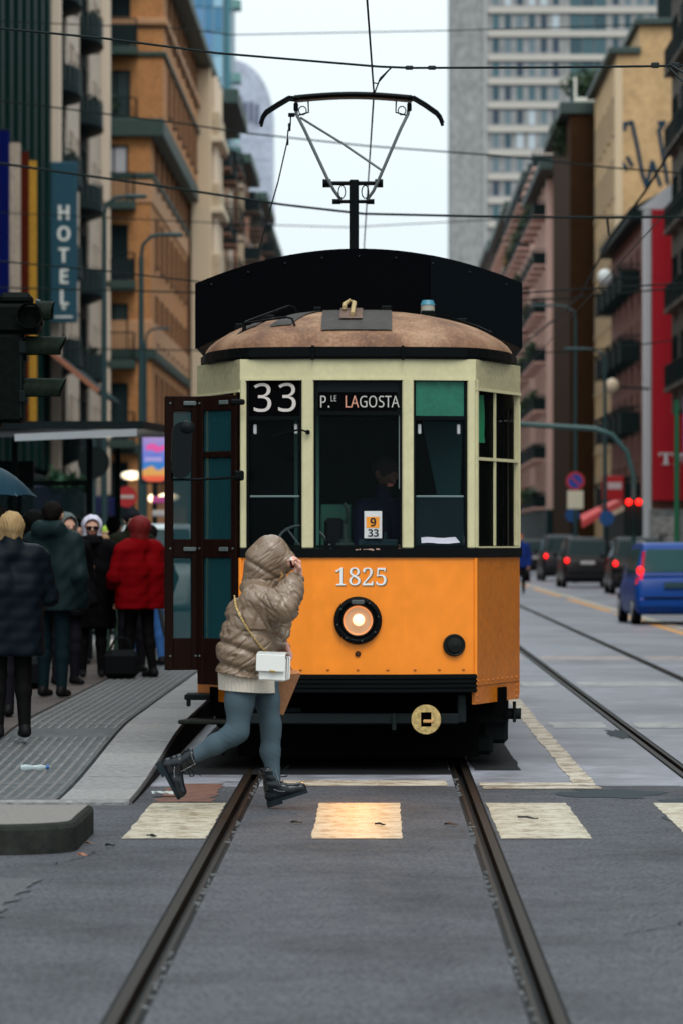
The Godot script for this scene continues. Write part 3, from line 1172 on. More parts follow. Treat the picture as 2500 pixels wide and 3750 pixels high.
# a row of windows and, if wanted, balconies on a block; its local x runs along the facade
func fill_facade(o: Node3D, floors: int, y0: float, step: float, xs: Array, ww: float, wh: float, fm: Material, pms: Array, bal := [], bw := 2.4, bd := 1.0, slab_m: Material = null, rail_m: Material = null, solid := false, bars := 1) -> void:
	for k in floors:
		for i in xs.size():
			window(o, xs[i], y0 + step * k + (0.0 if i in bal else 0.75), ww, wh if i in bal else wh - 0.75, fm, pms[rng.randi() % pms.size()], bars)
			if i in bal:
				balcony(o, xs[i], y0 + step * k - 0.02, bw, bd, slab_m, rail_m, solid)

func left_side() -> void:
	var dark_pane := [mat(C(0.012, 0.02, 0.022), 0.12), mat(C(0.02, 0.035, 0.037), 0.1), mat(C(0.03, 0.05, 0.05), 0.2)]
	var iron := mat(C(0.012, 0.02, 0.022), 0.55)
	# the dark green ribbed building with coloured banners
	var a := block("ribbed_building", "dark green building with tall vertical ribs at the left edge", Vector3(-11.6, 0, -100), PI / 2, 32.9, 34.0, 12.0, mat(C(0.002, 0.008, 0.007), 0.6))
	for k in 12:
		ledge(a, "rib", Vector3(0.4 + k * 2.75, 4.0, -0.05), Vector3(1.3 + k * 2.75, 33.6, 0.42), mat(C(0.004, 0.02, 0.017), 0.55))
	for k in 9:
		for r in 3:
			var px := MB.new()
			px.span(Vector3(-0.22, 0, 0), Vector3(0.22, 2.2, 0.1))
			if (k + r) % 2 == 0:
				put("louvre", px.mesh(), mat(C(0.22, 0.33, 0.36), 0.4), a, T(Vector3(20.2 + k * 1.1, 17.4 + r * 2.9, 0.02)))
	for k in 3:
		ledge(a, "shop_beam", Vector3(0.2, 3.2 + k * 0.02, -0.05), Vector3(32.7, 3.8, 0.5 - k * 0.1), mat(C(0.01, 0.02, 0.02), 0.5))
		break
	for q in [[110.6, C(0.003, 0.008, 0.1), "dark blue"], [114.0, C(0.5, 0.41, 0.33), "cream"], [116.8, C(0.09, 0.014, 0.006), "dark red"], [119.4, C(0.56, 0.29, 0.025), "yellow"]]:
		var bo := thing("facade_banner", "tall %s banner blade sticking out from the dark ribbed building" % q[2], "banner", Vector3(-11.15, 0, -q[0]))
		var mb := MB.new()
		mb.bev(Vector3(0, 9.3, 0), Vector3(1.1, 8.3, 0.09), 0.02)
		put("cloth", mb.mesh(), mat(q[1], 0.75, {"tex": "mottle", "s": 0.4}), bo)
		var fr := MB.new()
		for yy in [5.1, 13.48]:
			fr.cyl(Vector3(-0.5, yy, 0), Vector3(0.56, yy, 0), 0.04, 0.04, 6)
		put("bracket", fr.mesh(), iron, bo)
	# the cream house with bowed balconies, and its hotel sign
	var cream := mat(C(0.68, 0.56, 0.45), 0.75, {"tex": "streak", "s": 0.25})
	var b := block("cream_house", "cream rendered house with two columns of dark bowed balconies beside the hotel sign", Vector3(-11.4, 0, -133), PI / 2, 24.0, 36.0, 12.0, mat(C(0.012, 0.016, 0.016), 0.7))
	for q in [[0.0, 1.6], [6.3, 12.3], [17.6, 23.9]]:
		ledge(b, "pier", Vector3(q[0], 0, -0.1), Vector3(q[1], 36.0, 0.12), cream)
	ledge(b, "downpipe", Vector3(23.5, 3.5, 0.1), Vector3(23.98, 36.0, 0.5), mat(C(0.58, 0.48, 0.38), 0.7))
	ledge(b, "downpipe", Vector3(0.1, 3.5, 0.1), Vector3(0.5, 36.0, 0.42), mat(C(0.58, 0.48, 0.38), 0.7))
	var bow := MB.new()
	bow.lathe([Vector2(0.0, -0.3), Vector2(0.6, -0.22), Vector2(1.5, 0.0), Vector2(1.62, 0.06), Vector2(1.55, 0.45), Vector2(1.5, 1.0), Vector2(1.44, 1.0), Vector2(1.44, 0.1), Vector2(0, 0.1)], Transform3D(Basis.from_scale(Vector3(1.55, 1, 0.52)), Vector3.ZERO), 20)
	var bowm := bow.mesh()
	var rods := MB.new()
	for k in 13:
		var an := PI * k / 12.0
		rods.cyl(Vector3(cos(an) * 2.36, 0.1, sin(an) * 0.79), Vector3(cos(an) * 2.36, 1.15, sin(an) * 0.79), 0.025, 0.025, 5)
	var rodm := rods.mesh()
	for k in 9:
		var y := 4.6 + k * 3.22
		for q in [4.0, 14.9]:
			window(b, q, y + 0.1, 2.6, 2.3, iron, dark_pane[rng.randi() % 3], 2, 0.0)
			var bb := put("balcony", bowm, iron, b, T(Vector3(q, y - 0.05, 0)))
			put("railing", rodm, mat(C(0.03, 0.045, 0.045), 0.4), bb)
			if rng.randf() < 0.6:
				var pl := put("plants", leaf_mass(Vector3(0, 1.1, 0.45), Vector3(1.6, 0.45, 0.35), 70, 0.16), mat(C(0.012, 0.03, 0.02), 0.6, {"vc": 1}), bb)
				pl.set_meta("kind", "stuff")
		for q in [8.0, 10.6, 19.5, 21.6]:
			window(b, q, y + 0.75, 0.9, 1.6, mat(C(0.42, 0.36, 0.3), 0.7), mat(C(0.16, 0.135, 0.11), 0.5), 1, 0.12)
	var sg := thing("hotel_sign", "tall teal blade sign lettered HOTEL sticking out from the cream house", "sign", Vector3(-10.83, 9.2, -132.6))
	var sb := MB.new()
	sb.bev(Vector3(0, 2.75, 0), Vector3(0.92, 5.55, 0.22), 0.03)
	put("board", sb.mesh(), mat(C(0.01, 0.065, 0.1), 0.5), sg)
	var white := mat(C(0.72, 0.74, 0.7), 0.5)
	for k in 5:
		put("letter", text_mesh("HOTEL"[k], 0.7, 0.03, false, true), white, sg, T(Vector3(0, 3.76 - k * 0.735, 0.125)))
	put("star", text_mesh("*", 0.36, 0.03, false, true), white, sg, T(Vector3(0, 0.42, 0.125)))
	var sl := MB.new()
	sl.box(Vector3(0, 0.17, 0.125), Vector3(0.62, 0.06, 0.02))
	put("underline", sl.mesh(), white, sg)
	for yy in [0.6, 4.9]:
		var arm := MB.new()
		arm.cyl(Vector3(-0.75, yy, 0), Vector3(-0.4, yy, 0), 0.04, 0.04, 6)
		put("arm", arm.mesh(), iron, sg)
	# dark awning and plants over the shops
	var aw := thing("shop_awning", "dark sloping awning with an orange edge over the shops below the hotel sign", "awning", Vector3(-11.3, 0, -128.0), PI / 2)
	var am := MB.new()
	am.hexa([Vector3(0, 8.15, 0), Vector3(11, 8.15, 0), Vector3(11, 6.5, 2.0), Vector3(0, 6.5, 2.0)], [Vector3(0, 8.3, 0), Vector3(11, 8.3, 0), Vector3(11, 6.6, 2.05), Vector3(0, 6.6, 2.05)])
	put("canvas", am.mesh(), mat(C(0.012, 0.03, 0.035), 0.7), aw)
	var ae := MB.new()
	ae.box(Vector3(-0.04, 7.45, 1.0), Vector3(0.08, 0.16, 2.6), Basis(Vector3.RIGHT, 0.69))
	put("edge_trim", ae.mesh(), mat(C(0.35, 0.14, 0.08), 0.6), aw)
	for k in 3:
		var pl := thing("balcony_plant", "green leafy plant over the shop fronts, %s from the left" % ["first", "second", "third"][k], "plant", Vector3(-10.7, 3.2, -128.0 - k * 6.5))
		put("leaves", leaf_mass(Vector3(0, 0.5, 0), Vector3(0.5, 0.5, 0.7), 160, 0.14), mat(C(0.03, 0.11, 0.05), 0.6, {"vc": 1, "back": Color(0.1, 0.2, 0.06)}), pl)
		var pot := MB.new()
		pot.lathe([Vector2(0, 0), Vector2(0.2, 0), Vector2(0.28, 0.4), Vector2(0.22, 0.4), Vector2(0, 0.35)], T(Vector3.ZERO), 10)
		put("pot", pot.mesh(), iron, pl)
	# the orange house: an end wall faces the camera, the street front runs away from it
	var ora := mat(C(0.56, 0.25, 0.09), 0.8, {"tex": "streak", "s": 0.2})
	var ora2 := mat(C(0.22, 0.105, 0.05), 0.8, {"tex": "streak", "s": 0.3})
	var o := thing("orange_house", "orange brown rendered house with its end wall facing the street and dark heavy cornices", "building", Vector3(-9.3, 0, -157.5))
	var w := MB.new()
	w.span(Vector3(-6.0, -0.2, -30), Vector3(0, 18.4, 0))
	put("lower_wall", w.mesh(), ora, o)
	var w2 := MB.new()
	w2.span(Vector3(-6.0, 18.4, -46), Vector3(0.42, 25.2, -1.5))
	put("upper_wall", w2.mesh(), ora, o)
	var corn := mat(C(0.025, 0.05, 0.043), 0.6)
	var cor2 := mat(C(0.42, 0.23, 0.12), 0.7)
	ledge(o, "cornice", Vector3(-6, 18.2, -30.4), Vector3(0.55, 18.95, 0.4), corn)
	ledge(o, "eave", Vector3(-6, 25.0, -46.5), Vector3(1.15, 25.5, -1.0), corn)
	ledge(o, "string_course", Vector3(-6, 16.5, -30.2), Vector3(0.14, 16.75, 0.14), corn)
	ledge(o, "string_band", Vector3(-6, 15.5, -30.1), Vector3(0.07, 16.5, 0.07), cor2)
	ledge(o, "string_course", Vector3(-6, 23.0, -46.1), Vector3(0.6, 23.3, -1.3), cor2)
	ledge(o, "string_course", Vector3(-6, 21.7, -46.1), Vector3(0.56, 21.9, -1.36), corn)
	ledge(o, "string_course", Vector3(-6, 9.1, -30.2), Vector3(0.2, 9.5, 0.2), corn)
	ledge(o, "string_band", Vector3(-6, 9.5, -30.1), Vector3(0.09, 10.7, 0.09), cor2)
	ledge(o, "string_course", Vector3(-6, 5.2, -30.2), Vector3(0.3, 5.6, 0.3), corn)
	var wx := -1.75
	for k in 8:
		var y := 2.6 + k * 3.25
		var zz := 0.0 if k < 5 else -1.5
		var wm := window_meshes(1.5, 2.2, 2)
		var f := put("window", wm[0], iron, o, T(Vector3(wx, y, zz)))
		put("pane", wm[1], mat(C(0.4, 0.4, 0.43), 0.5) if k == 4 else dark_pane[k % 3], f)
		var key := "obal"
		if not shared.has(key):
			var mb := MB.new()
			mb.bev(Vector3(0, -0.15, 0.5), Vector3(2.3, 0.35, 1.0), 0.03)
			shared[key] = mb.mesh()
		var bb := put("balcony", shared[key], corn, o, T(Vector3(wx, y - 0.1, zz)))
		put("railing", railing_mesh(2.2, 0.95, 1.15, k % 3 == 0), iron, bb)
	# street front of the orange house
	for k in 7:
		for i in 7:
			var xx := 0.0 if k < 5 else 0.42
			var zz := -3.5 - i * 3.9 - (2.0 if k >= 5 else 0.0)
			var wm := window_meshes(1.2, 1.9, 1)
			var f := put("window", wm[0], ora2, o, T(Vector3(xx, 3.4 + k * 3.25, zz), PI / 2))
			put("pane", wm[1], mat(C(0.24, 0.11, 0.045), 0.6), f)
	var roofp := put("roof_plants", leaf_mass(Vector3(-2.4, 19.6, -0.7), Vector3(1.5, 0.8, 0.5), 260, 0.14), leaf_mat(), o)
	roofp.set_meta("kind", "stuff")
	# beyond it: cream loggias on columns, then darker houses stepping down the street
	var l4 := block("loggia_house", "house with stacked cream loggias on round columns beyond the orange house", Vector3(-9.1, 0, -189.5), PI / 2, 32.0, 25.4, 12.0, mat(C(0.17, 0.065, 0.04), 0.8, {"tex": "streak", "s": 0.3}))
	var lc := mat(C(0.62, 0.48, 0.33), 0.7, {"tex": "streak", "s": 0.3})
	for k in 6:
		var y := 4.2 + k * 3.5
		ledge(l4, "loggia_parapet", Vector3(0.1, y, -0.05), Vector3(6.5, y + 1.15, 1.3), lc)
		ledge(l4, "loggia_slab", Vector3(0.0, y - 0.35, -0.05), Vector3(6.7, y - 0.003, 1.5), mat(C(0.6, 0.5, 0.37), 0.7))
		for q in [0.7, 3.2, 5.9]:
			var col := MB.new()
			col.cyl(Vector3(q, y + 1.153, 1.0), Vector3(q, y + 2.94, 1.0), 0.22, 0.2, 10)
			put("column", col.mesh(), mat(C(0.62, 0.5, 0.38), 0.6), l4)
		for i in 6:
			window(l4, 9.5 + i * 3.9, y, 1.2, 2.1, lc, dark_pane[rng.randi() % 3], 1)
			if i % 2 == 0:
				balcony(l4, 9.5 + i * 3.9, y - 0.02, 2.6, 1.2, mat(C(0.16, 0.08, 0.05), 0.7), iron, true)
	ledge(l4, "eave", Vector3(17.0, 25.2, -0.5), Vector3(32.2, 26.0, 1.6), corn)
	ledge(l4, "pilaster", Vector3(-0.3, 0, -0.1), Vector3(0.08, 25, 0.9), mat(C(0.58, 0.46, 0.32), 0.7))
	for q in [[-222.0, 11.6, 26.4, C(0.42, 0.13, 0.06), "red brown house with dark stacked balconies just beyond the cream loggias", -9.1, 2], [-234.0, 13.6, 25.2, C(0.66, 0.55, 0.44), "narrow pale house with dark shutters far down the left side", -9.3, 0], [-248.0, 17.6, 26.4, C(0.4, 0.15, 0.08), "brick red house with long balconies far down the left side", -8.9, 1], [-266.0, 17.6, 25.6, C(0.7, 0.62, 0.54), "whitish house far down the left side of the street", -9.2, 2], [-284.0, 21.6, 27.2, C(0.48, 0.24, 0.12), "orange brown house far down the left side of the street", -8.9, 1], [-306.0, 40.0, 26.6, C(0.6, 0.5, 0.42), "farthest pale house down the left side of the street", -9.1, 0]]:
		var h := block("terrace_house", q[4], Vector3(q[5], 0, q[0]), PI / 2, q[1], q[2], 12.0, mat(q[3], 0.8, {"tex": "streak", "s": 0.3}))
		var xs := []
		for i in int(q[1] / 4.6):
			xs.append(2.4 + i * 4.6)
		fill_facade(h, 7, 4.3, 3.2, xs, 1.3, 2.1, mat(C(0.5, 0.38, 0.28), 0.7), dark_pane, range(q[6] % 2, xs.size(), 1 if q[6] == 2 else 2), 3.0, 1.1, mat([C(0.5, 0.4, 0.32), C(0.06, 0.045, 0.035), C(0.12, 0.07, 0.05)][q[6]], 0.7), iron, q[6] == 1)
		ledge(h, "eave", Vector3(-0.1, q[2] - 0.3, -0.4), Vector3(q[1] + 0.1, q[2] + 0.3, 0.75), corn)
		ledge(h, "corner_strip", Vector3(-0.05, 0, -0.2), Vector3(0.9, q[2] - 0.35, 0.22), lc)

	# ground floor shop fronts
	var k := 0
	for q in [[a, 1.0, 15.0, C(0.012, 0.05, 0.055)], [a, 17.0, 15.0, C(0.006, 0.012, 0.07)], [b, 0.6, 11.0, C(0.008, 0.03, 0.034)], [b, 12.2, 11.4, C(0.004, 0.014, 0.08)]]:
		var fa := MB.new()
		fa.bev(Vector3(q[2] / 2, 3.0, 0.35), Vector3(q[2], 0.75, 0.5), 0.04)
		var sh := put("shop_front", fa.mesh(), mat(q[3], 0.5), q[0], T(Vector3(q[1], 0, 0.15)))
		for i in 6:
			var px := MB.new()
			px.span(Vector3(0.1, 0.2, 0.1), Vector3(q[2] / 6 - 0.1, 2.6, 0.14))
			var pm: Material = [mat(C(0.02, 0.035, 0.035), 0.1), mat(C(0.3, 0.23, 0.17), 0.6), mat(C(0.02, 0.06, 0.055), 0.2), mat(C(0.012, 0.02, 0.02), 0.1)][(i + k) % 4]
			put("shop_pane", px.mesh(), pm, sh, T(Vector3(i * q[2] / 6, 0, 0)))
		k += 1

func right_side() -> void:
	var dark_pane := [mat(C(0.01, 0.02, 0.022), 0.12), mat(C(0.018, 0.032, 0.035), 0.1), mat(C(0.03, 0.05, 0.05), 0.2)]
	var iron := mat(C(0.012, 0.02, 0.02), 0.55)
	var cor := mat(C(0.03, 0.05, 0.045), 0.6)
	# the brown block cut by the right edge
	var a := block("brown_block", "olive brown apartment block with dark balconies cut by the right edge", Vector3(13.05, 0, -120), -PI / 2, 20.0, 30.0, 12.0, mat(C(0.075, 0.06, 0.042), 0.8, {"tex": "streak", "s": 0.3}))
	a.position.z = -171.0
	var aw := MB.new()      # the upper storeys stand out over a set back ground floor
	aw.span(Vector3(0, 7.3, -12), Vector3(20, 30, 0))
	aw.span(Vector3(0, -0.2, -12), Vector3(20, 7.3, -3.2))
	(a.get_node("wall") as MeshInstance3D).mesh = aw.mesh()
	for k in 6:
		var y := 8.4 + k * 3.5
		for i in 4:
			window(a, 2.4 + i * 4.8, y, 2.2, 2.2, iron, dark_pane[rng.randi() % 3], 1)
			balcony(a, 2.4 + i * 4.8, y - 0.02, 4.0, 0.35, mat(C(0.08, 0.06, 0.045), 0.7), iron, false)
	# house wearing the red billboard: its end faces the camera
	var b := thing("billboard_house", "narrow house whose end wall carries a tall red billboard", "building", Vector3(12.0, 0, -176))
	var w := MB.new()
	w.span(Vector3(0.15, -0.2, -24.6), Vector3(6.0, 16.9, 0))
	put("wall", w.mesh(), mat(C(0.26, 0.11, 0.085), 0.8, {"tex": "streak", "s": 0.3}), b)
	var wt := mat(C(0.62, 0.62, 0.64), 0.6)
	ledge(b, "white_edge", Vector3(0.12, 0.0, -0.3), Vector3(0.5, 16.9, 0.16), wt)
	var gb := MB.new()
	gb.prism([Vector2(-0.1, 16.85), Vector2(6.2, 16.85), Vector2(6.2, 19.6), Vector2(1.4, 18.0)], T(Vector3(0, 0, -0.3)), 0.5)
	put("white_gable", gb.mesh(), wt, b)
	var dp := MB.new()
	dp.prism([Vector2(-0.45, 16.4), Vector2(0.8, 16.4), Vector2(1.4, 17.9), Vector2(-0.45, 16.95)], T(Vector3(0, 0, -24.8)), 24.2)
	put("roof", dp.mesh(), iron, b)
	var lower := MB.new()
	lower.bev(Vector3(3.0, 1.5, 0.1), Vector3(5.2, 3.2, 0.2), 0.03)
	put("base_panel", lower.mesh(), mat(C(0.4, 0.4, 0.39), 0.7, {"tex": "grime", "s": 0.6}), b)
	ledge(b, "ground_floor", Vector3(-0.3, 0.0, -24.4), Vector3(0.3, 3.1, -0.5), mat(C(0.01, 0.022, 0.022), 0.5))
	for k in 4:
		for i in 5:
			var wm := window_meshes(1.1, 1.9, 1)
			var f := put("window", wm[0], mat(C(0.2, 0.1, 0.08), 0.7), b, T(Vector3(0.15, 3.4 + k * 3.3, -3.5 - i * 4.6), -PI / 2))
			put("pane", wm[1], dark_pane[rng.randi() % 3], f)
			if true:
				var bb := put("balcony", railing_mesh(2.6, 0.9, 1.3, true), iron, b, T(Vector3(0.15, 3.3 + k * 3.3, -3.5 - i * 4.6), -PI / 2))
				bb.name = bb.name
	var bill := thing("red_billboard", "tall red billboard with big white letters at its foot", "billboard", Vector3(12.52, 0, -175.7))
	var r := MB.new()
	r.bev(Vector3(1.75, 10.15, 0), Vector3(3.5, 13.3, 0.12), 0.02)
	put("panel", r.mesh(), mat(C(0.5, 0.004, 0.016), 0.5), bill)
	var lt := text_mesh("TA", 0.74, 0.04, true, true)
	put("letters", lt, mat(C(0.8, 0.8, 0.8), 0.5), bill, T(Vector3(0.28 + lt.get_aabb().size.x * 0.7, 5.4, 0.08)).scaled_local(Vector3(1.4, 1, 1)))
	for k in 4:
		ledge(bill, "seam", Vector3(0.02, 6.5 + k * 2.4, 0.05), Vector3(3.48, 6.53 + k * 2.4, 0.068), mat(C(0.35, 0.003, 0.012), 0.6))
	# the tan house with strokes painted on its blank wall
	var tan_m := mat(C(0.58, 0.38, 0.19), 0.85, {"tex": "mottle", "s": 0.12})
	var c := thing("tan_house", "tall tan house with a blank end wall marked by big dark blue painted strokes", "building", Vector3(12.48, 0, -201.0))
	var cw := MB.new()
	cw.span(Vector3(0, -0.2, -20.8), Vector3(9, 27.4, 0))
	put("wall", cw.mesh(), tan_m, c)
	var ct := MB.new()
	ct.span(Vector3(1.2, 27.4, -18), Vector3(9, 28.7, -0.02))
	put("upper_wall", ct.mesh(), tan_m, c)
	ledge(c, "parapet", Vector3(0.9, 28.65, -18.6), Vector3(9.2, 29.0, 0.3), cor)
	ledge(c, "eave", Vector3(-0.45, 27.15, -20.9), Vector3(1.25, 27.5, 0.25), cor)
	ledge(c, "chimney", Vector3(2.2, 29.0, -1.6), Vector3(3.0, 31.5, -0.8), iron)
	ledge(c, "corner_strip", Vector3(-0.12, 0, -0.5), Vector3(0.3, 26.5, 0.08), mat(C(0.52, 0.4, 0.26), 0.7))
	for k in 7:
		for i in 5:
			var wm := window_meshes(1.1, 1.9, 1)
			var f := put("window", wm[0], mat(C(0.45, 0.34, 0.22), 0.7), c, T(Vector3(0, 3.4 + k * 3.3, -2.6 - i * 4.0), -PI / 2))
			put("pane", wm[1], dark_pane[rng.randi() % 3], f)
	var sc := 201.0 / LENS
	var strokes := [[[Vector2(1433, 297), Vector2(1432, 285), Vector2(1450, 281), Vector2(1461, 330), Vector2(1474, 400), Vector2(1484, 430), Vector2(1491, 395), Vector2(1497, 372), Vector2(1515, 425)]], [[Vector2(1512, 283), Vector2(1524, 281), Vector2(1512, 300), Vector2(1520, 350), Vector2(1532, 420)]], [[Vector2(1428, 375), Vector2(1438, 388)]], [[Vector2(1440, 362), Vector2(1450, 380)]]]
	for q in strokes:
		var pts := []
		for p in q[0]:
			pts.append(Vector3((p.x - CX) * sc - 12.48, EYE + (CY - p.y) * sc, 0.03))
		var mb := MB.new()
		for k in pts.size() - 1:
			var dv: Vector3 = pts[k + 1] - pts[k]
			mb.box((pts[k] + pts[k + 1]) / 2 + Vector3(0, 0, 0.003 * (k % 2)), Vector3(0.2, dv.length() + 0.14, 0.03), Basis(Vector3.BACK, atan2(-dv.x, dv.y)))
		put("painted_stroke", mb.mesh(), mat(C(0.012, 0.035, 0.06), 0.7), c)
	# the dark brown slab and its roof garden
	var dslab := thing("brown_slab_house", "narrow dark brown windowless end wall with greenery on its roof", "building", Vector3(11.1, 0, -222.5))
	var dw := MB.new()
	dw.span(Vector3(0.0, -0.2, -22), Vector3(6.0, 26.6, 0))
	put("wall", dw.mesh(), mat(C(0.055, 0.026, 0.012), 0.8, {"tex": "streak", "s": 0.2}), dslab)
	ledge(dslab, "parapet", Vector3(-0.6, 26.4, -22.3), Vector3(6.2, 27.1, 0.2), cor)
	ledge(dslab, "white_post", Vector3(0.25, 27.1, -0.6), Vector3(0.4, 28.6, -0.4), mat(C(0.6, 0.58, 0.5), 0.7))
	ledge(dslab, "white_rail", Vector3(0.4, 27.15, -0.6), Vector3(6, 27.4, -0.4), mat(C(0.6, 0.58, 0.5), 0.7))
	for k in 2:
		var gr := thing("roof_tree", ["bushy dark green tree on the roof of the brown slab house", "smaller tree overhanging the edge of the brown roof"][k], "tree", Vector3([11.9, 10.75][k], [26.9, 24.6][k], -225.0 - k * 3))
		var trunk := MB.new()
		trunk.cyl(Vector3(0, 0, 0), Vector3(0.1, 1.6, 0), 0.16, 0.08, 8)
		trunk.cyl(Vector3(0.08, 1.1, 0), Vector3(0.8, 2.3, 0.2), 0.07, 0.03, 6)
		put("trunk", trunk.mesh(), mat(C(0.05, 0.04, 0.03), 0.9), gr)
		var cr := put("crown", leaf_mass(Vector3(0.2, [1.5, 1.3][k], 0), Vector3([1.5, 0.8][k], [1.3, 1.7][k], 1.3), 1300, 0.16), leaf_mat(), gr)
		cr.set_meta("kind", "stuff")
	# pinkish balconied houses running into the distance
	for q in [[-276.0, 29.5, 25.8, C(0.5, 0.17, 0.12), "reddish house with overgrown balconies, nearest the brown slab"], [-315.0, 38.6, 28.0, C(0.62, 0.36, 0.29), "pinkish house with white window frames further down the right side"], [-365.0, 49.6, 29.3, C(0.62, 0.4, 0.2), "ochre house far down the right side"], [-430.0, 64.6, 30.0, C(0.5, 0.28, 0.22), "farthest house down the right side of the street"]]:
		var h := block("balcony_house", q[4], Vector3(11.5, 0, q[0]), -PI / 2, q[1], q[2], 12.0, mat(q[3], 0.8, {"tex": "streak", "s": 0.3}))
		var xs := []
		for i in int(q[1] / 6.0):
			xs.append(3.4 + i * 6.0)
		fill_facade(h, 8, 3.9, 3.2, xs, 1.5, 2.2, mat(C(0.55, 0.42, 0.36), 0.7), dark_pane, range(0, xs.size(), 1), 3.6, 1.3, mat(C(0.6, 0.36, 0.3), 0.7), iron, q[0] > -340.0)
		ledge(h, "eave", Vector3(-0.1, q[2] - 0.3, -0.4), Vector3(q[1] + 0.1, q[2] + 0.3, 1.2), cor)
		ledge(h, "ground_floor", Vector3(-0.05, 0.0, -0.2), Vector3(q[1] + 0.05, 3.7, 0.7), mat(C(0.012, 0.03, 0.03), 0.5))
		for i in xs.size():
			ledge(h, "pilaster", Vector3(xs[i] + 2.4, 0, -0.05), Vector3(xs[i] + 3.2, q[2] - 0.4, 0.5), mat(C(0.72, 0.5, 0.42), 0.7))
			for j in 7:
				if rng.randf() < 0.5:
					var pl := put("balcony_plants", leaf_mass(Vector3(xs[i], 4.8 + j * 3.2, 1.3), Vector3(1.6, 0.7, 0.5), 110, 0.18), leaf_mat() if rng.randf() < 0.8 else mat(C(0.3, 0.16, 0.03), 0.6, {"vc": 1}), h)
					pl.set_meta("kind", "stuff")

# the rows of houses nearer than the frame reaches: they shade the street as the real ones do
func near_houses() -> void:
	var pane := [mat(C(0.012, 0.02, 0.022), 0.12), mat(C(0.03, 0.05, 0.05), 0.15)]
	var k := 0
	for q in [[-13.6, -22.0, PI / 2, 36.0, 25.0, C(0.2, 0.15, 0.11), "brown house left of the stop, outside the photo, nearest the crossing"], [-13.6, -58.4, PI / 2, 41.2, 30.0, C(0.3, 0.26, 0.21), "pale house left of the stop, outside the photo, beside the ribbed building"], [14.6, -62.0, -PI / 2, 38.0, 27.0, C(0.24, 0.17, 0.13), "brown house on the right, outside the photo, nearest the crossing"], [14.6, -104.0, -PI / 2, 41.6, 30.0, C(0.3, 0.25, 0.2), "tan house on the right, outside the photo, second from the crossing"], [14.6, -150.0, -PI / 2, 45.6, 26.0, C(0.22, 0.14, 0.1), "reddish house on the right, outside the photo, beside the brown block"]]:
		var h := block("street_house", q[6], Vector3(q[0], 0, q[1]), q[2], q[3], q[4], 14.0, mat(q[5], 0.8, {"tex": "streak", "s": 0.25}))
		var n := int(q[3] / 5.5)
		for r in 7:
			for i in n:
				window(h, 3.0 + i * 5.4, 1.0 + r * 3.5, 1.4, 2.0, mat(C(0.3, 0.27, 0.23), 0.7), pane[(r + i) % 2], 1)
		ledge(h, "eave", Vector3(-0.1, q[4] - 0.3, -0.4), Vector3(q[3] + 0.1, q[4] + 0.3, 0.9), mat(C(0.08, 0.07, 0.06), 0.7))
		k += 1

# ---------------------------------------------------------------- the tram
# local axes: x to the right, y up, z towards the camera; the middle of the front is at z = 0, corners listed from the left rear round the front to the right rear
const PLAN := [Vector2(-1.158, -13.4), Vector2(-1.158, -1.1), Vector2(-0.815, -0.1), Vector2(-0.31, 0.0), Vector2(0.31, 0.0), Vector2(0.815, -0.1), Vector2(1.158, -1.1), Vector2(1.158, -13.4)]

func offset_line(pts: Array, o: float) -> Array:
	var out := []
	for k in pts.size():
		var nn := Vector2.ZERO
		var len2 := 0.0
		var n1 := Vector2.ZERO
		var n2 := Vector2.ZERO
		if k > 0:
			var d: Vector2 = (pts[k] - pts[k - 1]).normalized()
			n1 = Vector2(-d.y, d.x)
		if k < pts.size() - 1:
			var d: Vector2 = (pts[k + 1] - pts[k]).normalized()
			n2 = Vector2(-d.y, d.x)
		if k == 0:
			nn = n2
		elif k == pts.size() - 1:
			nn = n1
		else:
			nn = (n1 + n2).normalized()
			nn /= maxf(nn.dot(n1), 0.3)
		out.append(pts[k] + nn * o)
	return out

func wall_strip(mb: MB, pts: Array, y0: float, y1: float, outer: float, inner: float) -> MB:
	var a := offset_line(pts, outer)
	var b := offset_line(pts, inner)
	for k in pts.size() - 1:
		var oa := Vector3(a[k].x, 0, a[k].y)
		var ob := Vector3(a[k + 1].x, 0, a[k + 1].y)
		var ia := Vector3(b[k].x, 0, b[k].y)
		var ib := Vector3(b[k + 1].x, 0, b[k + 1].y)
		var u0 := Vector3(0, y0, 0)
		var u1 := Vector3(0, y1, 0)
		mb.quad(oa + u0, ob + u0, ob + u1, oa + u1)
		mb.quad(ib + u0, ia + u0, ia + u1, ib + u1)
		mb.quad(oa + u1, ob + u1, ib + u1, ia + u1)
		mb.quad(ia + u0, ib + u0, ob + u0, oa + u0)
		if k == 0:
			mb.quad(ia + u0, oa + u0, oa + u1, ia + u1)
		if k == pts.size() - 2:
			mb.quad(ob + u0, ib + u0, ib + u1, ob + u1)
	return mb

func facet(a: Vector2, b: Vector2) -> Transform3D:   # x along the facet, z out of it
	var d := (b - a).normalized()
	return Transform3D(Basis(Vector3(d.x, 0, d.y), Vector3.UP, Vector3(-d.y, 0, d.x)), Vector3(a.x, 0, a.y))

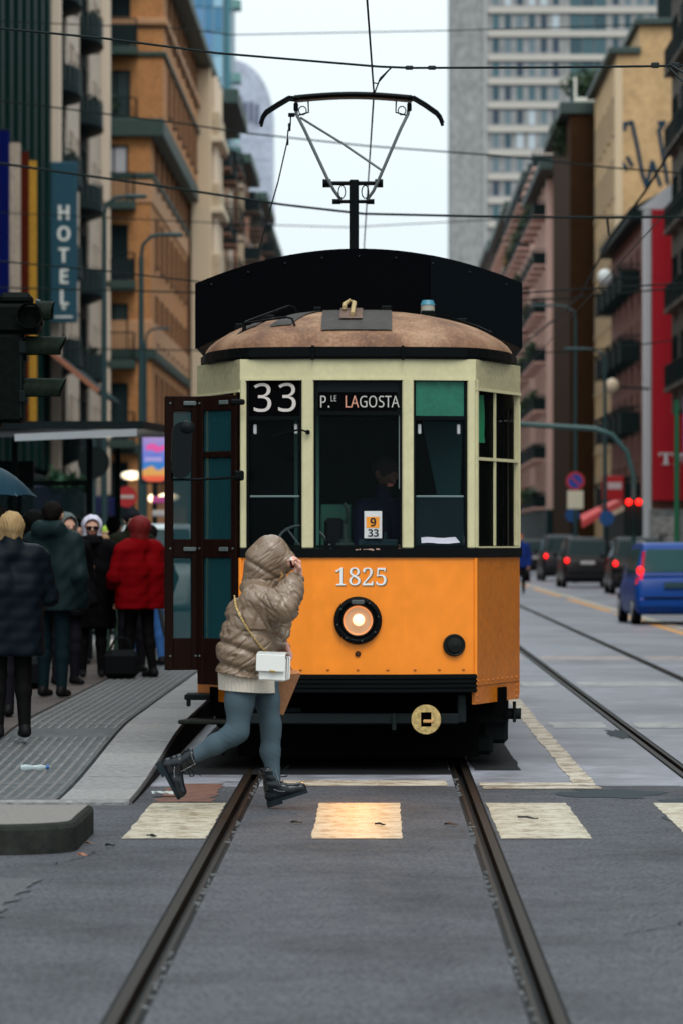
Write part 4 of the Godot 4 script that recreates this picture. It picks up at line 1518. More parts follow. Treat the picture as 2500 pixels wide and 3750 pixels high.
func tram() -> void:
	var o := thing("tram", "old orange and cream tram 1825 on line 33 with its round headlamp lit", "tram", Vector3(TRACK, 0, -26.6))
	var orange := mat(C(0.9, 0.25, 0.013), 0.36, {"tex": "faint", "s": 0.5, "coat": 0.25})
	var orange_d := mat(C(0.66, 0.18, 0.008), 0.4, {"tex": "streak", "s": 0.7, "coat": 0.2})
	var cream := mat(C(0.57, 0.52, 0.31), 0.55, {"tex": "faint", "s": 1.2})
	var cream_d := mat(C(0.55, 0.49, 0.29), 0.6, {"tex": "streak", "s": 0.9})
	var black := mat(C(0.003, 0.004, 0.0045), 0.36, {"spec": 0.17})
	var blackm := mat(C(0.002, 0.002, 0.0023), 0.8, {"spec": 0.08})
	var wood := mat(C(0.014, 0.0055, 0.004), 0.4, {"tex": "streak", "s": 2.0})
	var gl := glass(0.015)
	var inside := mat(C(0.002, 0.004, 0.0045), 0.8, {"spec": 0.05})
	# lower panels
	var front: Array = PLAN.slice(2, 6)
	put("front_panel", wall_strip(MB.new(), front, 0.68, 1.492, 0.0, -0.03).mesh(), orange, o)
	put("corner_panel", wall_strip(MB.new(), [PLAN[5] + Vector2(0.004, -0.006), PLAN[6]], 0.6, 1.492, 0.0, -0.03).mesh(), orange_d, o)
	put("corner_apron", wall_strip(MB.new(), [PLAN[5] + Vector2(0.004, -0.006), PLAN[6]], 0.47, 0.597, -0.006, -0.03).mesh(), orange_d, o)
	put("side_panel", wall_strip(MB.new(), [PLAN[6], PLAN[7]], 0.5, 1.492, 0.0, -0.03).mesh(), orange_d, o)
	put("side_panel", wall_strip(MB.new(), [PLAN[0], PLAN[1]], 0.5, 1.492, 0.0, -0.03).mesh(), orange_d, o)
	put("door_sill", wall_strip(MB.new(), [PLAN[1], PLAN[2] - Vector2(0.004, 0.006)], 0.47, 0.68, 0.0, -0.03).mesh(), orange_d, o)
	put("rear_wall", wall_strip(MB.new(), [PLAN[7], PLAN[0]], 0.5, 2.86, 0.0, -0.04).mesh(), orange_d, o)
	# beads and rivets
	var bead := MB.new()
	for k in [2, 5]:
		var p: Vector2 = PLAN[k]
		bead.cyl(Vector3(p.x, 0.6, p.y), Vector3(p.x, 1.49, p.y), 0.014, 0.014, 8)
	put("corner_bead", bead.mesh(), orange, o)
	var rivet := MB.new()
	rivet.lathe([Vector2(0.011, 0), Vector2(0.009, 0.005), Vector2(0.0, 0.008)], T(Vector3.ZERO, 0, PI / 2), 8)
	var rm := rivet.mesh()
	for k in 3:
		var f := facet(front[k], front[k + 1])
		var w: float = (front[k + 1] - front[k]).length()
		for i in 3:
			put("rivet", rm, orange_d, o, f * T(Vector3(w * (i + 0.5) / 3.0, 0.715, 0.0)))
	var fc := facet(PLAN[5], PLAN[6])
	for i in 9:
		put("rivet", rm, orange_d, o, fc * T(Vector3(0.06 + i * 0.115, 0.63, 0.0)))
	for i in 3:
		for x in [0.045, 1.0]:
			put("rivet", rm, orange_d, o, fc * T(Vector3(x, 0.49 + i * 0.04, -0.005)))
	# belt, posts, letterboard
	put("belt_rail", wall_strip(MB.new(), PLAN.slice(2), 1.494, 1.556, 0.018, -0.05).mesh(), black, o)
	put("belt_rail", wall_strip(MB.new(), PLAN.slice(0, 2), 1.494, 1.556, 0.018, -0.05).mesh(), black, o)
	var f0 := facet(PLAN[2], PLAN[3])
	var f1 := facet(PLAN[3], PLAN[4])
	var f2 := facet(PLAN[4], PLAN[5])
	var w0: float = (PLAN[3] - PLAN[2]).length()
	for q in [[f0, 0.0, 0.042], [f0, w0 - 0.078, w0 + 0.004], [f2, -0.004, 0.075], [f2, w0 - 0.058, w0 - 0.002]]:
		var mb := MB.new()
		mb.bev(Vector3((q[1] + q[2]) / 2, 2.145, -0.02), Vector3(q[2] - q[1], 1.178, 0.07), 0.008)
		put("window_post", mb.mesh(), cream, o, q[0])
	var bc := MB.new()
	bc.bev(Vector3(0.028, 2.145, -0.02), Vector3(0.046, 1.178, 0.06), 0.008)
	put("window_post", bc.mesh(), cream, o, fc)
	put("letterboard", wall_strip(MB.new(), front, 2.735, 2.87, 0.006, -0.05).mesh(), cream, o)
	for q in [[[PLAN[5], PLAN[6]], 2.67], [[PLAN[1], PLAN[2]], 2.655]]:
		put("corner_board", wall_strip(MB.new(), q[0], q[1], 2.87, 0.005, -0.05).mesh(), cream_d, o)
	var lip := MB.new()
	wall_strip(lip, front, 2.722, 2.74, 0.014, -0.01)
	wall_strip(lip, [PLAN[5], PLAN[6]], 2.655, 2.675, 0.012, -0.01)
	wall_strip(lip, [PLAN[1], PLAN[2]], 2.642, 2.66, 0.012, -0.01)
	put("board_moulding", lip.mesh(), cream, o)
	put("side_board", wall_strip(MB.new(), [PLAN[6], PLAN[7]], 2.6, 2.87, 0.004, -0.05).mesh(), cream_d, o)
	put("side_board", wall_strip(MB.new(), [PLAN[0], PLAN[1]], 2.6, 2.87, 0.004, -0.05).mesh(), cream_d, o)
	# side windows: cream posts and dark panes down both long sides
	for s in [-1.0, 1.0]:
		for k in 10:
			var z: float = -1.16 - k * 1.224
			var mb := MB.new()
			mb.bev(Vector3(s * 1.14, 2.078, z), Vector3(0.05, 1.04, 0.09), 0.008)
			put("side_post", mb.mesh(), cream, o)
			var pm := MB.new()
			pm.box(Vector3(s * 1.125, 2.078, z - 0.612), Vector3(0.012, 1.04, 1.13))
			put("side_window", pm.mesh(), mat(C(0.01, 0.016, 0.016), 0.06), o)
	# front windows: sash frames, panes, bars
	for q in [[f0, 0.044, w0 - 0.08, "left"], [f1, 0.006, 0.62 - 0.006, "mid"], [f2, 0.077, w0 - 0.06, "right"]]:
		var x0: float = q[1]
		var x1: float = q[2]
		var y0 := 1.558
		var y1 := 2.733
		var fr := MB.new()
		fr.span(Vector3(x0, y0, -0.045), Vector3(x0 + 0.016, y1, -0.008))
		fr.span(Vector3(x1 - 0.016, y0, -0.045), Vector3(x1, y1, -0.008))
		fr.span(Vector3(x0 + 0.017, y0, -0.045), Vector3(x1 - 0.017, y0 + 0.02, -0.009))
		fr.span(Vector3(x0 + 0.017, y1 - 0.014, -0.045), Vector3(x1 - 0.017, y1, -0.009))
		var head := 2.468 if q[3] != "mid" else 2.5
		fr.span(Vector3(x0 + 0.017, head - 0.02, -0.045), Vector3(x1 - 0.017, head + 0.006, -0.006))
		var sash := put("front_window", fr.mesh(), black, o, q[0])
		var pn := MB.new()
		pn.span(Vector3(x0 + 0.015, y0 + 0.018, -0.032), Vector3(x1 - 0.015, head - 0.018, -0.027))
		put("pane", pn.mesh(), gl, sash)
		if q[3] != "mid":
			var bar := MB.new()
			bar.bev(Vector3((x0 + x1) / 2, 1.917, -0.02), Vector3(x1 - x0 - 0.04, 0.014, 0.014), 0.003)
			put("glazing_bar", bar.mesh(), mat(C(0.12, 0.17, 0.17), 0.4), sash)
			for xx in [x0 + 0.05, x1 - 0.05]:
				var cl := MB.new()
				cl.bev(Vector3(xx, 2.385, -0.05), Vector3(0.022, 0.068, 0.02), 0.004)
				put("catch", cl.mesh(), mat(C(0.5, 0.5, 0.52), 0.35), sash)
		var bd := MB.new()
		bd.span(Vector3(x0 + 0.018, head + 0.008, -0.04), Vector3(x1 - 0.018, y1 - 0.016, -0.022))
		if q[3] == "left":
			put("number_box", bd.mesh(), blackm, o, q[0])
			for dx in [-0.082, 0.092]:
				put("route_number", text_mesh("3", 0.278, 0.004, false, false), mat(C(0.56, 0.5, 0.47), 0.5), o, q[0] * T(Vector3((x0 + x1) / 2 + dx, (head + y1) / 2, -0.018)))
		elif q[3] == "right":
			put("green_blind", bd.mesh(), mat(C(0.012, 0.15, 0.095), 0.45, {"tex": "mottle", "s": 1.5}), o, q[0])
		else:
			put("destination_box", bd.mesh(), mat(C(0.008, 0.011, 0.012), 0.3), o, q[0])
			var dl := MB.new()
			dl.span(Vector3(x0 + 0.03, head + 0.012, -0.021), Vector3(x1 - 0.03, head + 0.14, -0.018))
			put("destination_blind", dl.mesh(), blackm, o, q[0])
			var grey := mat(C(0.42, 0.4, 0.38), 0.6)
			var tx := 0.05
			for t in [["P.", 0.115, 0.072, 0.01], ["LE", 0.056, 0.095, 0.056], ["LA", 0.115, 0.072, 0.008], ["GOSTA", 0.112, 0.072, 0.0]]:
				var tm := text_mesh(t[0], t[1])
				var tw := tm.get_aabb().size.x
				tw *= 0.81
				put("destination", tm, mat(C(0.55, 0.25, 0.17), 0.6) if t[0] == "LA" else grey, o, q[0] * T(Vector3(tx + tw / 2, head + t[2], -0.014)).scaled_local(Vector3(0.81, 1, 1)))  # LA is reddened: backlight and reflection put into the letter colour
				tx += tw + t[3]
	# corner windows of the right front corner
	var cw := MB.new()
	cw.span(Vector3(0.055, 1.558, -0.04), Vector3(1.05, 1.57, 0.0))
	cw.span(Vector3(0.48, 1.575, -0.02), Vector3(0.505, 2.654, -0.006))
	cw.span(Vector3(0.055, 2.171, -0.025), Vector3(1.05, 2.193, -0.002))
	cw.span(Vector3(1.03, 1.575, -0.034), Vector3(1.052, 2.654, 0.0))
	var cws := put("corner_window", cw.mesh(), cream, o, fc)
	for q in [[0.055, 0.478, 1.576, 2.166], [0.507, 1.028, 1.576, 2.166], [0.055, 0.478, 2.198, 2.652], [0.507, 1.028, 2.198, 2.652]]:
		var pn := MB.new()
		pn.span(Vector3(q[0], q[2], -0.028), Vector3(q[1], q[3], -0.022))
		put("pane", pn.mesh(), gl, cws)
	var bl := MB.new()
	var rows := []
	for k in 7:
		var row := []
		for i in 9:
			row.append(Vector3(0.07 + 0.045 * i + 0.004 * k * (1 if i > 4 else 0), 2.3 + k * 0.056, -0.075 + 0.018 * sin(i * 1.9 + k * 0.35)))
		rows.append(row)
	bl.grid(rows)
	put("green_curtain", bl.mesh(), mat(C(0.012, 0.17, 0.07), 0.55), o, fc)
	# gutter and roof
	var outline: Array = PLAN.slice(1, 7)
	outline.push_front(Vector2(-1.158, -13.4))
	outline.append(Vector2(1.158, -13.4))
	var cl2 := MB.new()
	for x in [-0.31, 0.31]:
		cl2.bev(Vector3(x, 2.91, 0.035), Vector3(0.022, 0.1, 0.04), 0.004)
	put("gutter_clip", cl2.mesh(), black, o)
	var rim := []
	var rr := offset_line(outline, 0.02)
	for k in rr.size() - 1:
		for i in (6 if k in [1, 2, 3, 4, 5] else 5):
			rim.append(rr[k].lerp(rr[k + 1], i / (6.0 if k in [1, 2, 3, 4, 5] else 5.0)))
	rim.append(rr[-1])
	for pass_ in 3:      # round the corners of the plan a little
		var sm := rim.duplicate()
		for k in range(1, rim.size() - 1):
			sm[k] = (rim[k - 1] + rim[k] * 2.0 + rim[k + 1]) / 4.0
		rim = sm
	put("gutter", wall_strip(wall_strip(MB.new(), rim, 2.868, 2.952, 0.012, -0.1), rim, 2.885, 2.935, 0.028, 0.012).mesh(), black, o)
	var rg := []
	for k in 13:
		var t := k / 12.0
		var r := cos(t * PI / 2)
		var y := 2.945 + 0.335 * pow(sin(t * PI / 2), 1.15)
		var row := []
		for p in rim:
			var q := Vector2(0, minf(p.y, -1.5))
			var c: Vector2 = q + (p - q) * r
			row.append(Vector3(c.x, y, c.y))
		rg.append(row)
	put("roof", MB.new().grid(rg).mesh(), mat(C(1, 1, 1), 0.75, {"tex": "rust", "s": 0.4, "bump": "fine_raw", "bs": 0.1}), o)
	# patches, stripes and the handrail on the roof: each follows the dome
	var dome := func(x: float, z: float) -> float:
		var c := Vector2(0, minf(z, -1.5))
		var d := Vector2(x, z) - c
		var r := absf(x) / 1.178
		if z > -1.5 and d.length() > 1e-5:
			for k in rim.size() - 1:
				var hit = Geometry2D.segment_intersects_segment(c, c + d.normalized() * 4.0, rim[k], rim[k + 1])
				if hit != null:
					r = d.length() / (hit - c).length()
					break
		r = clampf(r, 0.0, 1.0)
		return 2.945 + 0.335 * pow(sqrt(1.0 - r * r), 1.15)
	for q in [["roof_mat", -0.255, 0.235, -0.12, -0.95, C(0.045, 0.035, 0.028), 0.012], ["roof_plate", -0.13, 0.03, -0.34, -1.0, C(0.16, 0.085, 0.055), 0.024], ["roof_stripe", -0.62, -0.47, -0.28, -1.3, C(0.045, 0.035, 0.03), 0.008], ["roof_stripe", -0.86, -0.72, -0.46, -1.3, C(0.05, 0.035, 0.03), 0.008]]:
		var gr := []
		for i in 9:
			var row := []
			for j in 7:
				var z: float = lerpf(q[3], q[4], i / 8.0)
				var x: float = lerpf(q[1], q[2], j / 6.0) + (0.28 * (i / 8.0) if q[0] == "roof_stripe" else 0.0)
				row.append(Vector3(x, dome.call(x, z) + q[6], z))
			gr.append(row)
		put(q[0], MB.new().grid(gr).mesh(), mat(q[5], 0.7, {"tex": "grime", "s": 1.4}), o)
	var rope := MB.new()
	rope.tube([Vector3(-0.04, dome.call(-0.04, -0.42) + 0.035, -0.42), Vector3(-0.035, dome.call(-0.03, -0.6) + 0.06, -0.6), Vector3(-0.03, dome.call(-0.03, -0.8) + 0.07, -0.8), Vector3(-0.06, dome.call(-0.06, -0.9) + 0.08, -0.9), Vector3(-0.1, dome.call(-0.1, -0.8) + 0.06, -0.8), Vector3(-0.1, dome.call(-0.1, -0.66) + 0.05, -0.66)], 0.017, 8)
	put("foam_seam", rope.mesh(), mat(C(0.5, 0.37, 0.18), 0.9, {"tex": "mottle", "s": 8.0}), o)
	var hr := MB.new()
	var hp := []
	for q in [[-0.44, -0.26, 0.0], [-0.46, -0.27, 0.05], [-0.5, -0.3, 0.055], [-0.8, -0.47, 0.055], [-0.79, -0.52, 0.055], [-0.5, -0.98, 0.07], [-0.46, -1.0, 0.055], [-0.44, -1.0, 0.0]]:
		hp.append(Vector3(q[0], dome.call(q[0], q[1]) + q[2], q[1]))
	hr.tube(hp, 0.008, 8)
	hr.cyl(Vector3(-0.8, dome.call(-0.8, -0.48), -0.48), Vector3(-0.8, dome.call(-0.8, -0.48) + 0.055, -0.48), 0.016, 0.012, 8)
	put("roof_handrail", hr.mesh(), black, o)
	for q in [[-0.86, 0.05], [-0.66, 0.07], [-0.3, 0.04], [0.2, 0.05], [0.5, 0.06], [0.75, 0.05]]:
		var fx := MB.new()
		fx.bev(Vector3(q[0], dome.call(q[0], -1.35) + 0.02, -1.35), Vector3(q[1] * 1.6, 0.05, 0.1), 0.008)
		put("roof_fitting", fx.mesh(), black, o)
	var can := MB.new()
	can.cyl(Vector3(0.5, dome.call(0.5, -1.4), -1.42), Vector3(0.5, dome.call(0.5, -1.4) + 0.09, -1.42), 0.05, 0.05, 12)
	put("roof_insulator", can.mesh(), mat(C(0.35, 0.33, 0.28), 0.5), o)
	var can2 := MB.new()
	can2.cyl(Vector3(0.5, dome.call(0.5, -1.4) + 0.09, -1.42), Vector3(0.5, dome.call(0.5, -1.4) + 0.125, -1.42), 0.055, 0.04, 12)
	put("roof_insulator", can2.mesh(), mat(C(0.05, 0.2, 0.28), 0.4), o)
	# the black screen boards standing on the roof
	for q in [[-1.2, 0.56, 0.0, C(0.0012, 0.0013, 0.002)], [0.522, 1.195, 0.014, C(0.0025, 0.004, 0.0055)]]:
		var poly := []
		for i in 21:
			var x: float = lerpf(q[0], q[1], i / 20.0)
			poly.append(Vector2(x, 3.755 - 0.255 * pow(x / 1.195, 2.0)))
		for i in 21:
			var x: float = lerpf(q[1], q[0], i / 20.0)
			poly.append(Vector2(x, 3.305 - 0.285 * pow(absf(x) / 1.195, 2.0)))
		put("roof_screen", MB.new().prism(poly, T(Vector3(0, 0, -1.64 + q[2])), 0.05).mesh(), mat(q[3], 0.5, {"spec": 0.1}), o)
	for s in [-1.0, 1.0]:
		var side := MB.new()
		side.box(Vector3(s * 1.185, 3.26, -4.9), Vector3(0.03, 0.46, 6.4))
		put("roof_screen", side.mesh(), mat(C(0.0012, 0.0013, 0.002), 0.5, {"spec": 0.1}), o)
	pantograph(o, black)
	# lamps and small fittings on the front
	put("fleet_number", text_mesh("1825", 0.168, 0.006, true, false), mat(C(0.7, 0.72, 0.72), 0.5), o, T(Vector3(0.022, 1.358, 0.003)))
	put("fleet_number_shadow", text_mesh("1825", 0.17, 0.004, true, false), mat(C(0.2, 0.13, 0.07), 0.6), o, T(Vector3(0.028, 1.353, 0.002)))
	var out_z := Basis.from_euler(Vector3(PI / 2, 0, 0))
	var lampc := Vector3(0.0, 1.057, 0.0)
	var ring := MB.new()
	ring.lathe([Vector2(0.166, 0.0), Vector2(0.166, 0.03), Vector2(0.158, 0.045), Vector2(0.14, 0.05), Vector2(0.122, 0.036), Vector2(0.112, 0.05), Vector2(0.105, 0.04), Vector2(0.1, 0.012)], Transform3D(out_z, lampc), 36)
	var head := put("headlamp", ring.mesh(), black, o)
	var bowl := MB.new()
	bowl.lathe([Vector2(0.106, 0.03), Vector2(0.09, 0.004), Vector2(0.0, 0.003)], Transform3D(out_z, lampc), 30)
	put("headlamp_reflector", bowl.mesh(), mat(C(0.7, 0.42, 0.25), 0.3, {"metal": 0.6, "emit": C(1.0, 0.4, 0.15), "e": 0.22}), head)
	var lens := MB.new()
	lens.lathe([Vector2(0.105, 0.032), Vector2(0.09, 0.05), Vector2(0.06, 0.064), Vector2(0.03, 0.07), Vector2(0.0, 0.072)], Transform3D(out_z, lampc), 30)
	put("headlamp_lens", lens.mesh(), glass(0.08), head)
	var bulb := MB.new()
	bulb.ball(lampc + Vector3(0.005, 0.004, 0.035), Vector3(0.042, 0.042, 0.02), 14)
	put("headlamp_bulb", bulb.mesh(), mat(C(1, 0.8, 0.5), 0.5, {"emit": C(1.0, 0.7, 0.36), "e": 1.3}), head)
	var scr := MB.new()
	for k in 8:
		var an := TAU * k / 8.0 + 0.2
		scr.cyl(lampc + Vector3(cos(an) * 0.143, sin(an) * 0.143, 0.045), lampc + Vector3(cos(an) * 0.143, sin(an) * 0.143, 0.056), 0.006, 0.005, 6)
	scr.bev(lampc + Vector3(0, 0.128, 0.045), Vector3(0.09, 0.03, 0.03), 0.006)
	put("headlamp_screws", scr.mesh(), mat(C(0.06, 0.07, 0.07), 0.35), head)
	var beam := SpotLight3D.new()
	beam.name = "headlamp_beam"
	beam.light_color = Color(1.0, 0.68, 0.32)
	beam.light_energy = 1.3
	beam.light_size = 0.09
	beam.spot_range = 40.0
	beam.spot_attenuation = 2.0
	beam.spot_angle = 13.0
	beam.spot_angle_attenuation = 1.0
	beam.shadow_enabled = true
	add_child(beam)
	beam.position = o.position + lampc + Vector3(0, 0, 0.09)
	beam.look_at_from_position(beam.position, Vector3(-0.13, 0.0, -21.9), Vector3.UP)
	var f2p := facet(PLAN[4], PLAN[5])
	var lx := 0.36
	var sl := MB.new()
	sl.lathe([Vector2(0.078, 0), Vector2(0.078, 0.025), Vector2(0.07, 0.035), Vector2(0.058, 0.03), Vector2(0.05, 0.045), Vector2(0.0, 0.06)], f2p * Transform3D(out_z, Vector3(lx, 0.884, 0)), 26)
	put("side_lamp", sl.mesh(), mat(C(0.012, 0.014, 0.013), 0.18), o)
	var knob := MB.new()
	knob.lathe([Vector2(0.02, 0), Vector2(0.02, 0.012), Vector2(0.012, 0.018), Vector2(0, 0.018)], Transform3D(out_z, Vector3(0.0, 0.826, 0)), 14)
	put("socket_cap", knob.mesh(), mat(C(0.05, 0.02, 0.01), 0.5), o)
	# a wiper on the left window, chipped paint along the belt, bolts on the screens, cables on the roof edge
	var wi := MB.new()
	wi.tube([Vector3(-0.345, 2.36, 0.045), Vector3(-0.4, 2.38, 0.02), Vector3(-0.52, 2.35, -0.035)], 0.007, 6)
	wi.tube([Vector3(-0.46, 2.39, -0.02), Vector3(-0.52, 2.35, -0.035), Vector3(-0.6, 2.33, -0.05)], 0.006, 6)
	wi.bev(Vector3(-0.345, 2.36, 0.035), Vector3(0.03, 0.03, 0.03), 0.006)
	put("wiper", wi.mesh(), black, o)
	var chips := MB.new()
	for k in 9:
		chips.box(Vector3(-0.02 + k * 0.021 + rng.randf_range(-0.01, 0.01), 1.55 + rng.randf_range(-0.006, 0.002), 0.0185), Vector3(rng.randf_range(0.006, 0.03), rng.randf_range(0.003, 0.01), 0.002))
	var cpart := put("paint_chips", chips.mesh(), mat(C(0.45, 0.28, 0.22), 0.7), o)
	cpart.set_meta("kind", "stuff")
	var sb := MB.new()
	for k in 9:
		var x := -1.08 + k * 0.27
		sb.cyl(Vector3(x, 3.7 - 0.255 * pow(x / 1.195, 2.0), -1.59), Vector3(x, 3.7 - 0.255 * pow(x / 1.195, 2.0), -1.57), 0.008, 0.007, 6)
	put("screen_bolts", sb.mesh(), mat(C(0.02, 0.025, 0.03), 0.4), o)
	var cb := MB.new()
	cb.tube([Vector3(0.3, 2.62, -1.5), Vector3(0.6, dome.call(0.6, -1.2) + 0.03, -1.2), Vector3(0.85, dome.call(0.85, -0.9) + 0.02, -0.95), Vector3(0.95, dome.call(0.95, -0.85) + 0.02, -0.85)], 0.009, 6)
	put("roof_cable", cb.mesh(), black, o)
	# bumper with its four ribs, the void below, the fender bar and the buffer disc
	var bp: Array = offset_line(PLAN.slice(2, 6), 0.0)
	bp[0] -= Vector2(0.0, 0.0)
	put("bumper", wall_strip(MB.new(), bp, 0.555, 0.683, 0.03, -0.1).mesh(), black, o)
	for k in 4:
		put("bumper_rib", wall_strip(MB.new(), bp, 0.562 + k * 0.031, 0.582 + k * 0.031, 0.056, 0.025).mesh(), black, o)
	var vo := MB.new()
	vo.box(Vector3(0, 0.47, -6.9), Vector3(2.1, 0.2, 12.6))
	put("underframe", vo.mesh(), blackm, o)
	var fl := MB.new()
	fl.box(Vector3(0, 0.3, -1.25), Vector3(1.5, 0.42, 0.05))
	fl.box(Vector3(0, 0.19, -1.6), Vector3(1.75, 0.26, 0.6))
	fl.box(Vector3(0, 0.23, -0.6), Vector3(1.7, 0.3, 0.04))
	put("lifeguard", fl.mesh(), blackm, o)
	var bar := MB.new()
	bar.bev(Vector3(-0.05, 0.37, -0.12), Vector3(1.5, 0.075, 0.05), 0.01)
	bar.bev(Vector3(0.72, 0.44, -0.16), Vector3(0.06, 0.2, 0.05), 0.01)
	bar.bev(Vector3(-0.8, 0.44, -0.16), Vector3(0.06, 0.2, 0.05), 0.01)
	bar.bev(Vector3(0.25, 0.35, -0.08), Vector3(0.03, 0.12, 0.04), 0.006)
	put("fender_bar", bar.mesh(), mat(C(0.012, 0.016, 0.017), 0.5), o)
	var dc := Vector3(0.47, 0.373, 0.05)
	var disc := MB.new()
	var ring_pts := []
	for k in 32:
		ring_pts.append(Vector2(cos(TAU * k / 32), sin(TAU * k / 32)) * 0.102)
	var hole := MB.new()
	# a disc with a square slot: four segments round the opening
	for k in 32:
		var a: Vector2 = ring_pts[k]
		var b: Vector2 = ring_pts[(k + 1) % 32]
		var ia := Vector2(clampf(a.x * 0.9, -0.036, 0.036), clampf(a.y * 0.9, -0.05, 0.05))
		var ib := Vector2(clampf(b.x * 0.9, -0.036, 0.036), clampf(b.y * 0.9, -0.05, 0.05))
		disc.quad(Vector3(ia.x, ia.y, 0), Vector3(a.x, a.y, 0), Vector3(b.x, b.y, 0), Vector3(ib.x, ib.y, 0))
		disc.quad(Vector3(a.x, a.y, -0.03), Vector3(b.x, b.y, -0.03), Vector3(b.x, b.y, 0), Vector3(a.x, a.y, 0))
		disc.quad(Vector3(ib.x, ib.y, -0.03), Vector3(ia.x, ia.y, -0.03), Vector3(ia.x, ia.y, 0), Vector3(ib.x, ib.y, 0))
	hole.box(Vector3(0, 0, -0.05), Vector3(0.1, 0.12, 0.03))
	hole.cyl(Vector3(0, 0, -0.2), Vector3(0, 0, -0.06), 0.04, 0.04, 10)
	var buf := put("buffer_disc", disc.mesh(), mat(C(0.6, 0.42, 0.16), 0.7, {"tex": "grime", "s": 5.0}), o, T(dc))
	put("buffer_socket", hole.mesh(), blackm, buf)
	var pin := MB.new()
	pin.bev(Vector3(0.014, -0.012, 0.0), Vector3(0.07, 0.022, 0.02), 0.004)
	put("buffer_pin", pin.mesh(), mat(C(0.5, 0.26, 0.09), 0.6), buf)
	# trucks, wheels and the gear showing at the right
	for z in [-2.4, -4.0, -9.4, -11.0]:
		for s in [-1.0, 1.0]:
			var wh := MB.new()
			wh.cyl(Vector3(s * 0.68, 0.33, z), Vector3(s * 0.79, 0.33, z), 0.33, 0.33, 26)
			put("wheel", wh.mesh(), mat(C(0.015, 0.014, 0.013), 0.5), o)
	for z in [-3.2, -10.2]:
		for s in [-1.0, 1.0]:
			var tf := MB.new()
			tf.bev(Vector3(s * 0.95, 0.36, z), Vector3(0.1, 0.22, 2.6), 0.03)
			tf.bev(Vector3(s * 1.0, 0.33, z + 0.8), Vector3(0.16, 0.26, 0.3), 0.03)
			tf.bev(Vector3(s * 1.0, 0.33, z - 0.8), Vector3(0.16, 0.26, 0.3), 0.03)
			put("truck_frame", tf.mesh(), blackm, o)
	var gear := MB.new()
	gear.bev(Vector3(0.95, 0.38, -1.3), Vector3(0.26, 0.2, 0.3), 0.02)
	gear.bev(Vector3(0.98, 0.24, -1.35), Vector3(0.2, 0.2, 0.24), 0.03)
	gear.bev(Vector3(0.9, 0.13, -1.3), Vector3(0.14, 0.14, 0.2), 0.03)
	gear.cyl(Vector3(1.05, 0.36, -1.15), Vector3(1.17, 0.36, -1.15), 0.04, 0.04, 10)
	gear.cyl(Vector3(1.12, 0.45, -1.1), Vector3(1.12, 0.3, -1.1), 0.012, 0.012, 6)
	put("brake_gear", gear.mesh(), mat(C(0.01, 0.012, 0.012), 0.6), o)
	var gear2 := MB.new()
	gear2.bev(Vector3(-0.72, 0.42, -0.5), Vector3(0.12, 0.16, 0.2), 0.02)
	gear2.cyl(Vector3(-0.7, 0.42, -0.35), Vector3(-0.4, 0.42, -0.35), 0.02, 0.02, 8)
	gear2.cyl(Vector3(-1.02, 0.16, -1.0), Vector3(-0.96, 0.16, -1.0), 0.09, 0.09, 14)
	put("brake_gear", gear2.mesh(), mat(C(0.012, 0.016, 0.016), 0.6), o)
	# entrance steps and the folded door leaves
	var st := MB.new()
	st.bev(Vector3(-1.12, 0.5, -0.78), Vector3(0.22, 0.04, 0.36), 0.008)
	st.bev(Vector3(-1.2, 0.46, -0.62), Vector3(0.03, 0.05, 0.03), 0.006)
	put("upper_step", st.mesh(), mat(C(0.01, 0.014, 0.014), 0.6), o)
	var st2 := MB.new()
	st2.bev(Vector3(-1.02, 0.335, -0.5), Vector3(0.42, 0.03, 0.34), 0.008, Basis(Vector3.UP, -0.25))
	put("lower_step", st2.mesh(), mat(C(0.022, 0.024, 0.02), 0.6, {"tex": "grime", "s": 3.0}), o)
	door_leaf(o, Vector2(-0.83, -0.13), Vector2(-1.115, -0.42), 0.6, wood, gl)
	door_leaf(o, Vector2(-1.12, -0.44), Vector2(-1.352, -0.36), 0.70, wood, gl)
	var post := MB.new()
	post.cyl(Vector3(-0.855, 0.75, -0.24), Vector3(-0.855, 2.64, -0.24), 0.014, 0.014, 8)
	post.cyl(Vector3(-1.08, 0.75, -0.9), Vector3(-1.08, 2.64, -0.9), 0.014, 0.014, 8)
	put("grab_pole", post.mesh(), mat(C(0.45, 0.36, 0.12), 0.3, {"metal": 0.6}), o)
	# mirror on its arm
	var mi := MB.new()
	var mpts := []
	for k in 10:
		mpts.append(Vector2(cos(PI * k / 9.0), sin(PI * k / 9.0)) * 0.068 + Vector2(0, 0.125))
	for k in 10:
		mpts.append(Vector2(-cos(PI * k / 9.0), -sin(PI * k / 9.0)) * 0.068 + Vector2(0, -0.125))
	mi.prism(mpts, T(Vector3(-1.21, 2.23, 0.22), 0.12, 0, -0.03), 0.07)
	mi.ball(Vector3(-1.17, 2.385, 0.26), Vector3(0.06, 0.05, 0.05), 12)
	put("mirror", mi.mesh(), mat(C(0.008, 0.01, 0.011), 0.28), o)
	var ma := MB.new()
	ma.tube([Vector3(-0.8, 2.05, 0.0), Vector3(-0.84, 2.045, 0.12), Vector3(-1.1, 2.03, 0.24), Vector3(-1.27, 2.028, 0.255), Vector3(-1.275, 2.15, 0.25)], 0.009, 8)
	ma.bev(Vector3(-0.82, 2.06, 0.03), Vector3(0.07, 0.07, 0.05), 0.01)
	ma.bev(Vector3(-0.83, 2.57, 0.0), Vector3(0.1, 0.04, 0.05), 0.01)
	put("mirror_arm", ma.mesh(), black, o)
	# inside: dark lining, floor, back of the cab, wheel and controller
	var room := MB.new()
	room.span(Vector3(-1.08, 0.7, -13.3), Vector3(1.08, 0.74, -1.15))
	room.span(Vector3(-0.74, 0.702, -1.2), Vector3(0.74, 0.738, -0.15))
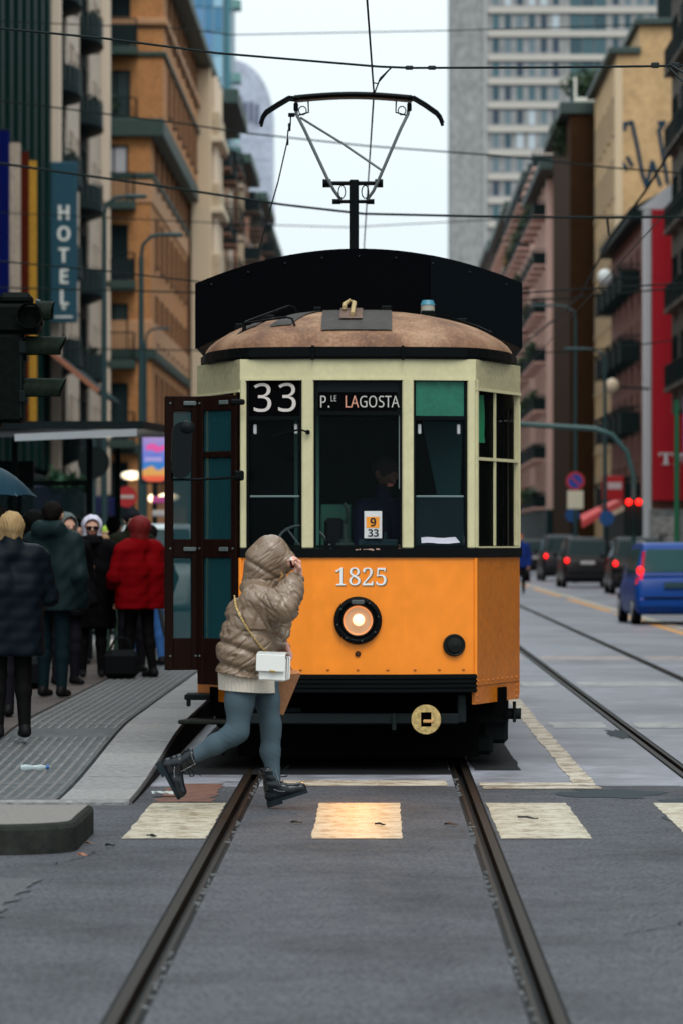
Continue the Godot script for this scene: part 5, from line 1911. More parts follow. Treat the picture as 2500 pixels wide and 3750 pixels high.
	room.span(Vector3(-1.08, 2.86, -13.3), Vector3(1.08, 2.9, -1.15))
	room.span(Vector3(-0.74, 2.862, -1.2), Vector3(0.74, 2.898, -0.2))
	room.span(Vector3(-1.05, 0.75, -3.0), Vector3(1.05, 2.85, -2.95))
	put("interior_lining", room.mesh(), inside, o)
	var pnl := MB.new()
	pnl.bev(Vector3(-0.16, 1.62, -0.85), Vector3(0.22, 0.5, 0.03), 0.01)
	put("cab_panel", pnl.mesh(), mat(C(0.025, 0.13, 0.09), 0.6), o)
	var pil := MB.new()
	pil.bev(Vector3(-0.29, 2.0, -0.45), Vector3(0.035, 1.2, 0.03), 0.006)
	pil.bev(Vector3(-0.45, 2.0, -1.2), Vector3(0.03, 1.2, 0.03), 0.006)
	put("cab_pillar", pil.mesh(), mat(C(0.02, 0.1, 0.08), 0.5), o)
	var gp := MB.new()
	gp.cyl(Vector3(0.287, 1.97, -0.07), Vector3(0.287, 2.48, -0.07), 0.006, 0.006, 6)
	put("cab_rail", gp.mesh(), mat(C(0.35, 0.4, 0.4), 0.3, {"metal": 0.6}), o)
	var wheel := MB.new()
	var wp := []
	for k in 25:
		wp.append(Vector3(cos(TAU * k / 24) * 0.2, sin(TAU * k / 24) * 0.2, 0))
	wheel.tube(wp, 0.012, 8, false)
	for k in 3:
		wheel.cyl(Vector3.ZERO, Vector3(cos(TAU * k / 3) * 0.2, sin(TAU * k / 3) * 0.2, 0), 0.009, 0.009, 6)
	put("brake_wheel", wheel.mesh(), mat(C(0.03, 0.05, 0.05), 0.35), o, T(Vector3(-0.38, 1.54, -0.4), 0.3, -0.5))
	var ctl := MB.new()
	ctl.cyl(Vector3(-0.09, 1.3, -0.3), Vector3(-0.09, 1.62, -0.3), 0.045, 0.045, 14)
	ctl.cyl(Vector3(-0.09, 1.62, -0.3), Vector3(-0.09, 1.74, -0.3), 0.022, 0.018, 10)
	ctl.tube([Vector3(-0.09, 1.73, -0.3), Vector3(-0.07, 1.78, -0.26), Vector3(-0.075, 1.84, -0.24), Vector3(-0.1, 1.87, -0.24)], 0.016, 8)
	ctl.bev(Vector3(-0.09, 1.575, -0.3), Vector3(0.13, 0.04, 0.1), 0.008)
	put("controller", ctl.mesh(), mat(C(0.02, 0.035, 0.03), 0.35), o)
	var seat := MB.new()
	seat.bev(Vector3(-0.17, 1.62, -0.5), Vector3(0.14, 0.3, 0.06), 0.04)
	put("seat_back", seat.mesh(), mat(C(0.005, 0.006, 0.008), 0.4), o)
	var dash := MB.new()
	dash.span(Vector3(-0.78, 1.46, -0.3), Vector3(0.78, 1.545, -0.12))
	dash.bev(Vector3(0.14, 1.585, -0.16), Vector3(0.28, 0.07, 0.1), 0.01)
	dash.bev(Vector3(0.19, 1.64, -0.2), Vector3(0.02, 0.06, 0.02), 0.003)
	dash.span(Vector3(0.33, 1.2, -0.62), Vector3(0.78, 1.93, -0.58))
	put("dashboard", dash.mesh(), mat(C(0.008, 0.02, 0.026), 0.45), o)
	var sh := MB.new()
	sh.hexa([Vector3(0.56, 1.93, -0.7), Vector3(0.72, 1.93, -0.7), Vector3(0.72, 1.93, -0.72), Vector3(0.56, 1.93, -0.72)], [Vector3(0.45, 2.46, -0.7), Vector3(0.74, 2.46, -0.7), Vector3(0.74, 2.46, -0.72), Vector3(0.45, 2.46, -0.72)])
	put("cab_partition", sh.mesh(), mat(C(0.01, 0.04, 0.045), 0.5), o)

func door_leaf(o: Node3D, a: Vector2, b: Vector2, y0: float, wood: Material, gl: Material) -> void:
	var f := facet(b, a)
	var w := (b - a).length()
	var y1 := 2.625
	var st := 0.056
	var fr := MB.new()
	fr.bev(Vector3(st / 2, (y0 + y1) / 2, 0), Vector3(st, y1 - y0, 0.045), 0.006)
	fr.bev(Vector3(w - st / 2, (y0 + y1) / 2, 0), Vector3(st, y1 - y0, 0.045), 0.006)
	for q in [[y0, 0.925], [1.49, 1.62], [2.19, 2.235], [2.52, y1]]:
		fr.bev(Vector3(w / 2, (q[0] + q[1]) / 2, 0), Vector3(w - st * 2 + 0.004, q[1] - q[0], 0.038), 0.005)
	var leaf := put("door_leaf", fr.mesh(), wood, o, f)
	for q in [[0.925, 1.49], [1.62, 2.19], [2.235, 2.52]]:
		var p := MB.new()
		p.span(Vector3(st, q[0], -0.004), Vector3(w - st, q[1], 0.004))
		put("pane", p.mesh(), mat(C(0.008, 0.05, 0.06), 0.05, {"alpha": 0.6, "spec": 0.2}), leaf)
	var bolts := MB.new()
	for yy in [1.555, 2.575, 0.8]:
		for xx in [0.03, w - 0.03]:
			bolts.cyl(Vector3(xx, yy, 0.02), Vector3(xx, yy, 0.03), 0.008, 0.007, 8)
	bolts.bev(Vector3(w * 0.7, 2.575, 0.028), Vector3(0.09, 0.03, 0.014), 0.004)
	bolts.bev(Vector3(w * 0.7, 1.55, 0.028), Vector3(0.09, 0.03, 0.014), 0.004)
	put("bolts", bolts.mesh(), mat(C(0.08, 0.1, 0.1), 0.35), leaf)

func pantograph(o: Node3D, black: Material) -> void:
	var steel := mat(C(0.1, 0.115, 0.115), 0.4, {"metal": 0.3})
	var z := -2.3
	var mast := MB.new()
	mast.bev(Vector3(-0.042, 3.8, z), Vector3(0.072, 1.05, 0.09), 0.008)
	var pn := put("pantograph", mast.mesh(), black, o)
	# survey of the frame at this distance: x from the mast's axis, y above the road
	var s := 1.0 / 305.2
	var q := func(px: float, py: float, dz := 0.0) -> Vector3:
		return Vector3((px - CX) * s - TRACK, EYE + (CY - py) * s, z + dz)
	var yoke := MB.new()
	yoke.cyl(q.call(741, 421), q.call(879, 421), 0.016, 0.016, 10)
	yoke.cyl(q.call(741, 421), q.call(760, 421), 0.032, 0.032, 12)
	yoke.cyl(q.call(860, 421), q.call(879, 421), 0.032, 0.032, 12)
	yoke.cyl(q.call(763, 463), q.call(859, 463), 0.014, 0.014, 8)
	yoke.cyl(q.call(763, 463), q.call(782, 463), 0.02, 0.02, 10)
	yoke.cyl(q.call(842, 463), q.call(859, 463), 0.02, 0.02, 10)
	put("yoke", yoke.mesh(), black, pn)
	var arms := MB.new()
	arms.tube([q.call(783, 460, 0.03), q.call(768, 440, 0.05), q.call(752, 412, 0.06), q.call(700, 300, 0.05), q.call(681, 262, 0.0), q.call(680, 236, 0.0)], 0.013, 8)
	arms.tube([q.call(842, 460, 0.03), q.call(857, 440, 0.05), q.call(870, 412, 0.06), q.call(918, 300, 0.05), q.call(936, 262, 0.0), q.call(939, 236, 0.0)], 0.013, 8)
	arms.tube([q.call(690, 270, 0.0), q.call(780, 326, 0.02), q.call(875, 392, 0.05)], 0.009, 8)
	put("arms", arms.mesh(), steel, pn)
	var pan := MB.new()
	var rows := []
	for k in 17:
		var t := k / 16.0
		var c: Vector3 = q.call(lerpf(676, 945, t), 227 - 8 * sin(PI * t))
		var row := []
		for e in [[-0.03, -0.02], [0.03, -0.02], [0.035, 0.01], [0.02, 0.022], [-0.02, 0.022], [-0.035, 0.01], [-0.03, -0.02]]:
			row.append(c + Vector3(0, e[1], e[0] * 3.0))
		rows.append(row)
	pan.grid(rows, true)
	put("collector_strip", pan.mesh(), black, pn)
	var horn := MB.new()
	for dz in [-0.09, 0.09]:
		horn.tube([q.call(690, 228, dz), q.call(664, 226, dz), q.call(640, 240, dz), q.call(612, 258, dz), q.call(604, 270, dz), q.call(599, 288, dz)], 0.012, 8)
		horn.tube([q.call(930, 228, dz), q.call(950, 226, dz), q.call(975, 241, dz), q.call(1002, 260, dz), q.call(1010, 270, dz), q.call(1016, 286, dz)], 0.012, 8)
	put("horns", horn.mesh(), black, pn)
	var loops := MB.new()
	for k in [[695, 1], [922, -1]]:
		var pts := []
		for i in 11:
			var an := TAU * i / 10.0
			pts.append(q.call(k[0] + cos(an) * 9, 254 + sin(an) * 10))
		loops.tube(pts, 0.005, 6, false)
		loops.tube([q.call(k[0] + 13 * k[1], 232), q.call(k[0] + 14 * k[1], 258), q.call(k[0] - 14 * k[1], 266)], 0.007, 6)
		loops.bev(q.call(680 if k[1] > 0 else 939, 246), Vector3(0.035, 0.06, 0.05), 0.006)
	for k in [785, 838]:
		var pts := []
		for i in 11:
			var an := TAU * i / 10.0
			pts.append(q.call(k + cos(an) * 8, 442 + sin(an) * 15, 0.05))
		loops.tube(pts, 0.005, 6, false)
	put("springs", loops.mesh(), black, pn)
	var rope := MB.new()
	rope.tube([q.call(668, 268), q.call(667, 290), q.call(662, 300), q.call(660, 325), q.call(640, 420, 0.1), q.call(600, 590, 0.6)], 0.006, 6)
	rope.bev(q.call(665, 292), Vector3(0.02, 0.06, 0.02), 0.004)
	rope.bev(q.call(661, 326), Vector3(0.016, 0.05, 0.016), 0.004)
	rope.bev(q.call(670, 264), Vector3(0.05, 0.03, 0.03), 0.004)
	put("pull_rope", rope.mesh(), black, pn)

# ---------------------------------------------------------------- overhead wires
func wire(called: String, label: String, pts: Array, r: float, group := "") -> MeshInstance3D:
	var sag := []
	for k in pts.size() - 1:
		for i in 6:
			sag.append(pts[k].lerp(pts[k + 1], i / 6.0))
	sag.append(pts[-1])
	var mb := MB.new()
	mb.tube(sag, r, 6)
	var o := solo(called, mb.mesh(), mat(C(0.012, 0.018, 0.018), 0.5), label, "wire", Vector3.ZERO, 0.0, group)
	return o

func wires() -> void:
	# the contact wire wanders from side to side over the track
	wire("contact_wire", "thin contact wire running along the track above the collector of the pantograph", [Vector3(-0.06, 5.03, -6), Vector3(-0.071, 5.0, -24.0), Vector3(-0.033, 4.99, -29.0), Vector3(-0.16, 5.0, -43.8), Vector3(-0.3, 5.0, -80), Vector3(0.0, 5.0, -220)], 0.007)
	wire("contact_wire", "contact wire over the empty far track", [Vector3(3.1, 5.03, -6), Vector3(2.9, 5.0, -60), Vector3(2.8, 5.0, -220)], 0.007)
	var w1 := [P(-3430, -250, 27.6), P(-150, 48, 27.6), P(0, 65, 27.5), P(240, 88, 27.5), P(500, 122, 27.5), P(870, 153, 27.5), P(945, 156, 27.5), P(1250, 155, 27.5), P(1500, 152, 27.5), P(1700, 147, 27.5), P(5518, 60, 27.5)]
	wire("span_wire", "thick black span wire crossing the whole street above the pantograph", w1, 0.009)
	var ins := thing("span_insulators", "two small strain insulators on the upper span wire right of the contact wire", "insulator", P(965, 156, 27.5))
	for k in [-26, 26]:
		var mb := MB.new()
		mb.bev(Vector3(k / 320.0, 0.0, 0.012), Vector3(0.06, 0.03, 0.03), 0.008)
		put("insulator", mb.mesh(), mat(C(0.02, 0.025, 0.025), 0.4), ins)
	var ins2 := thing("span_insulators", "pair of strain insulators on the upper span wire near the right edge of the photo", "insulator", P(1525, 151, 27.5))
	for k in [-22, 25]:
		var mb := MB.new()
		mb.bev(Vector3(k / 320.0, 0.002, 0.012), Vector3(0.06, 0.04, 0.03), 0.008)
		put("insulator", mb.mesh(), mat(C(0.02, 0.025, 0.025), 0.4), ins2)
	wire("hanger_wire", "short slanting hanger from the upper span wire down to the contact wire", [P(897, 156, 27.5), P(872, 180, 27.8), P(860, 212, 28.2)], 0.006)
	wire("hanger_wire", "second short hanger beside the first, joining the contact wire just over the collector", [P(893, 160, 27.5), P(866, 192, 27.7), P(857, 190, 27.8)], 0.005)
	wire("bridle_wire", "wire branching steeply down at the top right corner from the span wire's insulators", [P(1535, 155, 27.5), P(1580, 200, 27.0), P(1700, 330, 26.5)], 0.008)
	wire("bridle_wire", "second wire branching down beside it in the top right corner", [P(1540, 150, 27.5), P(1590, 180, 27.0), P(1750, 270, 26.5)], 0.008)
	wire("span_wire", "soft lower span wire passing behind the pantograph mast", [P(-2087, 78, 40), P(-150, 352, 40), P(0, 375, 40), P(400, 432, 40), P(650, 470, 40), P(835, 491, 40), P(1100, 497, 40), P(1400, 500, 40), P(1750, 496, 40), P(4065, 460, 40)], 0.014)
	wire("span_wire", "faint thin span wire high above the roof screens, far behind", [P(-708, 20, 75), P(420, 66, 75), P(530, 80, 75), P(1035, 70, 75), P(1300, 62, 75), P(2570, 20, 75)], 0.012)
	wire("span_wire", "faint span wire behind the arms of the pantograph", [P(-1038, 100, 62), P(430, 285, 62), P(560, 305, 62), P(840, 335, 62), P(1150, 358, 62), P(1400, 385, 62), P(2930, 500, 62)], 0.014)
	wire("span_wire", "faint wire crossing low over the left houses to the roof screen", [P(-1280, 485, 55), P(0, 600, 55), P(240, 622, 55), P(440, 645, 55), P(520, 655, 55), P(900, 690, 55), P(3100, 560, 55)], 0.012)
	wire("span_wire", "faint far wire across the sky just over the screens", [P(-376, 470, 95), P(560, 515, 95), P(800, 522, 95), P(1120, 505, 95), P(2214, 470, 95)], 0.014)
	wire("feeder_cable", "dark cable sagging diagonally from the upper right edge down across the right houses", [P(1640, 210, 60), P(1568, 302, 60), P(1480, 440, 62), P(1402, 545, 65), P(1330, 680, 75), P(1270, 735, 88), P(1190, 800, 110)], 0.022)
	wire("feeder_cable", "short vertical hanger on the lower span wire by the tan house", [P(1393, 500, 40.0), P(1397, 540, 45)], 0.014)
	wire("span_wire", "faint wire over the red billboard", [P(-820, 640, 70), P(1170, 690, 70), P(1300, 685, 70), P(1480, 668, 70), P(1640, 655, 70), P(2690, 600, 70)], 0.016)
	wire("span_wire", "faint wire low across the red billboard and the brown houses", [P(-600, 790, 80), P(1180, 815, 80), P(1400, 800, 80), P(1640, 770, 80), P(2460, 720, 80)], 0.014)

# ---------------------------------------------------------------- people
const SKIN := Color(0.5, 0.29, 0.21)

# palm, four fingers of different lengths and a thumb, curled by "curl" (radians per joint); f: x across the palm to the thumb, y towards the finger tips, z out of the palm
func hand_bones(f: Transform3D, sc := 1.0, curl := 0.5, col := SKIN) -> Array:
	var out := []
	out.append([f * (Vector3(-0.022, 0.0, 0) * sc), f * (Vector3(-0.026, 0.075, 0) * sc), 0.017 * sc, 0.014 * sc, col])
	out.append([f * (Vector3(0.0, 0.0, 0) * sc), f * (Vector3(0.0, 0.082, 0) * sc), 0.018 * sc, 0.014 * sc, col])
	out.append([f * (Vector3(0.02, 0.0, 0) * sc), f * (Vector3(0.024, 0.078, 0) * sc), 0.017 * sc, 0.014 * sc, col])
	for k in 4:
		var p := Vector3(-0.031 + 0.0205 * k, [0.07, 0.08, 0.083, 0.077][k], 0)
		var l: float = [0.026, 0.033, 0.036, 0.032][k]
		var an := curl * 0.8
		for j in 3:
			var q = p + Vector3(0, cos(an), sin(an)) * l * [1.0, 0.8, 0.65][j]
			out.append([f * (p * sc), f * (q * sc), (0.0095 - 0.0008 * j) * sc, (0.0088 - 0.0008 * j) * sc, col])
			p = q
			an += curl * 1.2
	var tp := Vector3(0.028, 0.02, 0.004)
	var t2 := tp + Vector3(0.026, 0.026, 0.012)
	var t3 := t2 + Vector3(0.004, 0.03, 0.014 + 0.012 * curl)
	out.append([f * (tp * sc), f * (t2 * sc), 0.013 * sc, 0.0105 * sc, col])
	out.append([f * (t2 * sc), f * (t3 * sc), 0.0105 * sc, 0.0085 * sc, col])
	return out

func aim(p: Vector3, tips: Vector3, out_palm: Vector3) -> Transform3D:
	var y := tips.normalized()
	var x := y.cross(out_palm).normalized()
	return Transform3D(Basis(x, y, x.cross(y)), p)

func head_bones(c: Vector3, b: Basis, r: float, col := SKIN) -> Array:   # c is the middle of the skull; b.z is where the face looks
	var o := []
	o.append([c + b * Vector3(0, 0.22, -0.18) * r, c + b * Vector3(0, 0.05, 0.1) * r, 0.93 * r, 0.9 * r, col])
	o.append([c + b * Vector3(0, -0.3, 0.2) * r, c + b * Vector3(0, -0.85, 0.38) * r, 0.72 * r, 0.42 * r, col])
	o.append([c + b * Vector3(0, 0.02, 0.98) * r, c + b * Vector3(0, -0.3, 1.14) * r, 0.09 * r, 0.15 * r, col])
	o.append([c + b * Vector3(-0.2, -0.66, 0.86) * r, c + b * Vector3(0.2, -0.66, 0.86) * r, 0.1 * r, 0.1 * r, Color(0.4, 0.14, 0.11)])
	o.append([c + b * Vector3(-0.5, 0.16, 0.76) * r, c + b * Vector3(0.5, 0.16, 0.76) * r, 0.13 * r, 0.13 * r, col])
	for s in [-1.0, 1.0]:
		o.append([c + b * Vector3(0.36 * s, -0.02, 0.86) * r, c + b * Vector3(0.34 * s, -0.02, 0.87) * r, 0.1 * r, 0.1 * r, Color(0.05, 0.03, 0.025)])
		o.append([c + b * Vector3(0.95 * s, 0.08, 0.0) * r, c + b * Vector3(0.95 * s, -0.25, 0.05) * r, 0.15 * r, 0.11 * r, col])
	return o

func body_mat() -> Material:
	return mat(C(1, 1, 1), 0.7, {"vc": 1, "spec": 0.16})

# someone standing; local axes: faces +z. spec: coat, trousers, hair colours and lengths
func standing(label: String, pos: Vector3, turn: float, h: float, sp: Dictionary, group := "") -> Node3D:
	var o := thing("person", label, "person", pos, turn, group)
	var tro: Color = sp.get("trousers", C(0.008, 0.009, 0.012))
	var coat: Color = sp.get("coat", C(0.01, 0.012, 0.015))
	var hem: float = sp.get("hem", 0.42)
	var wide: float = sp.get("wide", 1.0)
	var step: float = sp.get("step", 0.0)
	var arms: Array = sp.get("arms", [[Vector3(-0.16, 0.62, -0.02), Vector3(-0.15, 0.47, 0.05)], [Vector3(0.16, 0.62, -0.02), Vector3(0.15, 0.47, 0.05)]])
	var body := []
	var legs := []
	for s in [-1.0, 1.0]:
		var hip := Vector3(0.052 * s, 0.52, 0) * h
		var knee := Vector3(0.055 * s, 0.28, 0.012 + step * s * 0.5) * h
		var ank := Vector3(0.06 * s, 0.045, -0.005 + step * s) * h
		body.append([hip, knee, 0.052 * h, 0.036 * h, tro])
		body.append([knee, knee.lerp(ank, 0.3), 0.036 * h, 0.035 * h, tro])
		body.append([knee.lerp(ank, 0.3), ank, 0.035 * h, 0.027 * h, tro])
		legs.append(ank)
	body.append([Vector3(-0.045, 0.53, 0) * h, Vector3(0.045, 0.53, 0) * h, 0.062 * h, 0.062 * h, tro])
	body.append([Vector3(-0.035, 0.55, 0) * h, Vector3(-0.05, 0.77, 0) * h, 0.06 * h, 0.06 * h, coat])
	body.append([Vector3(0.035, 0.55, 0) * h, Vector3(0.05, 0.77, 0) * h, 0.06 * h, 0.06 * h, coat])
	body.append([Vector3(0, 0.8, -0.01) * h, Vector3(0, 0.87, 0.005) * h, 0.036 * h, 0.033 * h, SKIN])
	for k in 2:
		var s: float = [-1.0, 1.0][k]
		body.append([Vector3(0.11 * s, 0.80, 0) * h, arms[k][0] * h, 0.03 * h, 0.025 * h, coat])
		body.append([arms[k][0] * h, arms[k][1] * h, 0.025 * h, 0.018 * h, coat])
	var mb := MB.new()
	soft(mb, body, 0.016, 0.03)
	var hb := Basis(Vector3.UP, sp.get("look", 0.0)) * Basis(Vector3.RIGHT, sp.get("nod", 0.0))
	var hc := Vector3(0, 0.928, 0.008) * h
	soft(mb, head_bones(hc, hb, 0.052 * h), 0.008, 0.02)
	for k in 2:
		var d: Vector3 = (arms[k][1] - arms[k][0]).normalized()
		if not sp.get("pockets", false):
			soft(mb, hand_bones(aim(arms[k][1] * h + d * 0.03, d, Vector3([0.8, -0.8][k], 0.2, -0.4).slide(d).normalized()), 0.95, 0.6), 0.006, 0.008)
	put("body", mb.mesh(), body_mat(), o)
	# coat
	var cb := []
	var ty: float = maxf(hem - 0.03, 0.3)
	for s in [-1.0, 1.0]:
		cb.append([Vector3(0.05 * s * wide, ty, 0) * h, Vector3(0.05 * s * wide, 0.66, 0.0) * h, 0.088 * h * wide, 0.082 * h * wide, coat])
		cb.append([Vector3(0.05 * s * wide, 0.66, 0) * h, Vector3(0.062 * s * wide, 0.785, 0) * h, 0.084 * h * wide, 0.066 * h * wide, coat])
	cb.append([Vector3(-0.09, 0.805, -0.005) * h, Vector3(0.09, 0.805, -0.005) * h, 0.046 * h, 0.046 * h, coat])
	cb.append([Vector3(0, 0.82, -0.01) * h, Vector3(0, 0.86, 0.0) * h, 0.056 * h, 0.05 * h, coat])
	for k in 2:
		var s: float = [-1.0, 1.0][k]
		cb.append([Vector3(0.115 * s * wide, 0.79, 0) * h, arms[k][0] * h, 0.05 * h, 0.042 * h, coat])
		cb.append([arms[k][0] * h, arms[k][0].lerp(arms[k][1], 0.94) * h, 0.043 * h, 0.033 * h, coat])
	if sp.has("hood_down"):
		cb.append([Vector3(-0.05, 0.855, -0.05) * h, Vector3(0.05, 0.855, -0.05) * h, 0.045 * h, 0.045 * h, coat])
	var puff: float = sp.get("puff", 0.0)
	var wob := func(p: Vector3, n: Vector3) -> float:
		return 0.006 * sin(p.x * 31.0 + p.y * 17.0) * sin(p.z * 27.0 - p.y * 23.0) + (puff * (absf(sin(p.y * PI / 0.085)) - 0.5) if puff > 0.0 else 0.0)
	var cm := MB.new()
	soft(cm, cb, 0.015, 0.04, [[Vector3(0, hem * h, 0), Vector3(0, -1, 0)]], wob)
	put("coat", cm.mesh(), mat(coat, sp.get("sheen", 0.7), {"spec": 0.18 if sp.has("sheen") else 0.12}), o)
	# what is on the head
	var r := 0.052 * h
	var hair := []
	var hcol: Color = sp.get("hair", C(0.01, 0.008, 0.007))
	var kind: String = sp.get("head", "short")
	if kind == "short" or kind == "bob" or kind == "beanie" or kind == "cap":
		hair.append([hc + hb * Vector3(0, 0.36, -0.22) * r, hc + hb * Vector3(0, 0.28, 0.12) * r, 1.02 * r, 0.92 * r, hcol])
		if kind != "beanie":
			hair.append([hc + hb * Vector3(0, -0.2, -0.45) * r, hc + hb * Vector3(0, -0.4, -0.42) * r, 0.72 * r, 0.6 * r, hcol])
		if kind == "bob":
			for s in [-1.0, 1.0]:
				hair.append([hc + hb * Vector3(0.55 * s, 0.1, -0.2) * r, hc + hb * Vector3(0.62 * s, -1.0, -0.1) * r, 0.6 * r, 0.36 * r, hcol])
			hair.append([hc + hb * Vector3(0, 0.0, -0.5) * r, hc + hb * Vector3(0, -1.0, -0.5) * r, 0.7 * r, 0.5 * r, hcol])
		if kind == "beanie":
			hair.append([hc + hb * Vector3(0, 0.8, -0.3) * r, hc + hb * Vector3(0, 0.3, -0.1) * r, 0.75 * r, 1.1 * r, hcol])
		hair.append([hc + hb * Vector3(0, -0.35, 1.25) * r, hc + hb * Vector3(0, -0.1, 0.95) * r, 0.8 * r, 0.5 * r, hcol, true])
	else:   # a hood, open in front
		hair.append([hc + hb * Vector3(0, 0.3, -0.25) * r, hc + hb * Vector3(0, 0.2, 0.15) * r, 1.28 * r, 1.22 * r, hcol])
		hair.append([hc + hb * Vector3(0, -0.3, -0.15) * r, hc + hb * Vector3(0, -1.1, -0.05) * r, 1.15 * r, 1.15 * r, hcol])
		hair.append([hc + hb * Vector3(0, 0.1, 1.3) * r, hc + hb * Vector3(0, 0.1, 0.35) * r, 0.9 * r, 0.85 * r, hcol, true])
		hair.append([hc + hb * Vector3(0, -0.7, 1.2) * r, hc + hb * Vector3(0, -0.55, 0.4) * r, 0.7 * r, 0.65 * r, hcol, true])
	var hm := MB.new()
	soft(hm, hair, 0.01, 0.02, [], func(p: Vector3, n: Vector3) -> float: return 0.003 * sin(p.x * 90.0) * sin(p.y * 40.0 + p.z * 30.0) + (0.0035 * sin(atan2(p.x - hc.x, p.z - hc.z) * 26.0 + 3.0 * sin(p.y * 40.0)) if kind == "bob" or kind == "short" else 0.0))
	put({"short": "hair", "bob": "hair", "beanie": "knit_cap", "cap": "cap", "hood": "hood"}[kind], hm.mesh(), mat(hcol, 0.75, {"rim": 0.03, "tex": "streak", "s": 6.0}) , o)
	# shoes
	for ank in legs:
		var shb := [[ank + Vector3(0, 0.0, -0.01), ank + Vector3(0, -0.03, -0.03), 0.045, 0.042, tro], [ank + Vector3(0, -0.03, 0.0), ank + Vector3(0, -0.045, 0.14), 0.044, 0.032, tro]]
		var sm := MB.new()
		soft(sm, shb, 0.012, 0.02, [[Vector3(0, 0.006, 0), Vector3(0, -1, 0)]])
		put("shoe", sm.mesh(), mat(sp.get("shoe", C(0.008, 0.008, 0.009)), 0.4), o)
	return o

func bystanders() -> void:
	var p: Vector3
	# nearest first; heights and distances from the survey of the platform
	p = P(26, 1245, 27.7)
	standing("blonde woman in a shiny black padded coat seen from behind at the left edge", Vector3(p.x, 0.185, p.z), PI + 0.25, 1.64, {"coat": C(0.003, 0.006, 0.009), "hem": 0.36, "puff": 0.004, "sheen": 0.5, "pockets": true, "head": "bob", "hair": C(0.42, 0.27, 0.12), "wide": 1.08, "trousers": C(0.005, 0.005, 0.006), "arms": [[Vector3(-0.17, 0.62, 0.02), Vector3(-0.1, 0.56, 0.13)], [Vector3(0.17, 0.62, 0.0), Vector3(0.16, 0.48, 0.06)]]})
	p = P(122, 1245, 34.6)
	standing("dark haired man seen from behind in a dark green hooded parka and dark jeans", Vector3(p.x, 0.2, p.z), PI - 0.35, 1.77, {"coat": C(0.008, 0.018, 0.02), "pockets": true, "hem": 0.44, "hood_down": 1, "wide": 1.02, "sheen": 0.55, "trousers": C(0.007, 0.012, 0.018), "step": 0.02})
	p = P(152, 1245, 37.6)
	standing("person with a grey hood partly hidden behind the man in the green parka", Vector3(p.x, 0.2, p.z), 0.6, 1.68, {"coat": C(0.003, 0.003, 0.004), "pockets": true, "head": "hood", "hair": C(0.1, 0.12, 0.12), "hem": 0.4})
	p = P(212, 1245, 39.8)
	var w := standing("person in a white hood and dark glasses wearing a long black coat", Vector3(p.x, 0.2, p.z), 0.12, 1.67, {"coat": C(0.002, 0.002, 0.0025), "head": "hood", "hair": C(0.72, 0.7, 0.85), "hem": 0.3, "wide": 1.1, "trousers": C(0.005, 0.005, 0.006), "arms": [[Vector3(-0.18, 0.62, 0.0), Vector3(-0.07, 0.66, 0.16)], [Vector3(0.19, 0.62, 0.0), Vector3(0.17, 0.5, 0.1)]]})
	var hc := Vector3(0, 0.928, 0.008) * 1.67
	var gm := MB.new()
	for s in [-1.0, 1.0]:
		gm.bev(hc + Vector3(0.036 * s, -0.005, 0.096), Vector3(0.056, 0.04, 0.012), 0.006)
	gm.bev(hc + Vector3(0, 0.0, 0.098), Vector3(0.03, 0.008, 0.008), 0.002)
	put("glasses", gm.mesh(), mat(C(0.008, 0.008, 0.01), 0.2), w)
	var fur := []
	for k in 9:
		var an := PI * (0.1 + 0.8 * k / 8.0)
		fur.append([Vector3(cos(an) * 0.15, 1.44 - 0.02 * sin(an), -0.02 - 0.06 * sin(an)), Vector3(cos(an) * 0.155, 1.36, -0.02 - 0.05 * sin(an)), 0.04, 0.035, SKIN])
	var fm := MB.new()
	soft(fm, fur, 0.014, 0.03, [], func(q: Vector3, n: Vector3) -> float: return 0.008 * sin(q.x * 160.0) * sin(q.y * 150.0 + q.z * 130.0))
	put("fur_collar", fm.mesh(), mat(C(0.4, 0.24, 0.13), 0.9, {"tex": "fine", "s": 6.0, "rim": 0.4}), w)
	var scf := MB.new()
	scf.lathe([Vector2(0.095, 1.36), Vector2(0.12, 1.4), Vector2(0.115, 1.45), Vector2(0.085, 1.475)], T(Vector3(0, 0, 0.02)), 20)
	put("scarf", scf.mesh(), mat(C(0.006, 0.006, 0.007), 0.9), w)
	var ph := MB.new()
	ph.bev(Vector3(0, 0, 0), Vector3(0.035, 0.15, 0.03), 0.012)
	var tis := solo("white_tissue", ph.mesh(), mat(C(0.75, 0.75, 0.72), 0.7), "small white tissue in the hand of the person in the white hood", "tissue", Vector3(p.x - 0.09, 0.2 + 1.15, p.z + 0.34))
	tis.rotation = Vector3(0, 0, -0.7)
	p = P(322, 1245, 39.6)
	standing("person in a red padded hooded jacket seen from behind, beside the tram's open door", Vector3(p.x, 0.2, p.z), PI + 0.75, 1.66, {"coat": C(0.14, 0.001, 0.0025), "hem": 0.43, "puff": 0.003, "wide": 1.25, "head": "hood", "hair": C(0.18, 0.0015, 0.003), "trousers": C(0.004, 0.004, 0.005), "step": 0.05, "arms": [[Vector3(-0.19, 0.63, 0.02), Vector3(-0.1, 0.58, 0.14)], [Vector3(0.19, 0.63, 0.02), Vector3(0.11, 0.57, 0.14)]], "pockets": true})
	p = P(304, 1245, 41.2)
	standing("person in a dark knit cap and khaki coat behind the one in the red jacket", Vector3(p.x, 0.2, p.z), 0.4, 1.76, {"coat": C(0.008, 0.009, 0.005), "pockets": true, "head": "beanie", "hair": C(0.01, 0.012, 0.016), "hem": 0.4})
	p = P(345, 1245, 43.6)
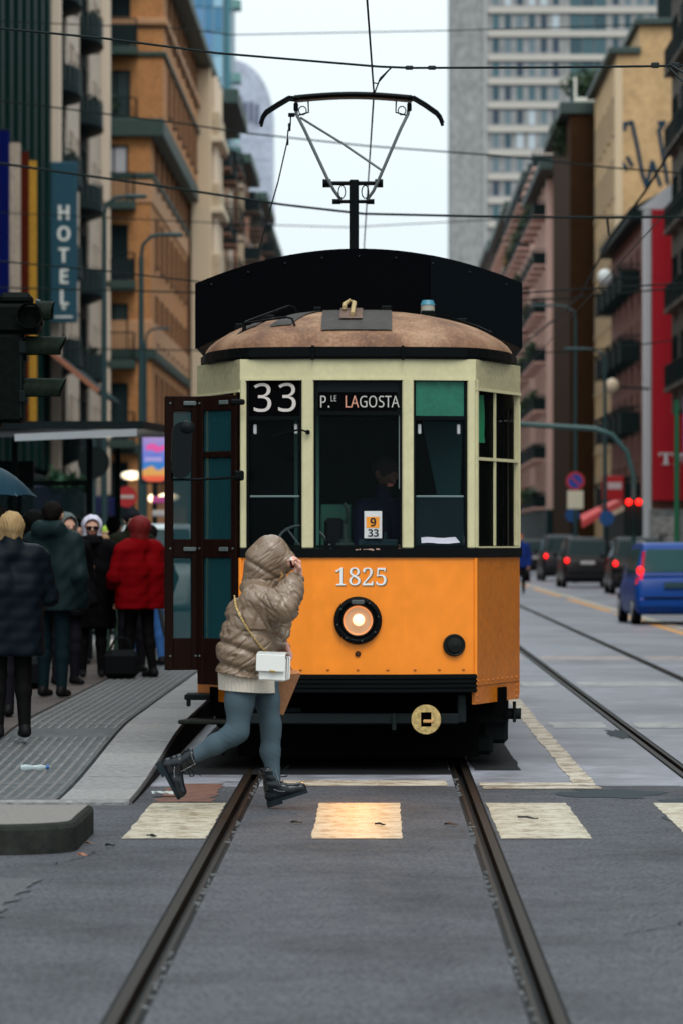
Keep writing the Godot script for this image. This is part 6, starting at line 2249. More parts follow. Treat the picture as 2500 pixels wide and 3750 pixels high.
	standing("person in blue jeans hidden behind the red jacket with only the legs showing", Vector3(p.x, 0.2, p.z), PI + 0.4, 1.6, {"coat": C(0.015, 0.015, 0.018), "trousers": C(0.03, 0.09, 0.24), "hem": 0.5, "wide": 0.85, "step": 0.07})
	p = P(246, 1245, 62.0)
	standing("distant person in a neon yellow cap and bright blue jacket behind the waiting people", Vector3(p.x, 0.15, p.z), 0.5, 1.72, {"coat": C(0.01, 0.03, 0.3), "head": "cap", "hair": C(0.5, 0.75, 0.08), "hem": 0.44})
	p = P(1193, 1245, 120.0)
	standing("distant person in an orange cap and blue jacket at the right of the tram", Vector3(p.x, 0.0, p.z), 0.0, 1.85, {"coat": C(0.012, 0.03, 0.16), "head": "cap", "hair": C(0.6, 0.12, 0.04), "hem": 0.44})
	for q in [[78, 39.5, 1.72, "dark coated person between the blonde woman and the man in the parka", "hood", 3.4], [178, 44.0, 1.66, "dark coated person just left of the white hooded one", "beanie", 0.3], [262, 46.0, 1.7, "dark coated person between the white hood and the red jacket", "short", 2.9]]:
		p = P(q[0], 1245, q[1])
		standing(q[3], Vector3(p.x, 0.2, p.z), q[5], q[2], {"coat": C(0.0025, 0.003, 0.0035), "head": q[4], "hair": C(0.004, 0.004, 0.004), "hem": 0.34, "pockets": true, "wide": 1.12})
	for q in [[-3.32, -36.6, "black shoulder bag standing on the platform by the man in the parka"], [-2.62, -39.2, "dark bag on the ground at the feet of the red jacketed person"]]:
		var bgm := MB.new()
		bgm.bev(Vector3(0, 0.15, 0), Vector3(0.36, 0.3, 0.2), 0.06)
		bgm.tube([Vector3(-0.12, 0.3, 0), Vector3(-0.06, 0.42, 0), Vector3(0.06, 0.42, 0), Vector3(0.12, 0.3, 0)], 0.012, 6)
		solo("travel_bag", bgm.mesh(), mat(C(0.005, 0.006, 0.007), 0.6), q[2], "bag", Vector3(q[0], 0.2, q[1]), 0.4)
	# the folded umbrella and the open one
	var um := MB.new()
	um.tube([Vector3(0, 0.9, 0), Vector3(0.05, 0.6, 0), Vector3(0.13, 0.22, 0)], 0.022, 8)
	um.cyl(Vector3(0.13, 0.22, 0), Vector3(0.16, 0.06, 0), 0.01, 0.008, 6)
	p = P(352, 1245, 41.0)
	solo("folded_umbrella", um.mesh(), mat(C(0.03, 0.035, 0.04), 0.5), "folded dark umbrella held beside the red jacket", "umbrella", Vector3(p.x, 0.38, p.z))
	var ou := thing("open_umbrella", "open blue umbrella cut by the left edge above the blonde woman", "umbrella", P(-40, 1140, 31.0))
	var rows := []
	for k in 9:
		var t := k / 8.0
		var row := []
		for i in 33:
			var an := TAU * i / 32.0
			var rr := 0.43 * t
			var lobe := 1.0 - 0.05 * t * absf(sin(an * 4.0))
			row.append(Vector3(cos(an) * rr * lobe, 0.26 * (1.0 - t * t) - 0.0 + 0.012 * t * absf(sin(an * 4.0)), sin(an) * rr * lobe))
		rows.append(row)
	put("canopy", MB.new().grid(rows, false).mesh(), mat(C(0.006, 0.028, 0.045), 0.45, {"back": Color(0.01, 0.03, 0.045)}), ou)
	var rib := MB.new()
	for k in 8:
		var an := TAU * k / 8.0
		rib.tube([Vector3(0, 0.25, 0), Vector3(cos(an) * 0.21, 0.185, sin(an) * 0.21), Vector3(cos(an) * 0.44, -0.005, sin(an) * 0.44)], 0.003, 5)
	put("ribs", rib.mesh(), mat(C(0.1, 0.12, 0.13), 0.3), ou)
	standing("dark coated person holding the open blue umbrella at the left edge", Vector3(ou.position.x + 0.136, 0.2, ou.position.z + 0.27), PI, 1.7, {"coat": C(0.003, 0.004, 0.005), "hem": 0.36, "arms": [[Vector3(-0.16, 0.62, -0.02), Vector3(-0.15, 0.47, 0.05)], [Vector3(0.17, 0.63, 0.04), Vector3(0.085, 0.68, 0.15)]]})
	var sh := MB.new()
	sh.cyl(Vector3(0, -0.82, 0), Vector3(0, 0.33, 0), 0.006, 0.006, 6)
	put("shaft", sh.mesh(), mat(C(0.05, 0.05, 0.05), 0.3), ou)

func driver_and_dash() -> void:
	var o := thing("person", "tram driver in a dark jacket sitting behind the middle front window, looking down", "person", Vector3(0.02, 0.0, -27.45), 0.75)
	var navy := C(0.006, 0.007, 0.016)
	var b := [[Vector3(-0.06, 1.25, 0), Vector3(-0.08, 1.72, 0.02), 0.13, 0.12, navy], [Vector3(0.06, 1.25, 0), Vector3(0.08, 1.72, 0.02), 0.13, 0.12, navy], [Vector3(-0.16, 1.84, 0.0), Vector3(0.16, 1.84, 0.0), 0.075, 0.075, navy], [Vector3(0, 1.86, 0), Vector3(0, 1.98, 0.03), 0.065, 0.055, navy], [Vector3(0.2, 1.82, 0), Vector3(0.3, 1.58, 0.14), 0.065, 0.055, navy], [Vector3(0.3, 1.58, 0.14), Vector3(0.24, 1.78, 0.36), 0.055, 0.042, navy], [Vector3(-0.2, 1.82, 0), Vector3(-0.27, 1.56, 0.08), 0.065, 0.055, navy], [Vector3(-0.27, 1.56, 0.08), Vector3(-0.16, 1.56, 0.3), 0.055, 0.042, navy], [Vector3(-0.1, 1.22, 0.0), Vector3(-0.12, 1.2, 0.36), 0.085, 0.07, navy], [Vector3(0.1, 1.22, 0.0), Vector3(0.12, 1.2, 0.36), 0.085, 0.07, navy], [Vector3(-0.12, 1.2, 0.36), Vector3(-0.12, 0.8, 0.34), 0.065, 0.05, navy], [Vector3(0.12, 1.2, 0.36), Vector3(0.12, 0.8, 0.34), 0.065, 0.05, navy]]
	var mb := MB.new()
	soft(mb, b, 0.016, 0.03)
	var hb := Basis(Vector3.RIGHT, 0.4)
	soft(mb, head_bones(Vector3(0, 2.09, 0.05), hb, 0.09, C(0.07, 0.042, 0.032)), 0.008, 0.02)
	var hf := aim(Vector3(0.235, 1.8, 0.38), Vector3(-0.1, 0.7, 0.4), Vector3(-0.9, 0, -0.3))
	soft(mb, hand_bones(hf, 0.95, 0.7, C(0.26, 0.15, 0.11)), 0.006, 0.008)
	soft(mb, hand_bones(aim(Vector3(-0.15, 1.56, 0.33), Vector3(0.2, -0.1, 0.8), Vector3(0.2, -0.9, 0)), 0.95, 0.5), 0.006, 0.008)
	put("body", mb.mesh(), body_mat(), o)
	var hr := MB.new()
	var c := Vector3(0, 2.09, 0.05)
	soft(hr, [[c + hb * Vector3(0, 0.03, -0.02), c + hb * Vector3(0, 0.025, 0.012), 0.093, 0.085, SKIN], [c + hb * Vector3(0, -0.07, 0.045), c + hb * Vector3(0, -0.085, 0.05), 0.045, 0.035, SKIN], [c + hb * Vector3(0, -0.02, 0.115), c + hb * Vector3(0, -0.0, 0.09), 0.07, 0.05, SKIN, true]], 0.01, 0.02)
	put("hair", hr.mesh(), mat(C(0.012, 0.009, 0.008), 0.8), o)
	# the little line card in the window and the paper on the dash
	var card := thing("line_card", "white line card with 9 on an orange square above 33, propped in the middle window", "sign", Vector3(-0.036, 1.62, -26.69))
	var cm := MB.new()
	cm.bev(Vector3(0, 0.1, 0), Vector3(0.123, 0.19, 0.006), 0.002)
	put("card", cm.mesh(), mat(C(0.62, 0.62, 0.62), 0.5), card)
	var oq := MB.new()
	oq.box(Vector3(-0.002, 0.117, 0.0045), Vector3(0.09, 0.077, 0.002))
	put("orange_square", oq.mesh(), mat(C(0.85, 0.3, 0.02), 0.5), card)
	var ink := mat(C(0.02, 0.02, 0.022), 0.6)
	put("figure_nine", text_mesh("9", 0.082, 0.002, false, true), ink, card, T(Vector3(0, 0.117, 0.007)))
	put("figure_thirtythree", text_mesh("33", 0.072, 0.002, false, true), ink, card, T(Vector3(0.002, 0.042, 0.005)))
	var pp := MB.new()
	var rows := []
	for k in 5:
		var row := []
		for i in 7:
			row.append(Vector3(-0.12 + 0.24 * i / 6.0 + 0.03 * (1.0 - k / 4.0) * (1 if i > 3 else 0), 0.004 * sin(i * 1.3), 0.03 - 0.16 * k / 4.0 + 0.0))
		rows.append(row)
	pp.grid(rows)
	var ps := solo("paper_sheet", pp.mesh(), mat(C(0.66, 0.66, 0.76), 0.8), "white paper sheet lying on the dash in the right front window", "paper", Vector3(0.42, 1.6, -26.82))
	ps.rotation.x = 0.25

# ---------------------------------------------------------------- the running woman
func W(px: float, py: float, dz := 0.0) -> Vector3:   # surveyed at her distance of 23 m; dz is towards the camera, from her middle
	return Vector3((px - CX) / 383.5, EYE + (CY - py) / 383.5, dz)

func boot(called_part: String, o: Node3D, t: Transform3D) -> void:
	var leather := mat(C(0.007, 0.009, 0.012), 0.2, {"coat": 0.5})
	var k0 := C(1, 1, 1)
	var b := [[Vector3(-0.012, 0.1, 0), Vector3(-0.008, 0.02, 0), 0.05, 0.047, k0], [Vector3(-0.022, 0.0, 0), Vector3(-0.028, -0.045, 0), 0.044, 0.04, k0], [Vector3(0.0, -0.005, 0), Vector3(0.08, -0.045, 0), 0.042, 0.034, k0], [Vector3(0.08, -0.05, 0.006), Vector3(0.148, -0.058, 0.004), 0.034, 0.03, k0], [Vector3(0.08, -0.05, -0.006), Vector3(0.14, -0.058, -0.006), 0.034, 0.028, k0], [Vector3(-0.034, -0.055, 0), Vector3(0.14, -0.064, 0), 0.037, 0.034, k0]]
	var mb := MB.new()
	soft(mb, b, 0.006, 0.02, [[Vector3(0, -0.079, 0), Vector3(0, -1, 0)], [Vector3(0, 0.122, 0), Vector3(0.12, 1, 0)]], func(p: Vector3, n: Vector3) -> float: return 0.0012 * sin(p.y * 150.0 + p.x * 60.0) * (1.0 if p.y > -0.02 else 0.3))
	var bt := put("boot", mb.mesh(), leather, o, t)
	var so := MB.new()
	var poly := []
	for k in 28:
		var an := TAU * k / 28.0
		var x := 0.053 + cos(an) * 0.128
		var w := 0.043 if x > 0.02 else 0.038
		poly.append(Vector2(x, signf(sin(an)) * pow(absf(sin(an)), 0.6) * w))
	var flat := Transform3D(Basis(Vector3(1, 0, 0), Vector3(0, 0, -1), Vector3(0, 1, 0)), Vector3(0, -0.096, 0))
	so.prism(poly, flat, 0.02)
	var heel := poly.map(func(p): return Vector2(minf(p.x, 0.018), p.y))
	var hp := []
	for p in heel:
		if hp.is_empty() or (hp[-1] - p).length() > 0.002:
			hp.append(p)
	so.prism(hp, Transform3D(flat.basis, Vector3(0, -0.114, 0)), 0.0175)
	put("sole", so.mesh(), mat(C(0.012, 0.018, 0.022), 0.5), bt)
	var st := MB.new()
	for k in 13:
		var u := k / 12.0
		st.ball(Vector3(-0.055 + 0.095 * u, 0.108 - 0.012 * u, 0.0) + Vector3(0, 0, 0.05 * sqrt(maxf(0.0, 1.0 - pow(u * 2.0 - 1.0, 2.0)))), Vector3.ONE * 0.0026, 6)
		st.ball(Vector3(0.038 + 0.0 * u, 0.1 - 0.095 * u, 0.036 + 0.012 * sin(u * 3.0)), Vector3.ONE * 0.0024, 6)
		if k < 8:
			st.ball(Vector3(0.02 + 0.075 * u, -0.035 - 0.03 * u, 0.042 - 0.006 * u), Vector3.ONE * 0.0024, 6)
			st.ball(Vector3(0.02 - 0.05 * u, -0.035 + 0.035 * u, 0.044), Vector3.ONE * 0.0024, 6)
	put("studs", st.mesh(), mat(C(0.4, 0.41, 0.43), 0.3, {"metal": 0.7}), bt)
	var lc := MB.new()
	for k in 6:
		var y := 0.1 - k * 0.022
		var x := 0.042 + (0.012 * (k - 3) if k > 3 else 0.0)
		lc.tube([Vector3(x - 0.01, y, 0.028), Vector3(x + 0.006, y + 0.004, 0.0), Vector3(x - 0.01, y - 0.006, -0.028)], 0.0028, 5)
	for s in [-1.0, 1.0]:
		lc.tube([Vector3(0.045, 0.05, 0), Vector3(0.07, 0.062, 0.02 * s), Vector3(0.1, 0.055, 0.035 * s), Vector3(0.09, 0.035, 0.03 * s), Vector3(0.05, 0.042, 0.008 * s)], 0.0026, 5)
	lc.tube([Vector3(0.045, 0.05, 0), Vector3(0.09, 0.08, 0.01), Vector3(0.12, 0.095, 0.02)], 0.0024, 5)
	put("laces", lc.mesh(), mat(C(0.012, 0.014, 0.016), 0.6), bt)

func woman() -> void:
	var o := thing("person", "woman in a taupe hooded padded jacket and blue grey leggings running across before the tram", "person", Vector3(0, 0, -23.0))
	var leg := C(0.06, 0.088, 0.106)
	var tp := C(0.185, 0.125, 0.083)
	var rh := W(556, 1545, 0.085)
	var rk := W(548, 1678, 0.1)
	var rk2 := W(532, 1688, 0.1)
	var ra := W(432, 1745, 0.08)
	var lh := W(604, 1550, -0.085)
	var lk := W(622, 1668, -0.07)
	var lk2 := W(622, 1690, -0.07)
	var la := W(630, 1795, -0.06)
	var b := [[rh, rh.lerp(rk, 0.5), 0.1, 0.084, leg], [rh.lerp(rk, 0.5), rk, 0.084, 0.064, leg], [rk, rk2, 0.062, 0.06, leg], [rk2, rk2.lerp(ra, 0.35), 0.06, 0.058, leg], [rk2.lerp(ra, 0.35), ra, 0.057, 0.036, leg],
		[lh, lh.lerp(lk, 0.5), 0.095, 0.072, leg], [lh.lerp(lk, 0.5), lk, 0.072, 0.058, leg], [lk, lk2, 0.058, 0.053, leg], [lk2, lk2.lerp(la, 0.35) + Vector3(-0.012, 0, 0), 0.053, 0.056, leg], [lk2.lerp(la, 0.35) + Vector3(-0.012, 0, 0), la, 0.056, 0.038, leg],
		[W(572, 1545, -0.06), W(572, 1545, 0.06), 0.13, 0.13, leg], [W(572, 1530), W(592, 1390), 0.13, 0.12, tp], [W(598, 1370), W(612, 1320), 0.06, 0.052, SKIN]]
	var mb := MB.new()
	soft(mb, b, 0.009, 0.035, [], func(p: Vector3, n: Vector3) -> float:
		var e := 0.0
		for q in [[rk2, 1.0], [lk2, 0.8], [la + Vector3(0, 0.12, 0), 0.6]]:
			var d: float = (p - q[0]).length()
			e += 0.0016 * q[1] * sin((p.y * 0.85 + p.x * 0.5) * 190.0) * exp(-d * d / 0.006)
		return e)
	var hb := Basis(Vector3.UP, PI / 2 - 0.15) * Basis(Vector3.RIGHT, 0.5)
	soft(mb, head_bones(W(628, 1295), hb, 0.082), 0.006, 0.015)
	# the raised right hand closes round a small dark lighter by her hood; the left one holds the bag's handles
	var rhand := aim(W(686, 1320, 0.13), Vector3(-0.12, 1, 0.0), Vector3(-0.8, -0.1, 0.5))
	soft(mb, hand_bones(rhand, 0.98, 1.0, C(0.62, 0.34, 0.26)), 0.0035, 0.008)
	soft(mb, [[W(683, 1328, 0.135), W(684, 1312, 0.13), 0.028, 0.024, C(0.6, 0.34, 0.26)]], 0.006, 0.01)
	var lhand := aim(W(651, 1484, -0.1), Vector3(0.35, -1, 0.1), Vector3(-0.5, -0.2, 0.6))
	soft(mb, hand_bones(lhand, 0.98, 0.7, C(0.6, 0.3, 0.25)), 0.0035, 0.008)
	put("body", mb.mesh(), body_mat(), o)
	# hair strand falling out of the hood
	var hs := MB.new()
	for k in 10:
		var dz := -0.02 + 0.01 * k
		var sx := 2.5 * sin(k * 2.1)
		hs.tube([W(646 + sx, 1312, dz), W(650 + sx, 1322, dz + 0.012), W(644 + sx * 1.5, 1332, dz + 0.016), W(648 - sx, 1341, dz + 0.01), W(643 + sx, 1349, dz)], 0.0038, 5)
	put("hair", hs.mesh(), mat(C(0.42, 0.22, 0.08), 0.5, {"tex": "streak", "s": 8.0}), o)
	# the padded jacket
	var jb := []
	for s in [-1.0, 1.0]:
		jb.append([W(556, 1580, 0.075 * s), W(566, 1490, 0.08 * s), 0.165, 0.172, tp])
		jb.append([W(566, 1490, 0.08 * s), W(582, 1420, 0.085 * s), 0.172, 0.165, tp])
		jb.append([W(582, 1420, 0.085 * s), W(594, 1375, 0.08 * s), 0.16, 0.105, tp])
	jb.append([W(590, 1360), W(606, 1340), 0.11, 0.095, tp])
	var re := W(653, 1393, 0.235)
	var rw := W(681, 1328, 0.14)
	jb.append([W(592, 1378, 0.16), re, 0.1, 0.092, tp])
	jb.append([re, re.lerp(rw, 0.5), 0.092, 0.078, tp])
	jb.append([re.lerp(rw, 0.5), rw, 0.076, 0.056, tp])
	var le := W(634, 1432, -0.22)
	var lw := W(648, 1478, -0.11)
	jb.append([W(600, 1375, -0.15), le, 0.095, 0.085, tp])
	jb.append([le, lw, 0.08, 0.055, tp])
	var nz := FastNoiseLite.new()
	nz.seed = 4
	nz.frequency = 5.5
	nz.fractal_octaves = 2
	var seams := [[W(500, 1350), Vector3(0.30, 1.0, 0)], [W(500, 1415), Vector3(0.34, 1.0, 0)], [W(500, 1468), Vector3(0.34, 1.0, 0)], [W(500, 1520), Vector3(0.3, 1.0, 0)]]
	var fold := func(p: Vector3, n: Vector3) -> float:
		var e := 0.0
		var on_arm := clampf((p.z - 0.16) / 0.05, 0.0, 1.0) * (1.0 if p.y > 1.08 else 0.0)
		if on_arm < 0.5:
			for q in seams:
				var d: float = (p - q[0]).dot(q[1].normalized())
				e -= 0.024 * exp(-d * d / 0.00045)
		else:   # bands round the sleeve
			var along := (p - re).dot((rw - re).normalized())
			if along > 0.02:
				e -= 0.011 * exp(-pow(fmod(along, 0.085) - 0.042, 2.0) / 0.0002)
			var up := (p - W(592, 1378, 0.16)).dot((re - W(592, 1378, 0.16)).normalized())
			if along < 0.03:
				e -= 0.012 * exp(-pow(fmod(up + 0.01, 0.11) - 0.08, 2.0) / 0.00025)
		# creases: long sharp valleys along one slanting direction, deepest by the seams, and soft swelling between
		var u := p.x * 0.82 + p.y * 0.57
		var v := p.y * 0.82 - p.x * 0.57
		if on_arm > 0.5:
			u = p.x * 0.5 - p.y * 0.86
			v = p.y * 0.5 + p.x * 0.86
		var w1 := nz.get_noise_3d(u * 0.34, v * 1.7, p.z * 0.7)
		var w2 := nz.get_noise_3d(u * 0.9 + 9.0, v * 4.6, p.z * 1.6 + 3.0)
		e -= 0.012 * exp(-w1 * w1 / 0.006) * (0.4 + 0.6 * clampf(nz.get_noise_3d(p.x * 1.1, p.y * 1.1, 5.0) * 2.0 + 0.5, 0.0, 1.0))
		e -= 0.0035 * exp(-w2 * w2 / 0.008)
		return e + 0.008 * nz.get_noise_3d(p.x * 0.9, p.y * 1.4, p.z)
	var jm := MB.new()
	soft(jm, jb, 0.0066, 0.035, [[W(494, 1541), Vector3(-0.17, -1, 0)], [W(683, 1322, 0.14), rw - re]], fold)
	var taupe := mat(tp, 0.34, {"spec": 0.55})
	put("jacket", jm.mesh(), taupe, o)
	var hd := [[W(588, 1338), W(606, 1290), 0.085, 0.112, tp], [W(606, 1290), W(622, 1268), 0.112, 0.102, tp], [W(622, 1270), W(652, 1290), 0.1, 0.078, tp], [W(612, 1320), W(640, 1325), 0.095, 0.066, tp], [W(672, 1345), W(652, 1318), 0.05, 0.035, tp, true]]
	var hseam := func(p: Vector3, n: Vector3) -> float:
		var e := 0.0
		for q in [[W(612, 1312), Vector3(0.58, 1.0, 0), 1.0], [W(600, 1345), Vector3(-0.4, 1.0, 0), 0.8]]:
			var d: float = (p - q[0]).dot(q[1].normalized())
			e -= 0.013 * q[2] * exp(-d * d / 0.00016)
		var u := p.x * 0.82 + p.y * 0.57
		var v := p.y * 0.82 - p.x * 0.57
		var w1 := nz.get_noise_3d(u * 0.7 + 4.0, v * 3.4, p.z * 1.5)
		return e - 0.005 * exp(-w1 * w1 / 0.006)
	var hm := MB.new()
	soft(hm, hd, 0.007, 0.03, [], hseam)
	put("hood", hm.mesh(), taupe, o)
	# ribbed knit hem under the jacket
	var rows := []
	for k in 7:
		var t := k / 6.0
		var row := []
		for i in 161:
			var an := TAU * i / 160.0
			var r := 1.0 + 0.018 * cos(an * 40.0)
			var c := W(565, 1530).lerp(W(567, 1587), t)
			row.append(c + Vector3(cos(an) * 0.166 * r, -0.085 * cos(an) * t * 0.13, -sin(an) * (0.215 - 0.008 * t) * r))
		rows.append(row)
	put("knit_hem", MB.new().grid(rows, true).mesh(), mat(C(0.55, 0.49, 0.42), 0.9, {"rim": 0.3, "bump": "fine_raw", "bs": 0.2, "s": 3.0}), o)
	boot("boot", o, Transform3D(Basis(Vector3.BACK, deg_to_rad(-62.0)), W(411, 1757, 0.08)))
	boot("boot", o, Transform3D(Basis(Vector3.BACK, deg_to_rad(17.0)), W(630, 1807, -0.06)))
	# lighter in her hand
	var lt := thing("lighter", "small dark red lighter with a pale tip held up by the running woman", "lighter", o.position + W(672, 1293, 0.175))
	lt.rotation = Vector3(0.1, 0, 0.16)
	var lm := MB.new()
	lm.cyl(Vector3(0, -0.03, 0), Vector3(0, 0.018, 0), 0.011, 0.011, 12)
	put("case", lm.mesh(), mat(C(0.03, 0.005, 0.006), 0.3), lt)
	var lm2 := MB.new()
	lm2.cyl(Vector3(0, 0.018, 0), Vector3(0, 0.036, 0), 0.009, 0.006, 12)
	put("tip", lm2.mesh(), mat(C(0.75, 0.74, 0.72), 0.3), lt)
	# the white shoulder bag
	var bag := thing("shoulder_bag", "small white leather shoulder bag on a gold chain at the running woman's hip", "handbag", o.position + W(634, 1528, 0.3), -0.35)
	bag.rotation.z = -0.03
	var lea := mat(C(0.72, 0.71, 0.68), 0.42, {"bump": "fine_raw", "bs": 0.02, "s": 8.0})
	var dk := mat(C(0.06, 0.06, 0.058), 0.6)
	for k in 3:
		var g := MB.new()
		g.bev(Vector3(0.0, -0.005 - 0.003 * k, -0.026 + k * 0.03), Vector3(0.176 - 0.004 * k, 0.142, 0.026), 0.009)
		put("gusset", g.mesh(), lea, bag)
		if k < 2:
			var sp := MB.new()
			sp.box(Vector3(0.0, -0.004, -0.011 + k * 0.03), Vector3(0.168, 0.13, 0.006))
			put("gap", sp.mesh(), dk, bag)
	var fr := []
	for q in [[0.076, -0.04], [0.088, -0.02], [0.09, 0.01], [0.087, 0.045], [0.074, 0.058], [0.04, 0.062], [0.0, 0.064], [-0.022, 0.066]]:
		var row := []
		for i in 9:
			var x := lerpf(-0.09, 0.09, i / 8.0)
			var drop := 0.012 * pow(absf(x) / 0.09, 4.0) if q[0] < 0.0 else 0.0
			row.append(Vector3(x, q[0] + drop, q[1] + 0.002))
		fr.append(row)
	put("flap", MB.new().grid(fr).grid(fr, true).mesh(), lea, bag)
	var fl := MB.new()
	fl.bev(Vector3(0, 0.025, 0.066), Vector3(0.182, 0.1, 0.006), 0.0025)
	put("flap_front", fl.mesh(), lea, bag)
	var ck := MB.new()
	ck.bev(Vector3(0.015, -0.024, 0.071), Vector3(0.036, 0.013, 0.006), 0.002)
	put("clasp", ck.mesh(), mat(C(0.45, 0.3, 0.1), 0.25, {"metal": 0.8}), bag)
	# its chain: link by link over the jacket
	var ch := MB.new()
	var path := [W(541, 1368, 0.0), W(546, 1392, 0.0), W(556, 1414, 0.0), W(570, 1438, 0.0), W(587, 1462, 0.0), W(602, 1482, 0.0), W(613, 1492, 0.0)]
	var dense := []
	for k in path.size() - 1:
		for i in 8:
			dense.append(path[k].lerp(path[k + 1], i / 8.0))
	dense.append(path[-1])
	for k in dense.size():
		var z := 0.45
		while z > 0.0 and sdf_at(jb, dense[k] + Vector3(0, 0, z), 0.035) > 0.012:
			z -= 0.004
		dense[k] += Vector3(0, 0, z)
	for k in dense.size() - 1:
		var a: Vector3 = dense[k]
		var d: Vector3 = (dense[k + 1] - a)
		var u := d.normalized()
		var s := Vector3(0, 0, 1).cross(u).normalized().rotated(u, 0.8 if k % 2 else -0.8)
		var pts := []
		for i in 9:
			var an := TAU * i / 8.0
			pts.append(a + u * cos(an) * 0.0095 + s * sin(an) * 0.0055)
		ch.tube(pts, 0.0022, 5, false)
	ch.lathe([Vector2(0.012, -0.002), Vector2(0.012, 0.002)], Transform3D(Basis(Vector3.RIGHT, PI / 2), dense[-1]), 12)
	ch.tube([dense[-1], bag.position - o.position + Vector3(-0.06, 0.085, -0.03)], 0.004, 6)
	var chm := put("chain", ch.mesh(), mat(C(0.6, 0.42, 0.17), 0.25, {"metal": 0.85}), bag)
	chm.transform = bag.transform.affine_inverse() * Transform3D(Basis(), o.position)
	# the brown paper bag in her other hand
	var pb := thing("paper_bag", "flat brown paper bag carried on the far side of the running woman", "bag", o.position + W(646, 1548, -0.13))
	var q4 := []
	for q in [[604, 1556], [690, 1549], [650, 1645], [596, 1630]]:
		q4.append(W(q[0], q[1], -0.13) - W(646, 1548, -0.13))
	var pm := MB.new()
	pm.hexa([q4[0] + Vector3(0, 0, -0.05), q4[1] + Vector3(0, 0, -0.05), q4[2] + Vector3(0, 0, -0.03), q4[3] + Vector3(0, 0, -0.03)], [q4[0], q4[1], q4[2], q4[3]])
	put("paper", pm.mesh(), mat(C(0.3, 0.135, 0.06), 0.7, {"tex": "mottle", "s": 5.0}), pb)
	var top := MB.new()
	top.hexa([q4[0] + Vector3(0.08, 0.003, -0.048), q4[1] + Vector3(0, 0.003, -0.048), q4[1] + Vector3(-0.0, 0.003, -0.004), q4[0] + Vector3(0.08, 0.003, -0.004)], [q4[0] + Vector3(0.08, 0.022, -0.042), q4[1] + Vector3(-0.03, 0.022, -0.042), q4[1] + Vector3(-0.03, 0.022, -0.01), q4[0] + Vector3(0.08, 0.022, -0.01)])
	put("folded_top", top.mesh(), mat(C(0.6, 0.25, 0.1), 0.7), pb)  # brighter than the paper: orange light in the opening put into the colour
	var hnd := MB.new()
	hnd.tube([q4[0] + Vector3(0.09, 0.015, -0.02), Vector3(0.02, 0.1, 0.02), q4[1] + Vector3(-0.05, 0.015, -0.02)], 0.005, 6)
	put("handle", hnd.mesh(), mat(C(0.3, 0.15, 0.07), 0.8), pb)

# ---------------------------------------------------------------- street furniture
func lamp_post(label: String, p: Vector3, h: float, reach: float) -> void:
	var o := thing("street_lamp", label, "street lamp", p)
	var m := mat(C(0.02, 0.05, 0.055), 0.5)
	var mb := MB.new()
	mb.cyl(Vector3(0, 0, 0), Vector3(0, 1.2, 0), 0.11, 0.1, 12)
	mb.cyl(Vector3(0, 1.2, 0), Vector3(0, h - 0.5, 0), 0.085, 0.06, 12)
	put("pole", mb.mesh(), m, o)
	var am := MB.new()
	am.tube([Vector3(0, h - 0.5, 0), Vector3(0.04 * signf(reach), h - 0.2, 0), Vector3(reach * 0.25, h, 0), Vector3(reach * 0.6, h + 0.06, 0)], 0.045, 8)
	put("arm", am.mesh(), m, o)
	var hd := MB.new()
	hd.bev(Vector3(reach * 0.82, h + 0.04, 0), Vector3(absf(reach) * 0.5, 0.1, 0.26), 0.04)
	put("lantern", hd.mesh(), m, o)

